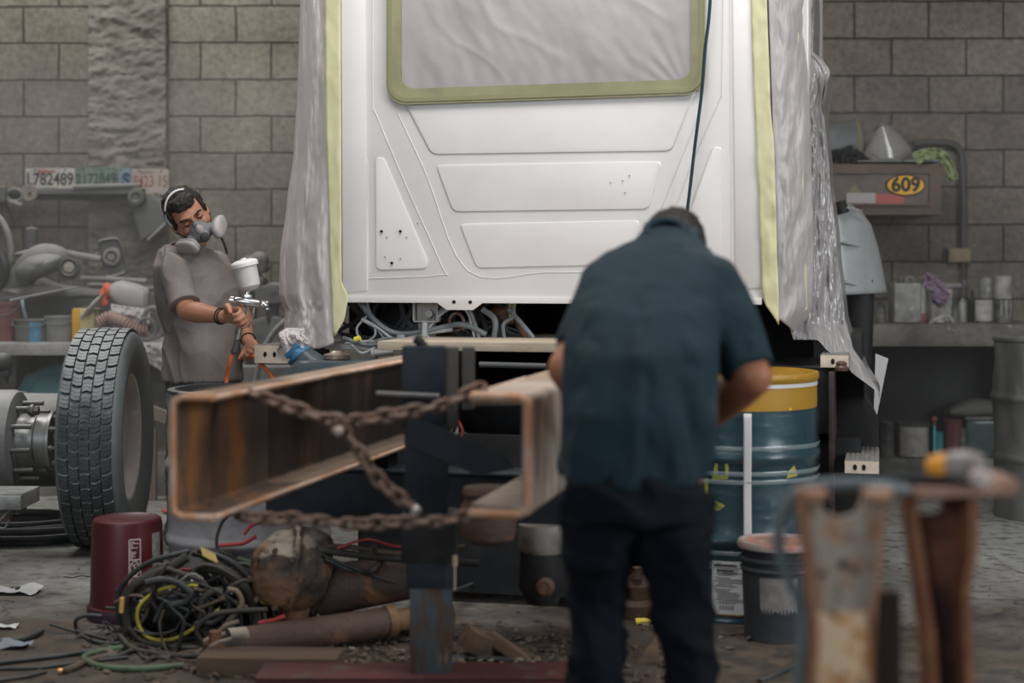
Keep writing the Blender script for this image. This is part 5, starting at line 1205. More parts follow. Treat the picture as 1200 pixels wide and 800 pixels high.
# ================================================================ DRUMS, PAIL
gd = mat('battered_grey_drum', (0.30, 0.29, 0.30), .55, metal=.1, c2=(0.22, 0.21, 0.22), sc=4, c3=(0.27, 0.26, 0.26), sc3=10, lo3=.6, bump=.35, bsc=18)
dgc = V(((291-600)*5.75/F, 5.75, 0))
t = drum('steel_drum', dgc, .292, .82, gd, 'battered grey steel drum standing behind the left chassis rail', .008, 9, ribs=(.34, .67))
b = MB(); b.lathe([(.27, .795), (.297, .80), (.301, .812), (.297, .824), (.27, .826)], dgc, n=64, closed=True); b.build('lid_ring', mat('dark_lid_ring', (.04, .04, .042), .4, metal=.4, dust=(.35, .34, .33), dl=1.0), t)
# blue drum
bc = V(((864-600)*5.78/F, 5.78, 0)); R_, H_ = .29, .885
bm_ = mat('deep_blue_green_paint', (0.006, 0.050, 0.070), .25, c2=(0.004, 0.034, 0.050), sc=4, spec=.6, c3=(.06, .12, .13), sc3=24, lo3=.7, hi3=.8)
bt = drum('oil_drum', bc, R_, H_, bm_, 'deep blue steel drum with a yellow top band wrapped in clear film', .004, 4, rim=.01)
yel = mat('yellow_drum_paint', (0.85, 0.52, 0.03), .4, c2=(0.78, 0.45, 0.025), sc=7, c3=(.4, .22, .03), sc3=22, lo3=.68)
def band_l(z0, z1, e, m, name):
    b = MB(); b.lathe([(R_+e, z0), (R_+e, z1)], bc, n=64); return b.build(name, m, bt)
b = MB(); b.lathe([(R_+.004, H_-.125), (R_+.005, H_-.10), (R_+.004, H_-.03), (R_+.011, H_-.02), (R_+.013, H_-.01), (R_+.010, H_+.003), (R_-.006, H_+.003), (R_-.02, H_-.01), (0, H_-.012)], bc, n=64); b.build('yellow_top', yel, bt)
band_l(H_-.044, H_-.030, .0065, mat('white_band', (.62, .62, .6), .5), 'white_band')
band_l(.028, .10, .003, yel, 'yellow_foot')
band_l(.10, .17, .003, mat('bright_blue_band', (0.0, 0.13, 0.22), .35), 'blue_band')
wrapm = mat('stretch_film', (0.14, 0.19, 0.21), .10, alpha=.15, spec=1.0, bump=.8, bsc=14, stretch=(.5, .5, 2.5), coat=.5)
b = MB()
def wf2(u, v):
    a = 2*PI*u; z = lerp(.22, .76, v); r = R_+.008+.010*math.exp(-((z-.59)/.03)**2)+.010*math.exp(-((z-.295)/.03)**2)+.008*max(0, mnoise.fractal(V((math.cos(a)*2, math.sin(a)*2, z*26)), .7, 2, 4))
    return bc+V((r*math.sin(a), -r*math.cos(a), z))
b.grid(wf2, 160, 90); b.build('clear_wrap', wrapm, bt, smooth=80)
for z in (.50, .53, .245, .62): 
    b = MB(); b.lathe([(R_+.016, z), (R_+.018, z+.008), (R_+.016, z+.016)], bc, n=64, wob=lambda a, zz: .003*math.sin(a*7)); b.build('film_edge', mat('film_edge', (.30, .36, .38), .2, alpha=.5, spec=1), bt)
def on_d(a, z, e=.012): return bc+V(((R_+e)*math.sin(a), -(R_+e)*math.cos(a), z))
def ap(px, e=.01):
    best = min(range(-150, 151), key=lambda k: abs(600+F*(bc.x+(R_+e)*math.sin(k/100))/(bc.y-(R_+e)*math.cos(k/100))-px)); return best/100
def zp(py, q): return CAM_H-(py-HY)*(bc.y-R_*math.cos(q))/F
aw = ap(876, .02)
b = MB(); b.grid(lambda u, v: on_d(aw+lerp(-.045, .045, u), lerp(.19, .755, v), .022+.004*math.sin(v*9)), 4, 30); b.build('white_strap', mat('white_webbing', (.55, .53, .52), .7), bt, solid=.003)
pap = mat('white_label_paper', (.56, .56, .56), .6)
ink = mat('label_ink', (.06, .06, .07), .7)
a0, a1 = ap(834), ap(879)
b = MB(); b.grid(lambda u, v: on_d(lerp(a0, a1, u), lerp(.035, .225, v), .010), 12, 4); pl_ = b.build('paper_label', pap, bt, fix=False)
b = MB(); b.grid(lambda u, v: on_d(lerp(a0-.06, a0-.005, u), lerp(.195, .222, v), .010), 3, 2); b.build('small_label', pap, bt, fix=False)
random.seed(11)
def ink_line(mb, u0, u1, z, h): mb.grid(lambda u, v: on_d(lerp(a0, a1, lerp(u0, u1, u)), z+h*v, .0108), 4, 1)
b = MB()
z = .212
for i in range(22):
    if i in (7, 13): z -= .004
    u0 = .06+(.12*random.random() if i > 2 else 0); ink_line(b, u0, u0+.35+.45*random.random(), z, .0022 if i not in (1, 4) else .006); z -= .0062
for k in range(14): u0 = .2+k*.028; ink_line(b, u0, u0+.008+.012*(k % 3 == 0), .052, .016)
for k in range(12): u0 = .3+k*.03; ink_line(b, u0, u0+.009+.012*(k % 2), .178, .012)
b.build('label_print', ink, pl_, fix=False)
b = MB(); text_mb(b, 'T7', .02, on_d(lerp(a0, a1, .2), .212, .0115), (1, 0, 0), UP, (0, -1, 0), .0003); b.build('label_code', ink, pl_, fix=False)
# yellow-green arrows under the film
yg = mat('yellow_green_sticker', (.36, .38, .05), .5)
def stick(pts, m, name, e=.0065):
    # small quad fan following the drum
    b = MB(); n = 6
    for (p00, p10, p11, p01) in pts:
        def fn(u, v):
            px = lerp(lerp(p00[0], p10[0], u), lerp(p01[0], p11[0], u), v); py = lerp(lerp(p00[1], p10[1], u), lerp(p01[1], p11[1], u), v)
            a = ap(px, e); z = zp(py, a)
            return on_d(a, z-.0, e)
        b.grid(fn, 5, 5)
    return b.build(name, m, bt, fix=False)
stick([((838, 540), (842, 540), (840, 562), (835, 560)), ((849, 538), (853, 538), (854, 559), (850, 560)), ((835, 556), (854, 556), (853, 561), (834, 562))], yg, 'sticker_mark')
stick([((826, 560), (830, 560), (830, 580), (825, 580)), ((826, 578), (850, 592), (846, 595), (824, 584)), ((824, 585), (846, 596), (840, 598), (824, 590)), ((824, 592), (838, 599), (832, 602), (824, 597))], yg, 'sticker_mark')
stick([((924, 552), (931, 545), (935, 557), (922, 560))], mat('yellow_sticker', (.6, .48, .05), .5), 'sticker_mark')
# dark grey pail
pc = V(((911-600)*5.3/F, 5.3, 0)); pr, ph = .128, .335
pt = thing('plastic_pail', 'dark grey plastic pail with a paint-stained pinkish rim before the blue drum', 'pail', pc)
pm_ = mat('scuffed_charcoal_plastic', (0.035, 0.040, 0.046), .45, c2=(0.06, 0.065, 0.07), sc=6, c3=(.11, .11, .11), sc3=16, lo3=.63)
b = MB(); b.lathe([(0, .005), (pr*.86, .005), (pr*.87, 0), (pr*.88, .01), (pr*.95, .235), (pr*1.0, .24), (pr*1.0, .247), (pr*.955, .25), (pr*.96, .268), (pr*1.02, .272), (pr*1.02, .28), (pr*.965, .284), (pr*.97, .302), (pr*1.03, .306), (pr*1.03, .316), (pr*.97, .318), (pr*.9, .318), (pr*.86, .05), (0, .03)], pc, n=56); b.build('pail_body', pm_, pt)
b = MB(); b.lathe([(pr*1.0, .312), (pr*1.07, .314), (pr*1.08, .328), (pr*1.04, .337), (pr*.97, .338), (pr*.93, .33), (pr*.9, .322)], pc, n=56); b.build('pail_rim', mat('stained_pink_rim', (.26, .15, .125), .5, c2=(.30, .28, .27), sc=8, c3=(.36, .10, .06), sc3=12, lo3=.55), pt)
b = MB(); b.lathe([(pr*.95, .333), (pr*.93, .329), (0, .330)], pc, n=48); b.build('dried_paint_skin', mat('dried_orange_paint', (.34, .17, .12), .6, c2=(.22, .13, .10), sc=9, c3=(.40, .36, .33), sc3=14), pt)
b = MB(); b.grid(lambda u, v: pc+V(((lerp(.885, .945, v)*pr+.0015)*math.sin(lerp(-.68, .42, u)), -(lerp(.885, .945, v)*pr+.0015)*math.cos(lerp(-.68, .42, u)), lerp(.075, .225, v))), 12, 4); b.build('worn_label', mat('worn_grey_label', (.27, .26, .25), .8, c2=(.19, .18, .175), sc=18, c3=(.08, .08, .085), sc3=26, lo3=.62), pt, fix=False)
b = MB(); b.tube(bez([pc+V((-pr*1.03, 0, .29)), pc+V((-pr*.9, -.06, .37)), pc+V((-pr*.4, -.09, .44)), pc+V((pr*.4, -.09, .44)), pc+V((pr*.9, -.06, .37)), pc+V((pr*1.03, 0, .29))], 6), .003, 6)
# ================================================================ CHASSIS STAND, CHAINS, TIMBER
sx_ = lambda px, d: (px-600)*d/F
DS = 4.5
st = thing('support_stand', 'black steel support post standing between the chassis rails on a red beam', 'support stand', (sx_(505, DS), DS, .09))
def pbox(px0, py0, px1, py1, d, dep, m, name, parent, bevel=.004, rot=None):
    a, c = W(px0, py0, d), W(px1, py1, d); b = MB(); b.box(((a.x+c.x)/2, d+dep/2, (a.z+c.z)/2), (c.x-a.x, dep, a.z-c.z), rot); return b.build(name, m, parent, bevel=bevel)
pbox(471, 406, 521, 500, DS, .11, blu, 'upper_sleeve', st)
pbox(519, 407, 537, 502, DS+.02, .08, mat('dusty_brown_black_steel', (.09, .08, .072), .6, c2=(.05, .046, .043), sc=8), 'side_channel', st)
pbox(541, 407, 556, 480, DS+.03, .06, MC['dusty_brown_black_steel'], 'side_channel', st)
pbox(474, 498, 524, 606, DS+.01, .10, blu, 'post_core', st)
pbox(470, 602, 534, 660, DS, .12, blk, 'lower_collar', st)
pbox(476, 656, 530, 690, DS+.005, .11, blu, 'lower_collar', st)
pbox(480, 686, 529, 790, DS+.01, .10, mat('worn_blue_grey_tube', (.055, .075, .085), .4, metal=.3, c2=(.085, .045, .03), sc=6, lo=.47, hi=.55, c3=(.16, .12, .08), sc3=9, lo3=.60, stretch=(2.5, 1, .6)), 'foot_tube', st)
b = MB(); pl = [W(*p, DS-.03) for p in ((478, 492), (500, 496), (586, 532), (600, 548), (560, 556), (478, 520))]; pl2 = [p+V((0, .02, 0)) for p in pl]
b.add(pl+pl2, [tuple(range(6)), tuple(range(6, 12))[::-1]]+[(i, (i+1) % 6, (i+1) % 6+6, i+6) for i in range(6)]); b.build('gusset_plate', blu, st, bevel=.003)
b = MB(); b.cyl(W(441, 462, DS-.03), W(515, 465, DS-.03), .011, n=12); b.build('steel_rod', mat('worn_grey_rod', (.08, .078, .075), .4, metal=.5), st)
b = MB(); b.tube([W(486, 396, DS+.04), W(492, 400, DS+.04), W(498, 408, DS+.04)], .014, 8); b.build('top_bolt', blk, st)
b = MB(); b.cyl(W(489, 700, DS), W(489, 690, DS-.0), .01)
b = MB(); c0 = W(533, 663, DS-.02); b.cyl(c0, c0+V((0, 0, .03)), .008, n=8); b.tube([c0, c0-V((0, 0, .07))], .003, 6); b.build('locking_pin', mat('brass_pin', (.5, .4, .25), .4, metal=.5), st)
redb = mat('chipped_red_beam', (0.085, 0.022, 0.02), .6, c2=(0.055, 0.02, 0.018), sc=6, c3=(.09, .065, .05), sc3=10, lo3=.55)
b = MB(); b.box((sx_(488, 4.53), 4.55, .040), (.93, .16, .076)); b.box((sx_(488, 4.53), 4.55, .080), (.93, .18, .006)); tag(b.build('steel_beam', redb, bevel=.005), 'chipped dark red steel beam lying on the floor under the support post', 'beam')
wood = mat('oily_timber', (0.11, 0.072, 0.048), .75, c2=(0.07, 0.046, 0.032), sc=5, stretch=(.4, 3, 3), bump=.4)
b = MB(); b.box((sx_(318, 4.85), 4.85, .03), (.44, .16, .06), rot=Matrix.Rotation(-.06, 3, 'Z')); tag(b.build('wooden_plank', wood, bevel=.004), 'oily wooden plank on the floor under the rusty pipe', 'plank')
# broad plank under the back of the cab
plk = mat('pale_weathered_plank', (0.46, 0.385, 0.295), .7, c2=(0.34, 0.285, 0.22), sc=3, stretch=(.5, 4, 4), c3=(.55, .38, .12), sc3=3, lo3=.66, hi3=.75, bump=.2)
b = MB(TT); xa_, _ = PL(442, 405, -.34); b.prism([(xa_, -.34), (.62, -.34), (.62, .5), (xa_+.02, .5)], (0, 0, .958), (1, 0, 0), (0, 1, 0), (0, 0, 1), .035)
tag(b.build('wooden_board', plk, bevel=.004), 'pale weathered board laid across the chassis rails behind the cab', 'board')
b = MB(TT); b.box((.08, -.355, .968), (.7, .012, .03)); 
# chains
chm = rust_mat('rusty_chain', (0.20, 0.15, 0.12), rusta=(0.15, 0.085, 0.06), rustb=(0.34, 0.22, 0.16), sc=22, sc3=26)
lk = MB(); n = 20; path = []
for i in range(n+1):
    a = 2*PI*i/n; x = .019*math.copysign(1, math.cos(a))*(abs(math.cos(a))**.8); path.append(V((x+(.006 if x > 0 else -.006)*abs(math.cos(a)), .0135*math.sin(a), 0)))
lk.tube(path, .0074, 7, caps=False)
link0 = None
def chain(pts, label):
    global link0
    P = [V(p) for p in pts]; dense = bez(P, 12); t = thing('rusty_chain', label, 'chain', P[0])
    acc = 0; step_ = .0365; L_ = [0]
    for a, c in zip(dense, dense[1:]): L_.append(L_[-1]+(c-a).length)
    k = 0; s_ = step_/2
    while s_ < L_[-1]:
        while L_[k+1] < s_: k += 1
        f_ = (s_-L_[k])/max(1e-9, L_[k+1]-L_[k]); p = dense[k].lerp(dense[k+1], f_); d_ = (dense[k+1]-dense[k]).normalized()
        if link0 is None: o = lk.build('chain_link', chm, t, smooth=60); WL[o.name] = V((0, 0, 0)); link0 = o; me = o.data; me.transform(Matrix.Translation(wloc(t)))
        else: o = link0.copy(); COL.objects.link(o); o.parent = t
        acc += 1
        q = d_.to_track_quat('X', 'Z').to_matrix().to_4x4() @ Matrix.Rotation(PI/2*(acc % 2)+.3+.35*math.sin(acc*2.3), 4, 'X')
        o.matrix_local = Matrix.Translation(p-wloc(t)+V((0, 0, .003*math.sin(acc)))) @ q
        s_ += step_
    return t
dl_ = 3.9
chain([W(285, 461, 4.05), W(320, 468, 3.98), W(352, 481, 3.9), W(385, 492, 3.88), W(420, 491, 3.88), W(470, 485, 3.88), W(510, 476, 3.88), W(546, 462, 3.9), W(570, 452, 3.95)], 'rusty chain slung between the tops of the two chassis rails')
chain([W(398, 498, 3.86), W(415, 520, 3.86), W(438, 553, 3.86), W(462, 578, 3.86), W(486, 596, 3.86)], 'short rusty chain hanging diagonally from the upper chain')
chain([W(250, 596, 4.0), W(290, 605, 3.96), W(340, 608, 3.92), W(400, 612, 3.9), W(460, 613, 3.9), W(520, 609, 3.9), W(560, 602, 3.92), W(590, 598, 3.95)], 'rusty chain slung below the two chassis rails')
t = thing('chain_hook', 'rusty hook joining the upper chain and the hanging chain', 'hook', W(396, 495, 3.84))
b = MB(); b.tube(bez([W(388, 486, 3.85), W(400, 489, 3.84), W(404, 498, 3.84), W(396, 506, 3.84), W(388, 502, 3.84)], 5), .009, 8); b.build('hook', chm, t)
b = MB(); b.sphere(W(397, 505, 3.83), .013); b.build('hook_pin', mat('pale_rust', (.45, .36, .3), .6), t)
b = MB(); b.cyl(W(487, 597, 3.87), W(487, 597, 3.85), .013); b.sphere(W(487, 597, 3.85), .011); tag(b.build('shackle_bolt', mat('bright_bolt', (.6, .57, .54), .3, metal=.6)), 'bright bolt head at the lower end of the hanging chain', 'bolt')
# black cross beam, air spring, air tank under the rails (parts of the truck)
b = MB(TT); y_ = -1.02; xa_ = PL(311, 580, y_)[0]; xb_ = PL(760, 580, y_)[0]; b.box(((xa_+xb_)/2, y_+.06, .50), (xb_-xa_, .12, .17)); b.box(((xa_+xb_)/2, y_+.05, .59), (xb_-xa_+.02, .16, .012)); b.build('axle_beam', blu, truck, bevel=.008)
for x in (-.36, .37):
    b = MB(TT); b.box((x, y_+.06, .62), (.08, .1, .055)); b.build('beam_bracket', blk, truck)
b = MB(TT); xx, _ = PL(572, 630, -1.7); b.lathe([(0, .645), (.07, .645), (.075, .63), (.068, .615), (.075, .60), (.082, .585), (.082, .52), (.075, .50), (.05, .485), (0, .48)], (xx, -1.7, 0), n=32); b.build('brake_chamber', rustc, truck)
b = MB(TT); xx, _ = PL(636, 650, -1.0); b.loft([(V((xx, -1.02, .43)), (.075, 0, .0), (0, .075, 0)), (V((xx, -1.02, .36)), (.078, 0, 0), (0, .078, 0)), (V((xx+.005, -1.02, .34)), (.07, 0, 0), (0, .07, 0))], 28); b.build('dryer_top', mat('chalky_dryer_shell', (.28, .26, .23), .5, metal=.3, c2=(.12, .1, .085), sc=8), truck)
b = MB(TT); b.loft([(V((xx, -1.02, .34)), (.07, 0, .0), (0, .07, 0)), (V((xx, -1.02, .22)), (.075, 0, 0), (0, .075, 0)), (V((xx+.005, -1.02, .17)), (.05, 0, 0), (0, .05, 0))], 28); b.build('dryer_body', blk, truck)
b = MB(TT); b.lathe([(.03, 0), (.03, .02), (.022, .03), (.01, .03), (.01, .04), (0, .04)], (xx+.03, -1.085, .24), (0, -1, 0), 20); b.build('dryer_port', rustc, truck)
b = MB(TT); b.box((-0.11, -.30, .34), (1.12, .04, .60)); b.build('under_shade_sheet', mat('black_steel_sheet', (.014, .016, .018), .5, c2=(.03, .03, .03), sc=4), truck)  # dark sheet, enlarged to stand in for the darkness under the chassis
b = MB(TT); xa_, _ = PL(952, 580, .05); xb_, _ = PL(1008, 580, .05); b.box(((xa_+xb_)/2, .42, .42), (xb_-xa_, .45, .36)); b.build('lower_side_box', blk, truck, bevel=.01)
# hoses glimpsed between the rails
for i, (pts, c_) in enumerate((([(527, 488), (530, 502), (524, 520)], (.06, .10, .06)), ([(535, 490), (542, 505), (538, 522)], (.30, .06, .05)), ([(531, 489), (536, 503), (531, 522)], (.4, .35, .3)))):
    b = MB(TT); b.tube(bez(tl(pts, -.6), 5), .006, 6); b.build('air_line', mat('air_line_%s' % ('green', 'red', 'cream')[i], c_, .5), truck)
b = MB(TT); p = tl([(556, 534), (578, 536)], -.8); b.cyl(p[0], p[1], .02); b.build('copper_fitting', mat('copper_brown', (.14, .07, .04), .4, metal=.5, c2=(.06, .04, .03), sc=20), truck)
b = MB(TT); p = tl([(562, 427), (640, 429)], -.38); b.cyl(p[0], p[1], .011); b.build('grey_pipe', mat('grey_pipe_paint', (.085, .088, .092), .5), truck)
# ================================================================ SCRAP ON THE FLOOR
sc_m = rust_mat('scorched_casting', (0.04, 0.034, 0.03), rusta=(0.15, 0.08, 0.045), rustb=(0.26, 0.12, 0.05), sc=7, sc3=8, lo3=.52, dust=(.50, .42, .34), dl=.95)
t = thing('differential_housing', 'rust-stained rounded axle housing behind the heap of cables', 'axle housing', V((sx_(335, 5.7), 5.7, 0)))
cc = W(340, 668, 5.3)
b = MB(); b.sphere(cc, (.14, .14, .145)); b.loft([(cc+V((-.02, -.1, 0)), (.10, 0, 0), (0, 0, .11)), (cc+V((-.025, -.15, -.005)), (.08, 0, 0), (0, 0, .09)), (cc+V((-.03, -.165, -.005)), (.03, 0, 0), (0, 0, .03))], 24)
b.lathe([(0, -.012), (.165, -.012), (.165, .012), (0, .012)], cc, (.9, .2, -.15), 32); b.lathe([(.05, 0), (.05, .35)], cc+V((0, 0, -.01)), (.9, .2, -.15), 20); b.sphere(cc+V((.05, .05, .07)), (.10, .10, .07)); b.lathe([(0, 0), (.06, 0), (.055, .1), (0, .1)], cc+V((0, 0, -.14)), (0, 0, -1), 16)
blob('housing', b, sc_m, t, .009, 3, lambda p, n: .006*mnoise.fractal(p*14, .6, 2, 4))
b = MB(); cf = cc+V((-.03, -.155, 0))
for k in range(8): a = k*PI/4; b.cyl(cf+V((.085*math.cos(a), .02, .095*math.sin(a))), cf+V((.085*math.cos(a), -.005, .095*math.sin(a))), .009, n=6)
bo = b.build('cover_bolt', rustc, t); bo['kind'] = 'stuff'
t = thing('axle_tube', 'thick brown rusty axle tube between the rounded housing and the post', 'axle tube', W(430, 700, 5.5))
b = MB(); a_, c_ = W(376, 692, 5.4), W(500, 672, 5.3); b.tube([a_, a_.lerp(c_, .3), c_], [.09, .085, .075], 28); b.cyl(a_-V((.02, 0, -.004)), a_, .10, n=28); b.lathe([(0, 0), (.06, 0), (.05, -a_.z+.02)][:2], a_) ; b.build('tube', rustc, t)
b = MB(); b.box((a_.x+.06, a_.y, (a_.z-.08)/2), (.10, .12, max(.02, a_.z-.075))); b.build('spring_seat', rustc, t)
shaft_m = rust_mat('brown_drive_shaft', (0.085, 0.052, 0.040), rusta=(0.065, 0.038, 0.03), rustb=(0.15, 0.075, 0.045), sc=4, sc3=6, lo3=.6)
t = thing('drive_shaft', 'brown rusty drive shaft lying across the floor in front of the cables', 'drive shaft', G(360, 770))
a_ = G(268, 775)+V((0, 0, .055)); c_ = V((sx_(452, 5.2), 5.2, .075)); dd = (c_-a_).normalized()
b = MB(); b.cyl(a_+dd*.06, c_, .05, n=32); b.build('shaft_tube', shaft_m, t)
b = MB(); b.cyl(c_, c_+dd*.03, .055, n=32); b.cyl(c_+dd*.03, c_+dd*.2, .036, .046, n=24); b.cyl(c_+dd*.2, c_+dd*.23, .06, n=24); b.build('slip_joint', rust_mat('orange_rust_joint', (.17, .10, .055), rusta=(.11, .055, .03), rustb=(.24, .13, .06), sc=6), t)
b = MB(); s_ = dd.cross(UP).normalized()
b.lathe([(0, 0), (.052, 0), (.05, .06), (.03, .07), (0, .07)], a_, tuple(dd), 24)
for k in (-1, 1): b.loft([(a_+s_*.038*k, s_*.014, UP*.034), (a_-dd*.045+s_*.042*k, s_*.014, UP*.03), (a_-dd*.075+s_*.042*k, s_*.012, UP*.016)], 14)
b.build('yoke', sc_m, t, bevel=.003)
b = MB(); b.cyl(a_-dd*.045-s_*.055, a_-dd*.045+s_*.055, .022, n=20); b.cyl(a_-dd*.045-UP*.045, a_-dd*.045+UP*.05, .02, n=20); b.build('cross_joint', rust_mat('rusty_joint', (.13, .06, .035), rustb=(.22, .10, .05)), t)
t = thing('wood_block', 'split dark wood block tipped on the floor right of the post', 'wood block', G(575, 768)); b = MB(); q = G(566, 770); b.box(q+V((0, 0, .045)), (.14, .08, .07), rot=Matrix.Rotation(.5, 3, 'Y') @ Matrix.Rotation(.5, 3, 'Z')); b.build('block', mat('charred_wood', (.06, .045, .035), .8, c2=(.12, .075, .045), sc=8, stretch=(1, 4, 4)), t, bevel=.004)
b = MB(); q = G(590, 772); b.box(q+V((.02, 0, .03)), (.16, .05, .04), rot=Matrix.Rotation(.55, 3, 'Y') @ Matrix.Rotation(-.3, 3, 'Z')); tag(b.build('wood_block', wood, bevel=.004), 'brown wood offcut leaning on the split dark block', 'wood block')
b = MB(); q = G(745, 778); b.prism([(0, 0), (.08, 0), (.07, .09)], q, (1, 0, 0), (0, .3, 1), (0, 1, 0), .05); tag(b.build('wood_wedge', MC['charred_wood'], bevel=.003), 'dark wooden wedge seen between the legs of the bending worker', 'wedge')
t = thing('rusty_canister', 'small rusty casting on the floor between the legs of the bending worker', 'casting', W(746, 714, 5.5))
b = MB(); q = V((sx_(746, 5.6), 5.6, 0)); b.lathe([(0, 0), (.06, 0), (.065, .05), (.05, .07), (.055, .12), (.03, .15), (0, .15)], q, n=24); b.build('casting', rustc, t)
b = MB(); b.cyl(q+V((0, -.04, .15)), q+V((0, -.04, .19)), .02); b.build('stub_pipe', sc_m, t)
b = MB(); q = G(755, 732); b.tube([q+V((-.03, 0, .012)), q+V((0, 0, .016)), q+V((.035, .01, .01))], [.012, .009, .005], 8); b.tube([q, q+V((.03, -.02, .0))], .004, 6); tag(b.build('yellow_plug', MC['yellow_plug'] if 'yellow_plug' in MC else mat('yellow_plug', (.7, .6, .08), .5)), 'small yellow plug on the floor between the legs of the worker', 'plug')
t = W(0, 0, 1)
b = MB(); b.tube(bez([W(530, 692, 5.6)*1, G(600, 735)*1+V((0, .8, .03)), G(690, 730)+V((0, .3, .02))], 8), .006, 6)
tag(b.build('thin_cable', hb), 'thin dark cable running along the floor beneath the truck', 'cable')
b = MB(); b.tube(bez([G(530, 782)+V((0, .1, .008)), G(590, 776)+V((0, 0, .008)), G(640, 786)+V((0, 0, .008)), G(690, 805)+V((0, 0, .008))], 8), .009, 6)
tag(b.build('floor_hose', hb), 'black hose curving over the floor right of the support post', 'hose')
# flakes of rust and leaf litter
deb = MB(); random.seed(21)
for i in range(1500):
    if i < 1100: x = random.gauss(-.35, .5); y = random.gauss(5.0, .25)
    else: x = random.uniform(-1.9, 2.4); y = random.uniform(4.7, 6.6)
    s_ = random.uniform(.004, .02)*(1 if i < 1100 else .5); a = random.random()*PI; z = random.uniform(.001, .014)
    if abs(x-sx_(488, 4.5)) < .5 and 4.42 < y < 4.68: continue
    R = Matrix.Rotation(a, 3, 'Z') @ Matrix.Rotation(random.uniform(-.5, .5), 3, 'X')
    deb.box((x, y, z+.004), (s_*1.6, s_, s_*.3), rot=R, taper=.6)
o = deb.build('debris_flakes', mat('rust_and_leaf_litter', (0.10, 0.07, 0.05), .8, c2=(0.05, 0.04, 0.032), sc=5, c3=(0.22, 0.17, 0.13), sc3=7, lo3=.56), smooth=0, fix=False)
tag(o, 'scattered rust flakes and leaf litter on the oily floor under the chassis', 'debris'); o['kind'] = 'stuff'
# ================================================================ CABLE HEAP
cols = dict(black=hb, dark=mat('dusty_dark_cable', (.032, .030, .027), .6, c2=(.055, .05, .043), sc=8, dust=(.09, .075, .062), dl=1.05), brown=mat('brown_cable', (.13, .095, .07), .6, c2=(.08, .06, .045), sc=10),
            yellow=mat('yellow_cable', (.50, .44, .05), .45, c2=(.36, .31, .05), sc=10), green=mat('sage_green_cable', (.07, .13, .065), .5, c2=(.10, .12, .08), sc=8), red=mat('red_cable', (.30, .04, .035), .5), tan=mat('tan_cable', (.22, .17, .12), .6, c2=(.14, .11, .08), sc=9), grey=mat('grey_wire', (.25, .24, .225), .6))
def cb(px, py, dd=0.0, r=.01):
    dg = CAM_H*F/(py-HY)
    d = min(5.35+dd, dg)
    p = W(px, py, d)
    if p.z < r: p = V((p.x, p.y, r))
    return p
nm = {'black': 'black', 'dark': 'dusty dark', 'brown': 'brown', 'yellow': 'yellow', 'green': 'sage green', 'red': 'red', 'tan': 'tan', 'grey': 'grey'}
def cable(pts, r, c, dd=0.0, label=None, sheath=None):
    P = []
    for i, p in enumerate(pts):
        e = dd+(.0 if len(p) < 3 else p[2]); P.append(cb(p[0], p[1], e, r))
    b = MB(); b.tube(bez(P, 8), r, 8); o = b.build('electric_cable', cols[c], smooth=80)
    if label: tag(o, label, 'cable', 'cables in the tangled heap')
    else:
        mx = sum(p[0] for p in pts)/len(pts); my = sum(p[1] for p in pts)/len(pts)
        tag(o, '%s %s cable at the %s %s of the tangled heap' % ('thin' if r < .006 else ('thick' if r > .0105 else 'medium'), nm[c], 'top' if my < 690 else ('foot' if my > 735 else 'middle'), 'left' if mx < 190 else ('right' if mx > 262 else 'centre')), 'cable', 'cables in the tangled heap')
    return o
cable([(222, 646), (185, 655), (160, 668), (142, 688), (138, 708), (140, 732)], .009, 'black', -.12, 'black cable arching from the tie down in front of the red bucket')
cable([(220, 652), (200, 665), (180, 673), (157, 686), (147, 708), (149, 738)], .017, 'dark', -.14, 'thickest dusty cable arching just inside the black one at the left of the heap')
cable([(232, 686), (210, 686), (185, 692), (165, 708), (161, 725), (170, 744), (190, 750), (212, 745), (240, 727), (257, 714)], .0065, 'yellow', -.2, 'yellow cable looping at the front left of the heap')
cable([(282, 677), (292, 690), (307, 705), (322, 711), (335, 730)], .006, 'yellow', -.1, 'short yellow cable at the right of the heap by the housing')
cable([(232, 664), (260, 667), (281, 682), (296, 704), (301, 725), (296, 748)], .021, 'dark', -.1, 'broad dark sheath arching over the right of the heap')
cable([(252, 647), (275, 657), (292, 678), (303, 702), (304, 730)], .014, 'dark', .0)
cable([(238, 648), (262, 652), (288, 668), (310, 700), (318, 730)], .011, 'black', .03)
cable([(278, 654), (297, 661), (320, 680), (338, 704), (352, 722)], .010, 'green', .0, 'sage green cable slanting down the right side of the heap')
cable([(155, 760), (130, 764), (106, 769), (99, 776), (122, 785), (165, 787), (215, 783)], .010, 'green', 0, 'green cable bent double on the floor left of the heap')
cable([(-6, 780), (63, 772), (104, 766), (155, 760)], .008, 'black', 0, 'upper black cable running off the left edge along the floor')
cable([(-6, 786), (48, 784), (95, 778), (150, 772)], .006, 'black', 0, 'lower black cable running off the left edge along the floor')
cable([(58, 731), (85, 739), (110, 747), (135, 753)], .005, 'black', 0, 'thin stiff black cable end pointing left from the heap')
cable([(120, 722), (101, 721), (89, 727), (92, 742), (111, 754), (140, 757)], .007, 'black', 0, 'black cable looping on the floor at the foot of the red bucket')
cable([(73, 790), (90, 784), (103, 778), (135, 770)], .011, 'brown', 0, 'brown cable with a bare copper end at the bottom left')
b = MB(); p = G(73, 790)+V((0, 0, .011)); b.cyl(p, p-V((.012, .004, 0)), .009); tag(b.build('copper_cable_end', mat('copper_end', (.55, .28, .12), .35, metal=.6)), 'bare copper tip at the bottom left of the floor cables', 'cable end')
cable([(-6, 757), (32, 751), (49, 743)], .011, 'black', 0, 'thick black hose end entering at the left edge of the floor')
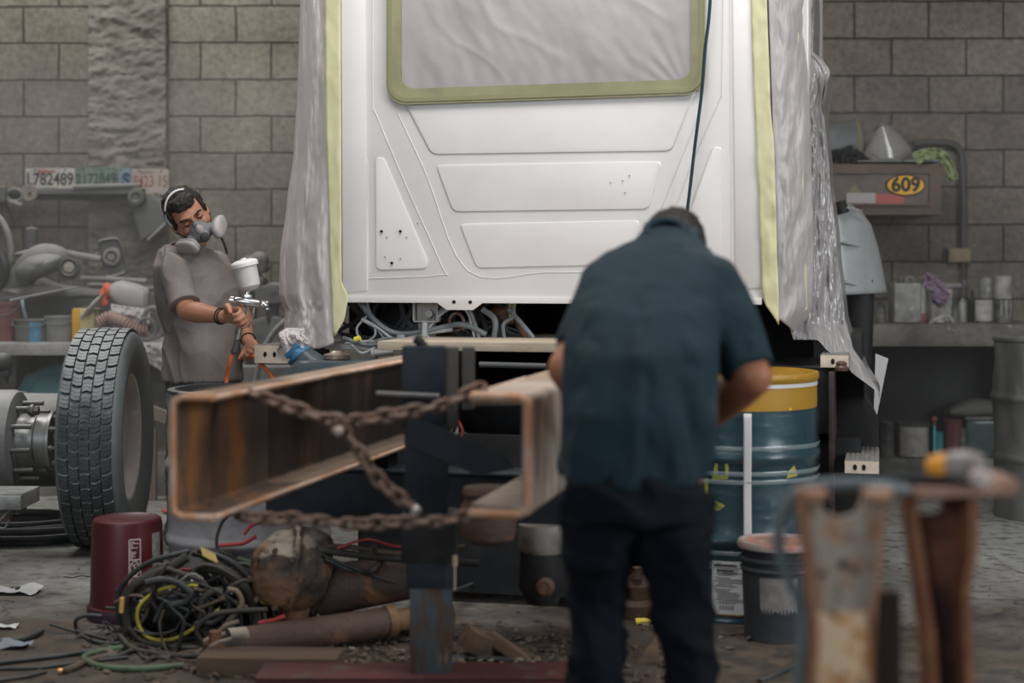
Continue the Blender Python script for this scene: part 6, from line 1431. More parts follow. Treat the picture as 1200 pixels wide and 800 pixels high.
cable([(-6, 800), (30, 795), (54, 789)], .006, 'black', 0, 'black cable end at the very bottom left corner')
cable([(256, 650), (254, 631), (261, 611), (272, 601)], .006, 'black', .0, 'black cable rising out of the heap towards the rail')
cable([(286, 626), (296, 615), (318, 609), (345, 600)], .006, 'red', .0, 'dark red cable arching up behind the lower chain')
cable([(256, 639), (270, 638), (286, 636), (300, 628)], .007, 'red', -.02)
cable([(197, 672), (210, 668), (224, 667)], .005, 'red', -.1)
cable([(297, 677), (308, 684), (322, 698), (335, 715)], .007, 'red', -.05)
cable([(303, 730), (318, 727), (334, 722)], .008, 'red', -.2)
cable([(267, 690), (278, 693), (283, 708), (268, 727), (258, 742)], .009, 'tan', -.22, 'tan cable curving down at the middle of the heap')
cable([(192, 714), (187, 732), (192, 755), (205, 772), (240, 778)], .004, 'brown', -.25)
cable([(208, 682), (225, 672), (238, 678)], .003, 'grey', -.2)
cable([(150, 735), (170, 752), (220, 762), (260, 755), (285, 742)], .009, 'dark', -.2)
cable([(140, 745), (160, 765), (215, 772), (262, 768), (300, 765)], .010, 'dark', -.2)
cable([(230, 765), (245, 755), (262, 735), (280, 728)], .008, 'tan', -.3)
cable([(160, 700), (176, 695), (205, 697), (235, 693), (262, 690)], .012, 'dark', -.1)
cable([(135, 706), (150, 698), (168, 700), (172, 718), (158, 738)], .006, 'brown', -.15)
cable([(225, 715), (245, 708), (265, 702), (290, 712)], .007, 'brown', -.2)
random.seed(5)
for i in range(46):
    c = random.choice(['black', 'dark', 'black', 'dark', 'brown', 'dark', 'black', 'black', 'brown', 'dark', 'black'])
    cx, cy = random.uniform(165, 300), random.uniform(690, 740); rx, ry = random.uniform(18, 60), random.uniform(14, 42); a0 = random.uniform(0, 2*PI); sp = random.uniform(1.6, 4.2)
    pts = [(min(345, max(112, cx+rx*math.cos(a0+sp*k/6)+random.uniform(-5, 5))), min(778, max(652+abs(cx-235)*.25, cy+ry*math.sin(a0+sp*k/6)+random.uniform(-4, 4)))) for k in range(7)]
    cable(pts, random.choice([.004, .005, .007, .009, .012]) if c != 'grey' else .003, c, random.uniform(-.25, .15))
for i in range(15):
    a_ = random.uniform(0, 1); ex, ey = lerp(262, 345, a_), lerp(748, 706, a_)+random.uniform(-8, 8)
    cable([(230+random.uniform(-6, 10), 645+random.uniform(-2, 6)), (lerp(238, 272, a_), 655+random.uniform(-4, 6)), (lerp(250, 305, a_)+random.uniform(-6, 6), 680+random.uniform(-6, 8)), (lerp(262, 330, a_), 705+random.uniform(-8, 8)), (ex, ey)], random.choice([.006, .008, .011, .013]), random.choice(['black', 'dark', 'black', 'dark', 'brown', 'black', 'green']), random.uniform(-.12, .08))
for i in range(10):
    x0_ = random.uniform(120, 300); cable([(x0_, 765+random.uniform(-8, 8)), (x0_+20, 768+random.uniform(-10, 8)), (x0_+50, 762+random.uniform(-10, 10)), (min(350, x0_+90), 765+random.uniform(-10, 8))], random.choice([.005, .007, .009]), random.choice(['black', 'dark', 'brown']), -.2)
for i in range(14):   # frayed thin wires at the left foot of the heap
    cx, cy = random.uniform(110, 160), random.uniform(735, 762)
    cable([(cx+random.uniform(-14, 14), min(776, cy+random.uniform(-12, 12))) for k in range(5)], .0028, random.choice(['dark', 'brown', 'grey', 'black']))
for i, (pts_, c_) in enumerate((([(330, 645), (400, 640), (470, 648), (545, 640)], 'brown'), ([(372, 648), (410, 664), (455, 680), (500, 690)], 'black'), ([(350, 640), (420, 650), (480, 655), (560, 660)], 'dark'), ([(380, 655), (420, 672), (470, 684), (520, 686)], 'black'), ([(395, 642), (430, 632), (470, 640), (530, 628)], 'red'), ([(438, 640), (446, 655), (436, 668), (425, 672)], 'dark'))):
    P = bez([W(x, y, 5.25+.05*(k % 2)) for k, (x, y) in enumerate(pts_)], 8); b = MB(); b.tube(P, (.009, .006, .013, .006, .005, .010)[i], 8)
    tag(b.build('electric_cable', cols[c_], smooth=80), ('brown cable trailing right from the heap over the axle tube', 'black cable sagging over the rusty axle tube', 'thick dusty cable lying along the top of the axle tube', 'second black cable sagging lower over the axle tube', 'thin dark red cable running behind the support post', 'short hooked cable end above the axle tube')[i], 'cable')
b = MB(); q = W(218, 720, 5.35); b.sphere((q.x, 5.3, .12), (.13, .11, .11)); b.sphere((q.x+.1, 5.36, .09), (.12, .1, .09)); b.sphere((q.x-.12, 5.36, .07), (.12, .1, .07))
tag(blob('plastic_bag', b, mat('black_bag_plastic', (.018, .018, .02), .22, spec=.7), None, .01, 1, lambda p, n: .016*mnoise.fractal(p*16, .8, 2.2, 4)), 'glossy black plastic bundle inside the cable heap', 'bag')
b = MB()
for k in range(6): b.tube([cb(236+k*3, 641+k*1.5, -.12), cb(239+k*3, 652+k*1.5, -.14)], .004, 6)
tag(b.build('cable_tie', mat('ochre_tape', (.45, .33, .12), .6)), 'ochre tape ties around the top of the cable heap', 'cable tie')
b = MB(); p = cb(143, 700, -.2); b.cyl(p, p+V((-.003, 0, -.05)), .008); tag(b.build('orange_connector', mat('orange_connector', (.6, .35, .1), .5)), 'small orange connector at the left side of the cable heap', 'connector')
# ================================================================ RUSTY BRACKETS, RIGHT FOREGROUND
br_m = rust_mat('pale_rusty_bracket', (0.36, 0.31, 0.26), rusta=(0.36, 0.17, 0.09), rustb=(0.08, 0.035, 0.025), sc=17, lo=.47, hi=.60, sc3=20, lo3=.57, hi3=.66)
br_l = rust_mat('tan_orange_bracket', (0.66, 0.48, 0.31), rusta=(0.50, 0.22, 0.07), rustb=(0.12, 0.045, 0.02), sc=20, lo=.50, hi=.58, sc3=30, lo3=.56, hi3=.62)
br_e = rust_mat('rusty_bracket_edge', (0.42, 0.22, 0.13), rusta=(0.30, 0.12, 0.06), rustb=(0.55, 0.38, 0.28), sc=9)
D2 = 2.55
def pxz(pts, d, cx): return [((px-cx)*d/F, CAM_H-(py-HY)*d/F) for px, py in pts]
t = thing('spring_hanger', 'pale rust-spotted steel bracket with a U notch, at the lower right', 'bracket', (sx_(990, D2), D2, 0))
left_e = [(940, 575), (941, 600), (947, 640), (955, 700), (956, 760), (954, 830), (954, 1060)]
right_e = [(1036, 575), (1035, 600), (1030, 640), (1024, 700), (1020, 760), (1018, 830), (1018, 1060)]
notch = [(1012, 575), (1010, 590), (1002, 602), (986, 607), (970, 602), (962, 590), (960, 575)]
pl = pxz(left_e[::-1]+[(940, 572), (960, 572)]+notch[::-1][1:-1]+[(1012, 572), (1036, 572)]+right_e, D2, 600)
b = MB(); b.prism(pl, (0, D2, 0), (1, 0, 0), (0, 0, 1), (0, 1, 0), .012); b.build('bracket_face', br_m, t, bevel=.002)
b = MB(); pp = pxz([(956, 716), (1018, 716), (1017, 1050), (955, 1050)], D2, 600); b.prism(pp, (0, D2-.008, 0), (1, 0, 0), (0, 0, 1), (0, 1, 0), .008); b.build('lower_plate', br_l, t, bevel=.002)
for ed in (left_e, right_e):
    b = MB(); P = pxz(ed, D2, 600); vs = []
    for x, z in P: vs += [(x-.0025, D2-.012, z), (x+.0025, D2-.012, z), (x+.0025, D2+.06, z), (x-.0025, D2+.06, z)]
    n = len(P); b.add(vs, [(i*4+j, i*4+(j+1) % 4, (i+1)*4+(j+1) % 4, (i+1)*4+j) for i in range(n-1) for j in range(4)]+[(0, 1, 2, 3), (n*4-1, n*4-2, n*4-3, n*4-4)])
    b.build('side_flange', br_e, t)
b = MB()
for px0, px1 in ((936, 966), (1008, 1042)):
    a_, c_ = W(px0, 576, D2), W(px1, 576, D2); b = MB(); b.tube([(a_.x, D2-.02, a_.z), ((a_.x+c_.x)/2, D2-.02, a_.z-.004), (c_.x, D2-.02, a_.z)], [.010, .013, .010], 10); b.build('rolled_lip', br_e, t)
b = MB()
for px, py, r in ((988, 661, .008), (963, 672, .006), (1001, 668, .006)):
    p = W(px, py, D2); b.cyl((p.x, D2+.002, p.z), (p.x, D2-.002, p.z), r, n=14)
o = b.build('bolt_hole', MC['black_hole'], t); o['kind'] = 'stuff'
t = thing('spring_hanger', 'dark rusty channel bracket at the far lower right, seen from its hollow side', 'bracket', (sx_(1105, 2.7), 2.7, 0))
D3 = 2.7; din = rust_mat('dark_brown_channel', (0.05, 0.03, 0.026), rusta=(0.13, 0.055, 0.04), rustb=(0.25, 0.11, 0.07), sc=6, sc3=8)
le = [(1068, 578), (1072, 620), (1081, 680), (1090, 740), (1094, 800), (1094, 1030)]; re_ = [(1138, 578), (1140, 620), (1139, 650), (1131, 690), (1133, 740), (1136, 800), (1136, 1030)]
pl = pxz(le[::-1]+[(1068, 603), (1082, 604), (1090, 612), (1106, 612), (1116, 604), (1122, 603), (1138, 603)][0:0]+re_, D3, 600)
hole = [(1082, 590), (1085, 603), (1092, 608), (1106, 607), (1113, 602), (1115, 590)]
pl = pxz(le[::-1]+[(1068, 574), (1082, 574)]+hole+[(1115, 574), (1138, 574)]+re_, D3, 600)
b = MB(); b.prism(pl, (0, D3+.05, 0), (1, 0, 0), (0, 0, 1), (0, 1, 0), .01); b.build('channel_web', din, t, bevel=.001)
for ed, m_ in ((le, rust_mat('orange_brown_flange', (0.26, 0.12, 0.06), rusta=(.2, .08, .045), rustb=(.36, .18, .09), sc=8)), (re_, MC['orange_brown_flange'] if 'orange_brown_flange' in MC else din)):
    b = MB(); P = pxz(ed, D3, 600); vs = []
    for x, z in P: vs += [(x-.007, D3-.01, z), (x+.007, D3-.01, z), (x+.007, D3+.06, z), (x-.007, D3+.06, z)]
    n = len(P); b.add(vs, [(i*4+j, i*4+(j+1) % 4, (i+1)*4+(j+1) % 4, (i+1)*4+j) for i in range(n-1) for j in range(4)]+[(0, 1, 2, 3), (n*4-1, n*4-2, n*4-3, n*4-4)])
    b.build('channel_flange', rust_mat('orange_brown_flange', (0.26, 0.12, 0.06)), t)
b = MB(); zt_ = W(0, 574, D3).z; b.prism([((1066-600)*D3/F, zt_-.012), ((1186-600)*D3/F, zt_-.004), ((1188-600)*D3/F, zt_+.022), ((1180-600)*D3/F, zt_+.026), ((1160-600)*D3/F, zt_+.006), ((1066-600)*D3/F, zt_+.008)], (0, D3-.03, 0), (1, 0, 0), (0, 0, 1), (0, 1, 0), .11)
b.build('top_flange', rust_mat('pinkish_rust_flange', (0.36, 0.21, 0.16), rusta=(.27, .14, .09), rustb=(.42, .28, .21), sc=9), t, bevel=.003)
b = MB(); b.box((sx_(1040, 2.75), 2.75, .36), (.030, .06, .71)); b.build('dummy', din, t) if False else None
p = W(1038, 690, 2.85); b = MB(); b.box((p.x, 2.85, p.z/2), (.04, .06, p.z)); tag(b.build('steel_upright', mat('dark_brown_upright', (.045, .028, .024), .7)), 'dark brown steel upright standing behind the pale spotted bracket', 'steel bar')
b = MB(); zb_ = zt_+.012; a_ = W(1042, 570, 2.68); c_ = W(1150, 572, 2.72); b.box(((a_.x+c_.x)/2, 2.72, zt_+.018), (c_.x-a_.x, .05, .014)); 
tag(b.build('steel_bar', mat('near_black_bar', (.02, .022, .025), .5), bevel=.003), 'flat black bar lying on top of the right rusty bracket', 'steel bar')
b = MB(); b.tube(bez([W(912, 640, 2.6), W(914, 610, 2.6), W(926, 584, 2.6), W(950, 570, 2.6), W(985, 567, 2.6), W(1020, 567, 2.6), W(1062, 574, 2.66)], 8), .011, 10); b.tube(bez([W(912, 640, 2.6), W(925, 680, 2.6), W(942, 720, 2.6), W(938, 780, 2.6), W(925, 900, 2.6), (sx_(905, 2.6), 2.6, .012), (sx_(800, 2.6), 2.65, .012)], 8), .010, 10)
tag(b.build('grey_hose', mat('blue_grey_hose', (.13, .155, .165), .45)), 'blue-grey hose looped over the top of the pale spotted bracket', 'hose')
b = MB(); b.tube(bez([G(890, 800), G(915, 789), G(935, 778), G(950, 760), G(975, 742)], 8), .012, 8); tag(b.build('floor_cable', hb), 'thick black cable on the floor left of the pale spotted bracket', 'cable')
t = thing('power_tool', 'small grey power tool with an orange cap resting on the right bracket', 'power tool', W(1118, 566, 2.72))
c_ = W(1118, 548, 2.72); ax_ = V((.93, -.3, .06)).normalized()
b = MB(); b.lathe([(.026, -.014), (.030, -.005), (.031, .02), (.027, .04), (.020, .052), (0, .054)], c_, tuple(ax_), 28); b.build('tool_body', mat('warm_grey_casting', (.22, .19, .18), .45, metal=.3, c2=(.3, .27, .26), sc=20), t)
b = MB(); b.lathe([(0, -.048), (.014, -.047), (.023, -.038), (.026, -.025), (.026, -.012), (0, -.012)], c_, tuple(ax_), 28); b.build('orange_cap', mat('bright_orange_cap', (.80, .33, .03), .4), t)
b = MB(); p = c_+V((.03, -.035, -.012)); b.lathe([(.017, 0), (.018, .02), (.012, .026), (0, .027)], p, (.2, -1, -.1), 20); b.build('pale_knob', mat('pale_pink_knob', (.5, .42, .4), .4), t)
# ================================================================ PEOPLE
def folds(amp, fx_=3.0, fz=14.0, seed=0, diag=.4):
    def f(p, n):
        q = mnoise.fractal(V((p.x*fx_*2+seed, p.y*fx_*2, p.z*3)), .6, 2, 3)
        w_ = math.sin((p.z+diag*p.x)*fz*2+q*5)*.5+.5
        return amp*(q*.8+w_*w_*.6*mnoise.noise(V((p.x*4, p.y*4, p.z*4+seed))))
    return f
skin = mat('tan_skin', (0.42, 0.20, 0.125), .5, c2=(0.36, 0.165, 0.10), sc=14, spec=.4)
hairm = mat('near_black_hair', (0.012, 0.010, 0.009), .55, c2=(0.03, 0.026, 0.023), sc=40, bump=.9, bsc=90)
def arm(mb, sh, el, wr, r0=.046, r1=.043, r2=.028):
    mb.tube([sh, sh.lerp(el, .5), el], [r0, r0*.95, r1], 14); mb.sphere(sh, r0); mb.sphere(el, r1*1.0)
    m_ = el.lerp(wr, .3); mb.tube([el, m_, wr], [r1, r1*1.04, r2], 14); mb.sphere(wr, r2)
def hand(mb, wr, fdir, pdir, curl=1.0, size=1.0, grip=None, spread=.35, thumb_side=1):
    """wr wrist; fdir direction of the metacarpals; pdir the way the palm faces; fingers curl towards pdir"""
    f = fdir.normalized(); p = (pdir-f*pdir.dot(f)).normalized(); s_ = f.cross(p)*thumb_side
    S_ = size; pc_ = wr+f*.045*S_
    mb.loft([(wr, s_*.024*S_, p*.018*S_), (wr+f*.035*S_, s_*.036*S_, p*.017*S_), (wr+f*.075*S_, s_*.042*S_, p*.014*S_), (wr+f*.088*S_, s_*.038*S_, p*.011*S_)], 16)
    for i, (ln, off) in enumerate(((.068, .030), (.078, .011), (.072, -.009), (.058, -.028))):
        base = wr+f*(.084-.004*abs(i-1.5))*S_+s_*off*S_; a = 0; q = base; pts = [q-f*.015*S_]; rr = [.0095*S_]
        for k, (fr_, an) in enumerate(((.45, 35), (.30, 55), (.25, 45))):
            pts.append(q); rr.append((.0092-.0008*k)*S_)
            a += math.radians(an)*curl*(1-.12*spread*(i == 0)); q = q+(f*math.cos(a)+p*math.sin(a))*ln*fr_*S_
        pts.append(q); rr.append(.0068*S_); mb.tube(pts, rr, 8); mb.sphere(q, .0068*S_, 8, 6)
    tb = wr+f*.025*S_+s_*.028*S_; t1 = tb+(f*.6+s_*.65+p*.35).normalized()*.036*S_; t2 = t1+(f*.8+p*.55*curl+s_*.05).normalized()*.032*S_; t3 = t2+(f*.7+p*.8*curl-s_*.2).normalized()*.024*S_
    mb.tube([tb, t1, t2, t3], [.015*S_, .0125*S_, .0105*S_, .0085*S_], 10); mb.sphere(t3, .0085*S_, 8, 6)
    return wr+f*.06*S_+p*.03*S_
def head(mb, Hc, L, Bk, U, k=1.0):
    M = lambda x, y, z: Hc+(L*x+Bk*y+U*z)*k
    def es(c, r): 
        R = Matrix((L, Bk, U)).transposed(); mb.sphere(M(*c), tuple(q*k for q in r), 20, 14, rot=R)
    es((0, .012, .03), (.074, .094, .088)); es((0, -.035, -.03), (.058, .058, .075)); es((0, -.045, -.075), (.038, .042, .032))
    es((0, -.075, .035), (.052, .02, .012)); es((0, -.098, -.008), (.012, .018, .022)); es((0, -.09, .012), (.008, .014, .025))
    es((0, -.085, -.045), (.024, .014, .009))
    for s_ in (-1, 1):
        es((s_*.080, .008, -.012), (.010, .020, .033)); es((s_*.038, -.068, -.018), (.022, .02, .022)); es((s_*.050, -.012, -.045), (.028, .048, .045))
    return M, es
def creases(amp, sc, seed=0, ux=1.0, uz=.55):
    def f(p, n):
        q = V((p.x*sc*ux+seed, p.y*sc, p.z*sc*uz+p.x*sc*.5)); w_ = V((mnoise.noise(q*.5), mnoise.noise(q*.5+V((9, 0, 0))), 0))*1.2
        a = mnoise.noise(q+w_); c_ = mnoise.noise(q*1.9+w_+V((3, 7, 1)))
        return amp*((1-abs(a))**5*1.0+(1-abs(c_))**6*.45-.35+mnoise.noise(q*.4)*.5)
    return f
# ---------------------------------------------------------------- the painter
P0 = thing('person', 'spray painter in grey T-shirt and respirator holding a spray gun beside the cab', 'person', V((sx_(238, 6.7), 6.7, 0)))
Fh = V((.44, -.84, -.32)).normalized(); Uh = V((-.385, -.495, .78)); Uh = (Uh-Fh*Uh.dot(Fh)).normalized(); Lh = -(Fh.cross(Uh)); Bh = -Fh
Hc = W(222, 254, 6.6)
Ft = V((.55, -.83, 0)).normalized(); Sd = V((.83, .55, 0)).normalized()
sh_r = W(204, 315, 6.56); el_r = W(219, 364, 6.44); wr_r = W(263, 371, 6.30)
sh_l = W(255, 310, 6.82); el_l = W(281, 364, 6.86); wr_l = W(291, 399, 6.62)
b = MB(); HM, es = head(b, Hc, Lh, Bh, Uh)
nb = W(222, 296, 6.68); b.tube([HM(0, .03, -.03), HM(0, .035, -.09), nb], [.056, .054, .062], 18)
def body_core(mb, rings):
    mb.loft([(W(px, py, d), Sd_*a*.88, Ft_*b_*.86) for px, py, d, a, b_ in rings for Sd_, Ft_ in ((Sd, Ft),)], 24)
tr_ = [(219, 289, 6.67, .07, .06), (221, 296, 6.68, .118, .085), (226, 312, 6.69, .168, .11), (232, 345, 6.7, .176, .125), (237, 390, 6.71, .158, .118), (238, 425, 6.71, .165, .125), (239, 446, 6.72, .170, .132)]
body_core(b, tr_+[(240, 462, 6.72, .17, .125)])
arm(b, sh_r, el_r, wr_r); arm(b, sh_l, el_l, wr_l)
f_r = (W(290, 369, 6.24)-wr_r); p_r = V((.1, -.45, -.9))
hp = hand(b, wr_r+f_r.normalized()*.004, f_r, V((-.35, -.75, -.55)), 1.25, 1.15, thumb_side=-1)
f_l = (W(303, 424, 6.52)-wr_l); hl = hand(b, wr_l, f_l, V((-.5, -.6, .25)), .95, 1.0, thumb_side=1)
hip_r, hip_l = W(222, 470, 6.66), W(258, 468, 6.78)
kn_r, kn_l = V((hip_r.x-.02, 6.6, .48)), V((hip_l.x+.05, 6.74, .48)); an_r, an_l = V((hip_r.x-.04, 6.66, .08)), V((hip_l.x+.07, 6.8, .08))
for h_, k_, a_ in ((hip_r, kn_r, an_r), (hip_l, kn_l, an_l)):
    b.tube([h_, h_.lerp(k_, .5), k_, k_.lerp(a_, .35), a_], [.08, .068, .052, .05, .035], 16); b.loft([(a_, V((.035, 0, 0)), V((0, .04, 0))), (a_+V((.01, -.03, -.05)), V((.04, 0, 0)), V((0, .08, 0)))], 14)
pb_ = blob('body', b, skin, P0, .0055, 3)
# shirt
shirt_m = mat('warm_grey_cotton', (0.215, 0.188, 0.178), .9, c2=(0.17, 0.148, 0.14), sc=7, bump=.3, bsc=120, dust=(.30, .27, .26), dl=1.0)
b = MB(); b.loft([(W(px, py, d), Sd*a*1.03, Ft*b_*1.06) for px, py, d, a, b_ in [(219, 290, 6.67, .078, .072)]+tr_[1:]], 28, p=2.2)
def sleeve(mb, sh, el, t=.72, r0=.07, r1=.068):
    e_ = sh.lerp(el, t); mb.sphere(sh, r0*.98); mb.tube([sh, sh.lerp(e_, .5), e_], [r0, r0*.98, r1], 20)
sleeve(b, sh_r, el_r, .88, .062, .070); sleeve(b, sh_l, el_l, .8, .060, .064)
so = blob('t_shirt', b, shirt_m, P0, .006, 5, creases(.014, 5.5, 2))
b = MB(); nk = W(220, 291, 6.66); b.tube(ring_path(nk, .078, .066, 30, Sd, (Ft+V((0, 0, -.45))).normalized()), .008, 8, caps=False); b.build('neck_band', shirt_m, so, smooth=80)
# jeans and boots
jean = mat('dark_grey_work_trousers', (0.075, 0.08, 0.085), .85, c2=(0.055, 0.058, 0.062), sc=7, bump=.3, bsc=90, dust=(.18, .17, .165), dl=1.2)
b = MB(); b.loft([(W(239, 440, 6.72), Sd*.168, Ft*.128), (W(240, 458, 6.72), Sd*.172, Ft*.13), (W(240, 476, 6.72), Sd*.165, Ft*.125)], 24)
for h_, k_, a_ in ((hip_r, kn_r, an_r), (hip_l, kn_l, an_l)): b.tube([h_+V((0, 0, .04)), h_.lerp(k_, .5), k_, k_.lerp(a_, .5), a_], [.094, .084, .068, .066, .062], 18)
blob('work_trousers', b, jean, P0, .008, 4, creases(.013, 6, 5, 1, 1.2))
bootm = mat('dusty_leather_boot', (.08, .06, .045), .6, c2=(.05, .04, .032), sc=12)
for a_ in (an_r, an_l):
    b = MB(); b.loft([(a_+V((0, 0, .06)), V((.05, 0, 0)), V((0, .055, 0))), (a_+V((0, 0, -.01)), V((.048, 0, 0)), V((0, .06, 0))), (a_+V((.02, -.05, -.045)), V((.05, 0, 0)), V((0, .12, 0))), (a_+V((.02, -.05, -.079)), V((.052, 0, 0)), V((0, .125, 0)))], 20)
    blob('boot', b, bootm, P0, .008, 4)
# hair, brows, eyes
b = MB()
def hes(c, r): b.sphere(HM(*c), r, 20, 14, rot=Matrix((Lh, Bh, Uh)).transposed())
hes((0, .038, .045), (.085, .096, .088)); hes((0, -.030, .090), (.062, .050, .032)); hes((0, -.062, .080), (.048, .022, .020)); hes((0, .06, .0), (.07, .05, .07))
for s_ in (-1, 1): hes((s_*.070, .012, .04), (.016, .05, .05)); hes((s_*.076, -.008, .012), (.007, .014, .032))
blob('hair', b, hairm, P0, .0045, 2, lambda p, n: .006*mnoise.fractal(p*45, .8, 2.2, 4))
for s_ in (-1, 1):
    b = MB(); b.tube(bez([HM(s_*.050, -.078, .032), HM(s_*.036, -.092, .038), HM(s_*.016, -.095, .032)], 5), .0042, 6); b.build('eyebrow', hairm, P0)
    b = MB(); hes_c = HM(s_*.032, -.080, .013); b.sphere(hes_c, (.013, .010, .0085), 14, 10, rot=Matrix((Lh, Bh, Uh)).transposed()); e_ = b.build('eyelid', mat('dark_eyelid', (.30, .13, .085), .5), P0)  # lids toned darker than the face skin
    b = MB(); b.tube(bez([HM(s_*.044, -.086, .010), HM(s_*.032, -.091, .006), HM(s_*.021, -.088, .009)], 5), .0022, 6); b.build('eyelashes', hairm, e_)
# respirator
rg = mat('grey_respirator_rubber', (0.20, 0.20, 0.205), .5, c2=(.16, .16, .165), sc=10); rl = mat('pale_filter_shell', (0.40, 0.37, 0.365), .5, c2=(.33, .31, .30), sc=8); rk = mat('dark_valve', (0.05, 0.052, 0.055), .4)
rm = MB(); Rm = Matrix((Lh, Bh, Uh)).transposed()
for c_, r_ in (((0, -.095, -.045), (.044, .036, .052)), ((0, -.106, -.01), (.020, .02, .028)), ((0, -.115, -.055), (.03, .03, .03)), ((-.04, -.09, -.058), (.03, .03, .028)), ((.04, -.09, -.058), (.03, .03, .028))): rm.sphere(HM(*c_), r_, 18, 12, rot=Rm)
resp = blob('respirator', rm, rg, P0, .004, 3)
for s_ in (-1, 1):
    ax_ = (Lh*s_*.80-Bh*.55-Uh*.12).normalized(); c_ = HM(s_*.072, -.100, -.066); u2 = (Uh-ax_*Uh.dot(ax_)).normalized(); v2 = ax_.cross(u2)
    b = MB(); b.loft([(c_+ax_*h, u2*r*.74, v2*r*1.2) for r, h in ((.030, -.012), (.046, -.006), (.050, .0), (.050, .014), (.047, .022), (.038, .026), (.010, .027))], 30, p=2.8); f_ = b.build('filter', rl, resp, smooth=50)
    b = MB(); b.loft([(c_+ax_*h, u2*r*.74, v2*r*1.2) for r, h in ((.051, .003), (.0518, .005), (.051, .008))], 30, p=2.8); b.build('filter_seam', rg, f_)
b = MB(); vd = (-Bh-Uh*.25).normalized(); c_ = HM(0, -.142, -.058); b.lathe([(.020, -.02), (.021, 0), (.017, .010), (.008, .013), (0, .013)], c_, tuple(vd), 20); b.build('exhale_valve', rk, resp)
b = MB(); c_ = HM(0, -.130, -.020); b.sphere(c_, (.017, .012, .024), 12, 8, rot=Rm); b.build('pale_bridge', rl, resp)
b = MB(); uu = (Uh*.995+Bh*.08).normalized(); cc_ = HM(0, -.006, .026)
pts = [cc_+Lh*.0865*math.cos(a)+uu*.107*math.sin(a) for a in [math.radians(q) for q in range(62, 189, 7)]]
b.tube(pts, .0042, 8, ell=1.0); b.build('head_strap', mat('white_strap_band', (.72, .70, .68), .5), resp)
b = MB()
for s_ in (-1, 1): b.tube(bez([HM(s_*.05, -.085, -.055), HM(s_*.075, -.03, -.035), HM(s_*.082, .01, -.03), HM(s_*.07, .07, -.06)], 6), .0035, 6)
b.tube(bez([HM(.065, -.09, -.08), HM(.06, -.10, -.14), HM(.05, -.085, -.20)], 6), .006, 8)
b.build('neck_strap', rk, resp)
# wrist cords
for c_, d_, k in ((wr_r.lerp(el_r, .05), (wr_r-el_r), .031), (wr_r.lerp(el_r, .11), (wr_r-el_r), .033), (wr_l.lerp(el_l, .04), (wr_l-el_l), .031)):
    b = MB(); d_ = d_.normalized(); u2 = d_.orthogonal().normalized(); b.tube(ring_path(c_, k, k, 20, u2, d_.cross(u2)), .003, 6, caps=False); b.build('wrist_cord', mat('dark_cord', (.04, .03, .03), .6), P0)
# spray gun
chrome = mat('bright_cast_metal', (0.62, 0.61, 0.60), .22, metal=.9, c2=(.35, .34, .33), sc=30)
gn = thing('spray_gun', 'metal spray gun with a white paint cup, held in the painter\'s right hand', 'spray gun', W(286, 378, 6.25))
gd_ = 6.235
b = MB(); A_, B_ = W(274, 352, gd_), W(304, 356, gd_); ad = (B_-A_).normalized()
b.loft([(A_, UP*.010, V((0, .010, 0))), (A_+ad*.012, UP*.016, V((0, .014, 0))), (A_.lerp(B_, .5), UP*.021, V((0, .017, 0))), (B_, UP*.017, V((0, .013, 0)))], 16)
b.tube([W(287, 352, gd_), W(291, 340, gd_)], [.011, .009], 12); b.box(W(291, 348, gd_), (.03, .025, .02)); b.build('gun_body', chrome, gn, bevel=.002)
b = MB(); C_ = W(306, 357, gd_); b.lathe([(0, -.01), (.012, -.01), (.019, 0), (.02, .010), (.016, .018), (.012, .026), (.006, .03), (0, .03)], C_, tuple(ad), 20)
for k in (-1, 1): b.box(C_+ad*.026+UP*.014*k, (.014, .01, .008))
b.build('nozzle', chrome, gn, bevel=.0015)
b = MB(); b.cyl(A_-ad*.018, A_, .008); b.cyl(A_-ad*.012+UP*.012, A_+UP*.012, .006); b.build('fluid_knob', chrome, gn)
b = MB(); H0, H1 = W(287, 360, gd_), W(278, 398, gd_+.02); b.loft([(H0, V((.014, 0, .003)), V((0, .011, 0))), (H0.lerp(H1, .5), V((.013, 0, .003)), V((0, .011, 0))), (H1, V((.012, 0, .003)), V((0, .010, 0)))], 16); b.build('grip', chrome, gn)
b = MB(); b.tube(bez([W(298, 358, gd_), W(296, 372, gd_), W(291, 384, gd_)], 5), .004, 6); b.build('trigger', chrome, gn)
hdd = (H1-H0).normalized(); 
b = MB(); b.cyl(H1, H1+hdd*.022, .010); b.cyl(H1+hdd*.022, H1+hdd*.05, .013); b.tube([H1+hdd*.05, W(272, 414, gd_+.03)], [.010, .010], 10); b.build('air_swivel', mat('dark_swivel', (.12, .12, .12), .4, metal=.5), gn)
cupm = mat('white_paint_cup', (.66, .63, .61), .4, c2=(.60, .575, .56), sc=8, transl=.15)
K0, K1 = W(294, 341, gd_), W(286, 307, gd_-.005); kd = (K1-K0).normalized(); kl = (K1-K0).length
b = MB(); b.lathe([(0, 0), (.012, 0), (.034, .010), (.0435, .022), (.045, .05), (.047, kl-.012)], K0, tuple(kd), 32); cu_ = b.build('paint_cup', cupm, gn)
b = MB(); b.lathe([(.047, kl-.02), (.0545, kl-.018), (.0555, kl-.004), (.050, kl+.004), (.03, kl+.010), (0, kl+.012)], K0, tuple(kd), 32); b.lathe([(.012, kl+.01), (.012, kl+.016), (0, kl+.017)], K0, tuple(kd), 12); b.build('cup_lid', mat('white_cup_lid', (.74, .71, .69), .4), gn)
orh = mat('orange_air_hose', (0.75, 0.17, 0.06), .4)
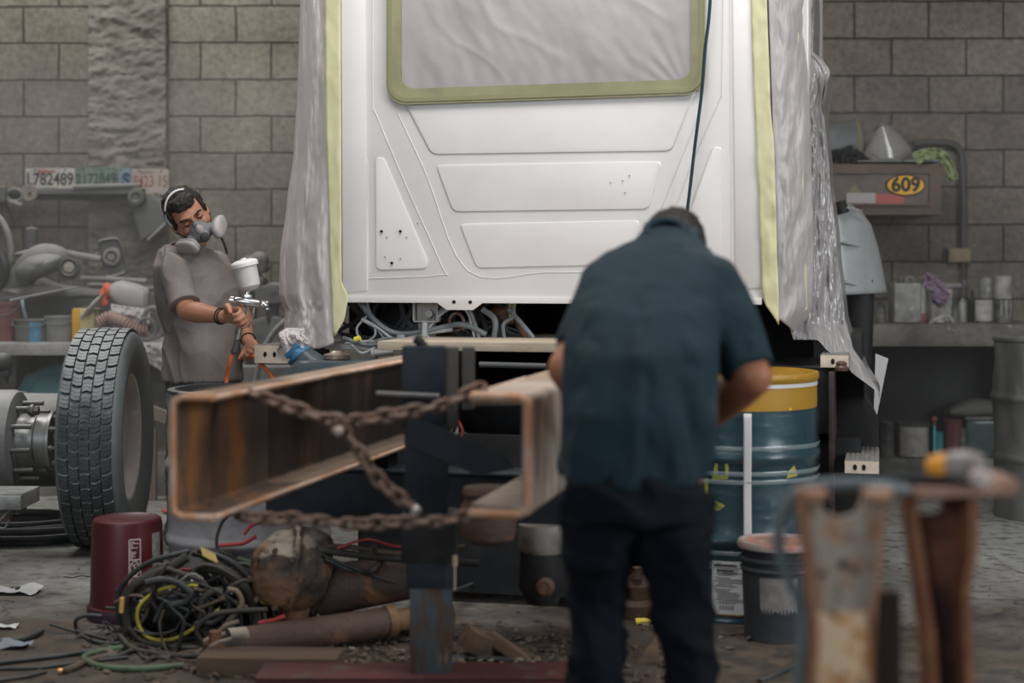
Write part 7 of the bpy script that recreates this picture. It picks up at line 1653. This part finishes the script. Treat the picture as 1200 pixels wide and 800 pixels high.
b = MB(); b.tube(bez([W(272, 414, gd_+.03), W(269, 425, 6.28), W(266, 440, 6.32), (W(265, 460, 6.33)), W(268, 500, 6.36), W(285, 530, 6.38), W(318, 500, 6.42), W(326, 462, 6.44), W(318, 440, 6.45), W(307, 428, 6.46), W(298, 418, 6.5), W(285, 420, 6.75), W(270, 470, 7.05), (sx_(268, 7.1), 7.15, .3), (sx_(270, 7.2), 7.3, .014), (sx_(180, 7.8), 8.0, .014)], 8), .0085, 10)
tag(b.build('air_hose', orh, smooth=80), 'orange air hose running from the spray gun through the painter\'s left hand', 'hose')
# ---------------------------------------------------------------- the bending worker
Q0 = thing('person', 'worker in a dark teal shirt and black trousers bending forward with his back turned', 'person', V((sx_(750, 3.6), 3.6, 0)))
RX = V((1, 0, 0)); 
ring2 = [(745, 556, 3.58, .172, .125), (745, 520, 3.59, .174, .13), (746, 470, 3.61, .178, .135), (751, 400, 3.67, .180, .145), (759, 350, 3.75, .178, .145), (767, 318, 3.82, .160, .13), (775, 296, 3.88, .128, .10), (783, 280, 3.93, .086, .08), (788, 267, 4.0, .070, .070), (790, 262, 4.05, .060, .062)]
sl, el2, wl = W(715, 340, 3.84), W(664, 432, 3.74), W(700, 478, 4.02)
sr_, er2, wr2 = W(832, 336, 3.84), W(882, 442, 3.72), W(815, 500, 3.95)
b = MB(); Fq = V((.05, .35, -.93)).normalized(); Uq = V((.12, .90, .38)); Uq = (Uq-Fq*Uq.dot(Fq)).normalized(); Lq = -(Fq.cross(Uq)); Hq = W(790, 300, 4.12)
HQ, esq = head(b, Hq, Lq, -Fq, Uq)
b.tube([Hq, W(786, 290, 4.0), W(782, 312, 3.94)], [.045, .035, .035], 16)
b.loft([(W(px, py, d), RX*a*.86, V((0, b_*.84, b_*.2))) for px, py, d, a, b_ in ring2[:-3]], 24)
arm(b, sl, el2, wl, .050, .047, .03); arm(b, sr_, er2, wr2, .050, .048, .031)
hand(b, wl, V((.5, .6, -.25)), V((.5, -.2, -.8)), .9, thumb_side=-1); hand(b, wr2, V((-.7, .55, -.1)), V((-.3, -.2, -.9)), .9, thumb_side=1)
b.loft([(W(745, 545, 3.58), RX*.155, V((0, .115, 0))), (W(745, 600, 3.58), RX*.155, V((0, .12, 0)))], 20)
h1, h2 = W(706, 600, 3.58), W(787, 600, 3.58); k1, k2 = W(700, 705, 3.62), W(799, 705, 3.60); a1_, a2_ = V((sx_(700, 3.55), 3.52, .08)), V((sx_(820, 3.6), 3.58, .08))
for h_, k_, a_ in ((h1, k1, a1_), (h2, k2, a2_)): b.tube([h_, h_.lerp(k_, .5), k_, k_.lerp(a_, .35), a_], [.078, .068, .052, .052, .035], 16); b.loft([(a_, V((.034, 0, 0)), V((0, .04, 0))), (a_+V((0, .05, -.055)), V((.038, 0, 0)), V((0, .09, 0)))], 14)
blob('body', b, mat('worker_skin', (0.36, 0.15, 0.085), .5, c2=(0.31, 0.125, 0.07), sc=12), Q0, .006, 3)
teal = mat('dark_teal_work_shirt', (0.0065, 0.024, 0.035), .8, c2=(0.005, 0.018, 0.027), sc=5, bump=.3, bsc=110, c3=(0.055, 0.062, 0.072), sc3=4.0, lo3=.56, hi3=.72)
b = MB(); b.loft([(W(px, py, d), RX*a*1.04, V((0, b_*1.03, b_*.2))) for px, py, d, a, b_ in ring2], 30, p=2.15)
for s_, e_, r0, r1 in ((sl, el2, .076, .060), (sr_, er2, .082, .066)):
    q = s_.lerp(e_, .80 if e_ is el2 else .95); b.sphere(s_+V((0, 0, .0)), r0*1.02); b.tube([s_, s_.lerp(q, .5), q], [r0, (r0+r1)/2+.004, r1], 22)
def fq(p, n):
    # gathers running down from the shoulder blades, drawn to the waist
    q = mnoise.fractal(V((p.x*5, p.y*4, p.z*2.2)), .65, 2, 4)
    px = 600+p.x*F/p.y
    return .010*q+.007*math.sin((px-750)*.10+(p.z-1.1)*9*math.copysign(1, px-755)+q*2.5)*min(1, max(0, (1.28-p.z)*3))
sh2 = blob('work_shirt', b, teal, Q0, .009, 7, fq)
b = MB(); b.tube(ring_path(W(780, 270, 3.97), .050, .052, 28, V((1, 0, .0)), V((0, .85, .52))), .010, 10, caps=False); b.build('collar', teal, sh2, smooth=80)
b = MB(); b.loft([(W(px, py, d), RX*a*1.06, V((0, b_*1.05, b_*.1))) for px, py, d, a, b_ in [(745, 552, 3.58, .170, .127), (745, 547, 3.58, .170, .127)]], 40, p=2.15); 
trm = mat('black_navy_trousers', (0.0055, 0.007, 0.010), .9, c2=(0.009, 0.011, 0.015), sc=6, bump=.3, bsc=90, spec=.12)
b = MB(); b.loft([(W(745, 540, 3.58), RX*.150, V((0, .11, 0))), (W(745, 570, 3.575), RX*.158, V((0, .12, 0))), (W(747, 605, 3.58), RX*.162, V((0, .13, 0)))], 26, p=2.3)
for h_, k_, a_, rr in ((h1, k1, a1_, (.094, .084, .069, .064, .058, .062)), (h2, k2, a2_, (.094, .086, .074, .068, .062, .066))): b.tube([h_+V((0, 0, .03)), h_.lerp(k_, .5), k_, k_.lerp(a_, .33), k_.lerp(a_, .7), a_-V((0, 0, .03))], list(rr), 20)
tr2 = blob('trousers', b, trm, Q0, .009, 4, creases(.016, 5.5, 9, .8, 1.3))
b = MB(); bq = lambda c, r: b.sphere(HQ(*c), r, 18, 12, rot=Matrix((Lq, -Fq, Uq)).transposed())
bq((0, .03, .045), (.084, .092, .088)); bq((0, .058, -.045), (.078, .064, .105)); bq((0, -.03, .085), (.062, .05, .034))
for s_ in (-1, 1): bq((s_*.072, .01, .03), (.014, .04, .05))
blob('hair', b, hairm, Q0, .006, 2, lambda p, n: .005*mnoise.fractal(p*45, .8, 2.2, 4))
for s_ in (-1, 1):
    b = MB(); b.tube(bez([HQ(s_*.050, -.078, .032), HQ(s_*.036, -.092, .038), HQ(s_*.016, -.095, .032)], 5), .0042, 6); b.build('eyebrow', hairm, Q0)
    b = MB(); b.sphere(HQ(s_*.032, -.080, .013), (.013, .010, .0085), 14, 10, rot=Matrix((Lq, -Fq, Uq)).transposed()); b.build('eye', mat('eye_white', (.6, .58, .55), .3), Q0)
for a_ in (a1_, a2_):
    b = MB(); b.loft([(a_+V((0, 0, .05)), V((.05, 0, 0)), V((0, .058, 0))), (a_+V((0, .0, -.01)), V((.048, 0, 0)), V((0, .06, 0))), (a_+V((0, .05, -.045)), V((.05, 0, 0)), V((0, .12, 0))), (a_+V((0, .05, -.079)), V((.052, 0, 0)), V((0, .125, 0)))], 20)
    blob('boot', b, mat('black_leather_boot', (.02, .018, .017), .5), Q0, .008, 4)
# ================================================================ PAINT MIST
vm = bpy.data.materials.new('paint_mist'); vm.use_nodes = True; nt = vm.node_tree; nt.nodes.clear()
o_ = nt.nodes.new('ShaderNodeOutputMaterial'); sc_ = nt.nodes.new('ShaderNodeVolumeScatter'); sc_.inputs['Color'].default_value = (.93, .93, .93, 1); sc_.inputs['Anisotropy'].default_value = .2
sc_.inputs['Density'].default_value = .036; nt.links.new(sc_.outputs[0], o_.inputs['Volume'])
b = MB(); b.loft([(V((-2.1, 8.1, z)), V((a, 0, 0)), V((0, 1.45, 0))) for z, a in ((.02, 2.1), (1.0, 2.2), (1.9, 1.9), (2.3, 1.1))], 32, p=3); ms_ = b.build('paint_mist', vm, smooth=80); tag(ms_, 'thin pale haze of paint overspray around the painter and left bench', 'mist'); ms_['kind'] = 'stuff'
vm2 = bpy.data.materials.new('thin_haze'); vm2.use_nodes = True; nt = vm2.node_tree; nt.nodes.clear()
o_ = nt.nodes.new('ShaderNodeOutputMaterial'); sc_ = nt.nodes.new('ShaderNodeVolumeScatter'); sc_.inputs['Color'].default_value = (.93, .93, .93, 1); sc_.inputs['Density'].default_value = .022; nt.links.new(sc_.outputs[0], o_.inputs['Volume'])
b = MB(); b.loft([(V((2.4, 8.2, z)), V((a, 0, 0)), V((0, 1.4, 0))) for z, a in ((.02, 1.9), (1.0, 2.0), (1.9, 1.7), (2.3, 1.0))], 32, p=3); ms2 = b.build('paint_mist', vm2, smooth=80); tag(ms2, 'faint haze hanging in front of the right workbench', 'mist'); ms2['kind'] = 'stuff'
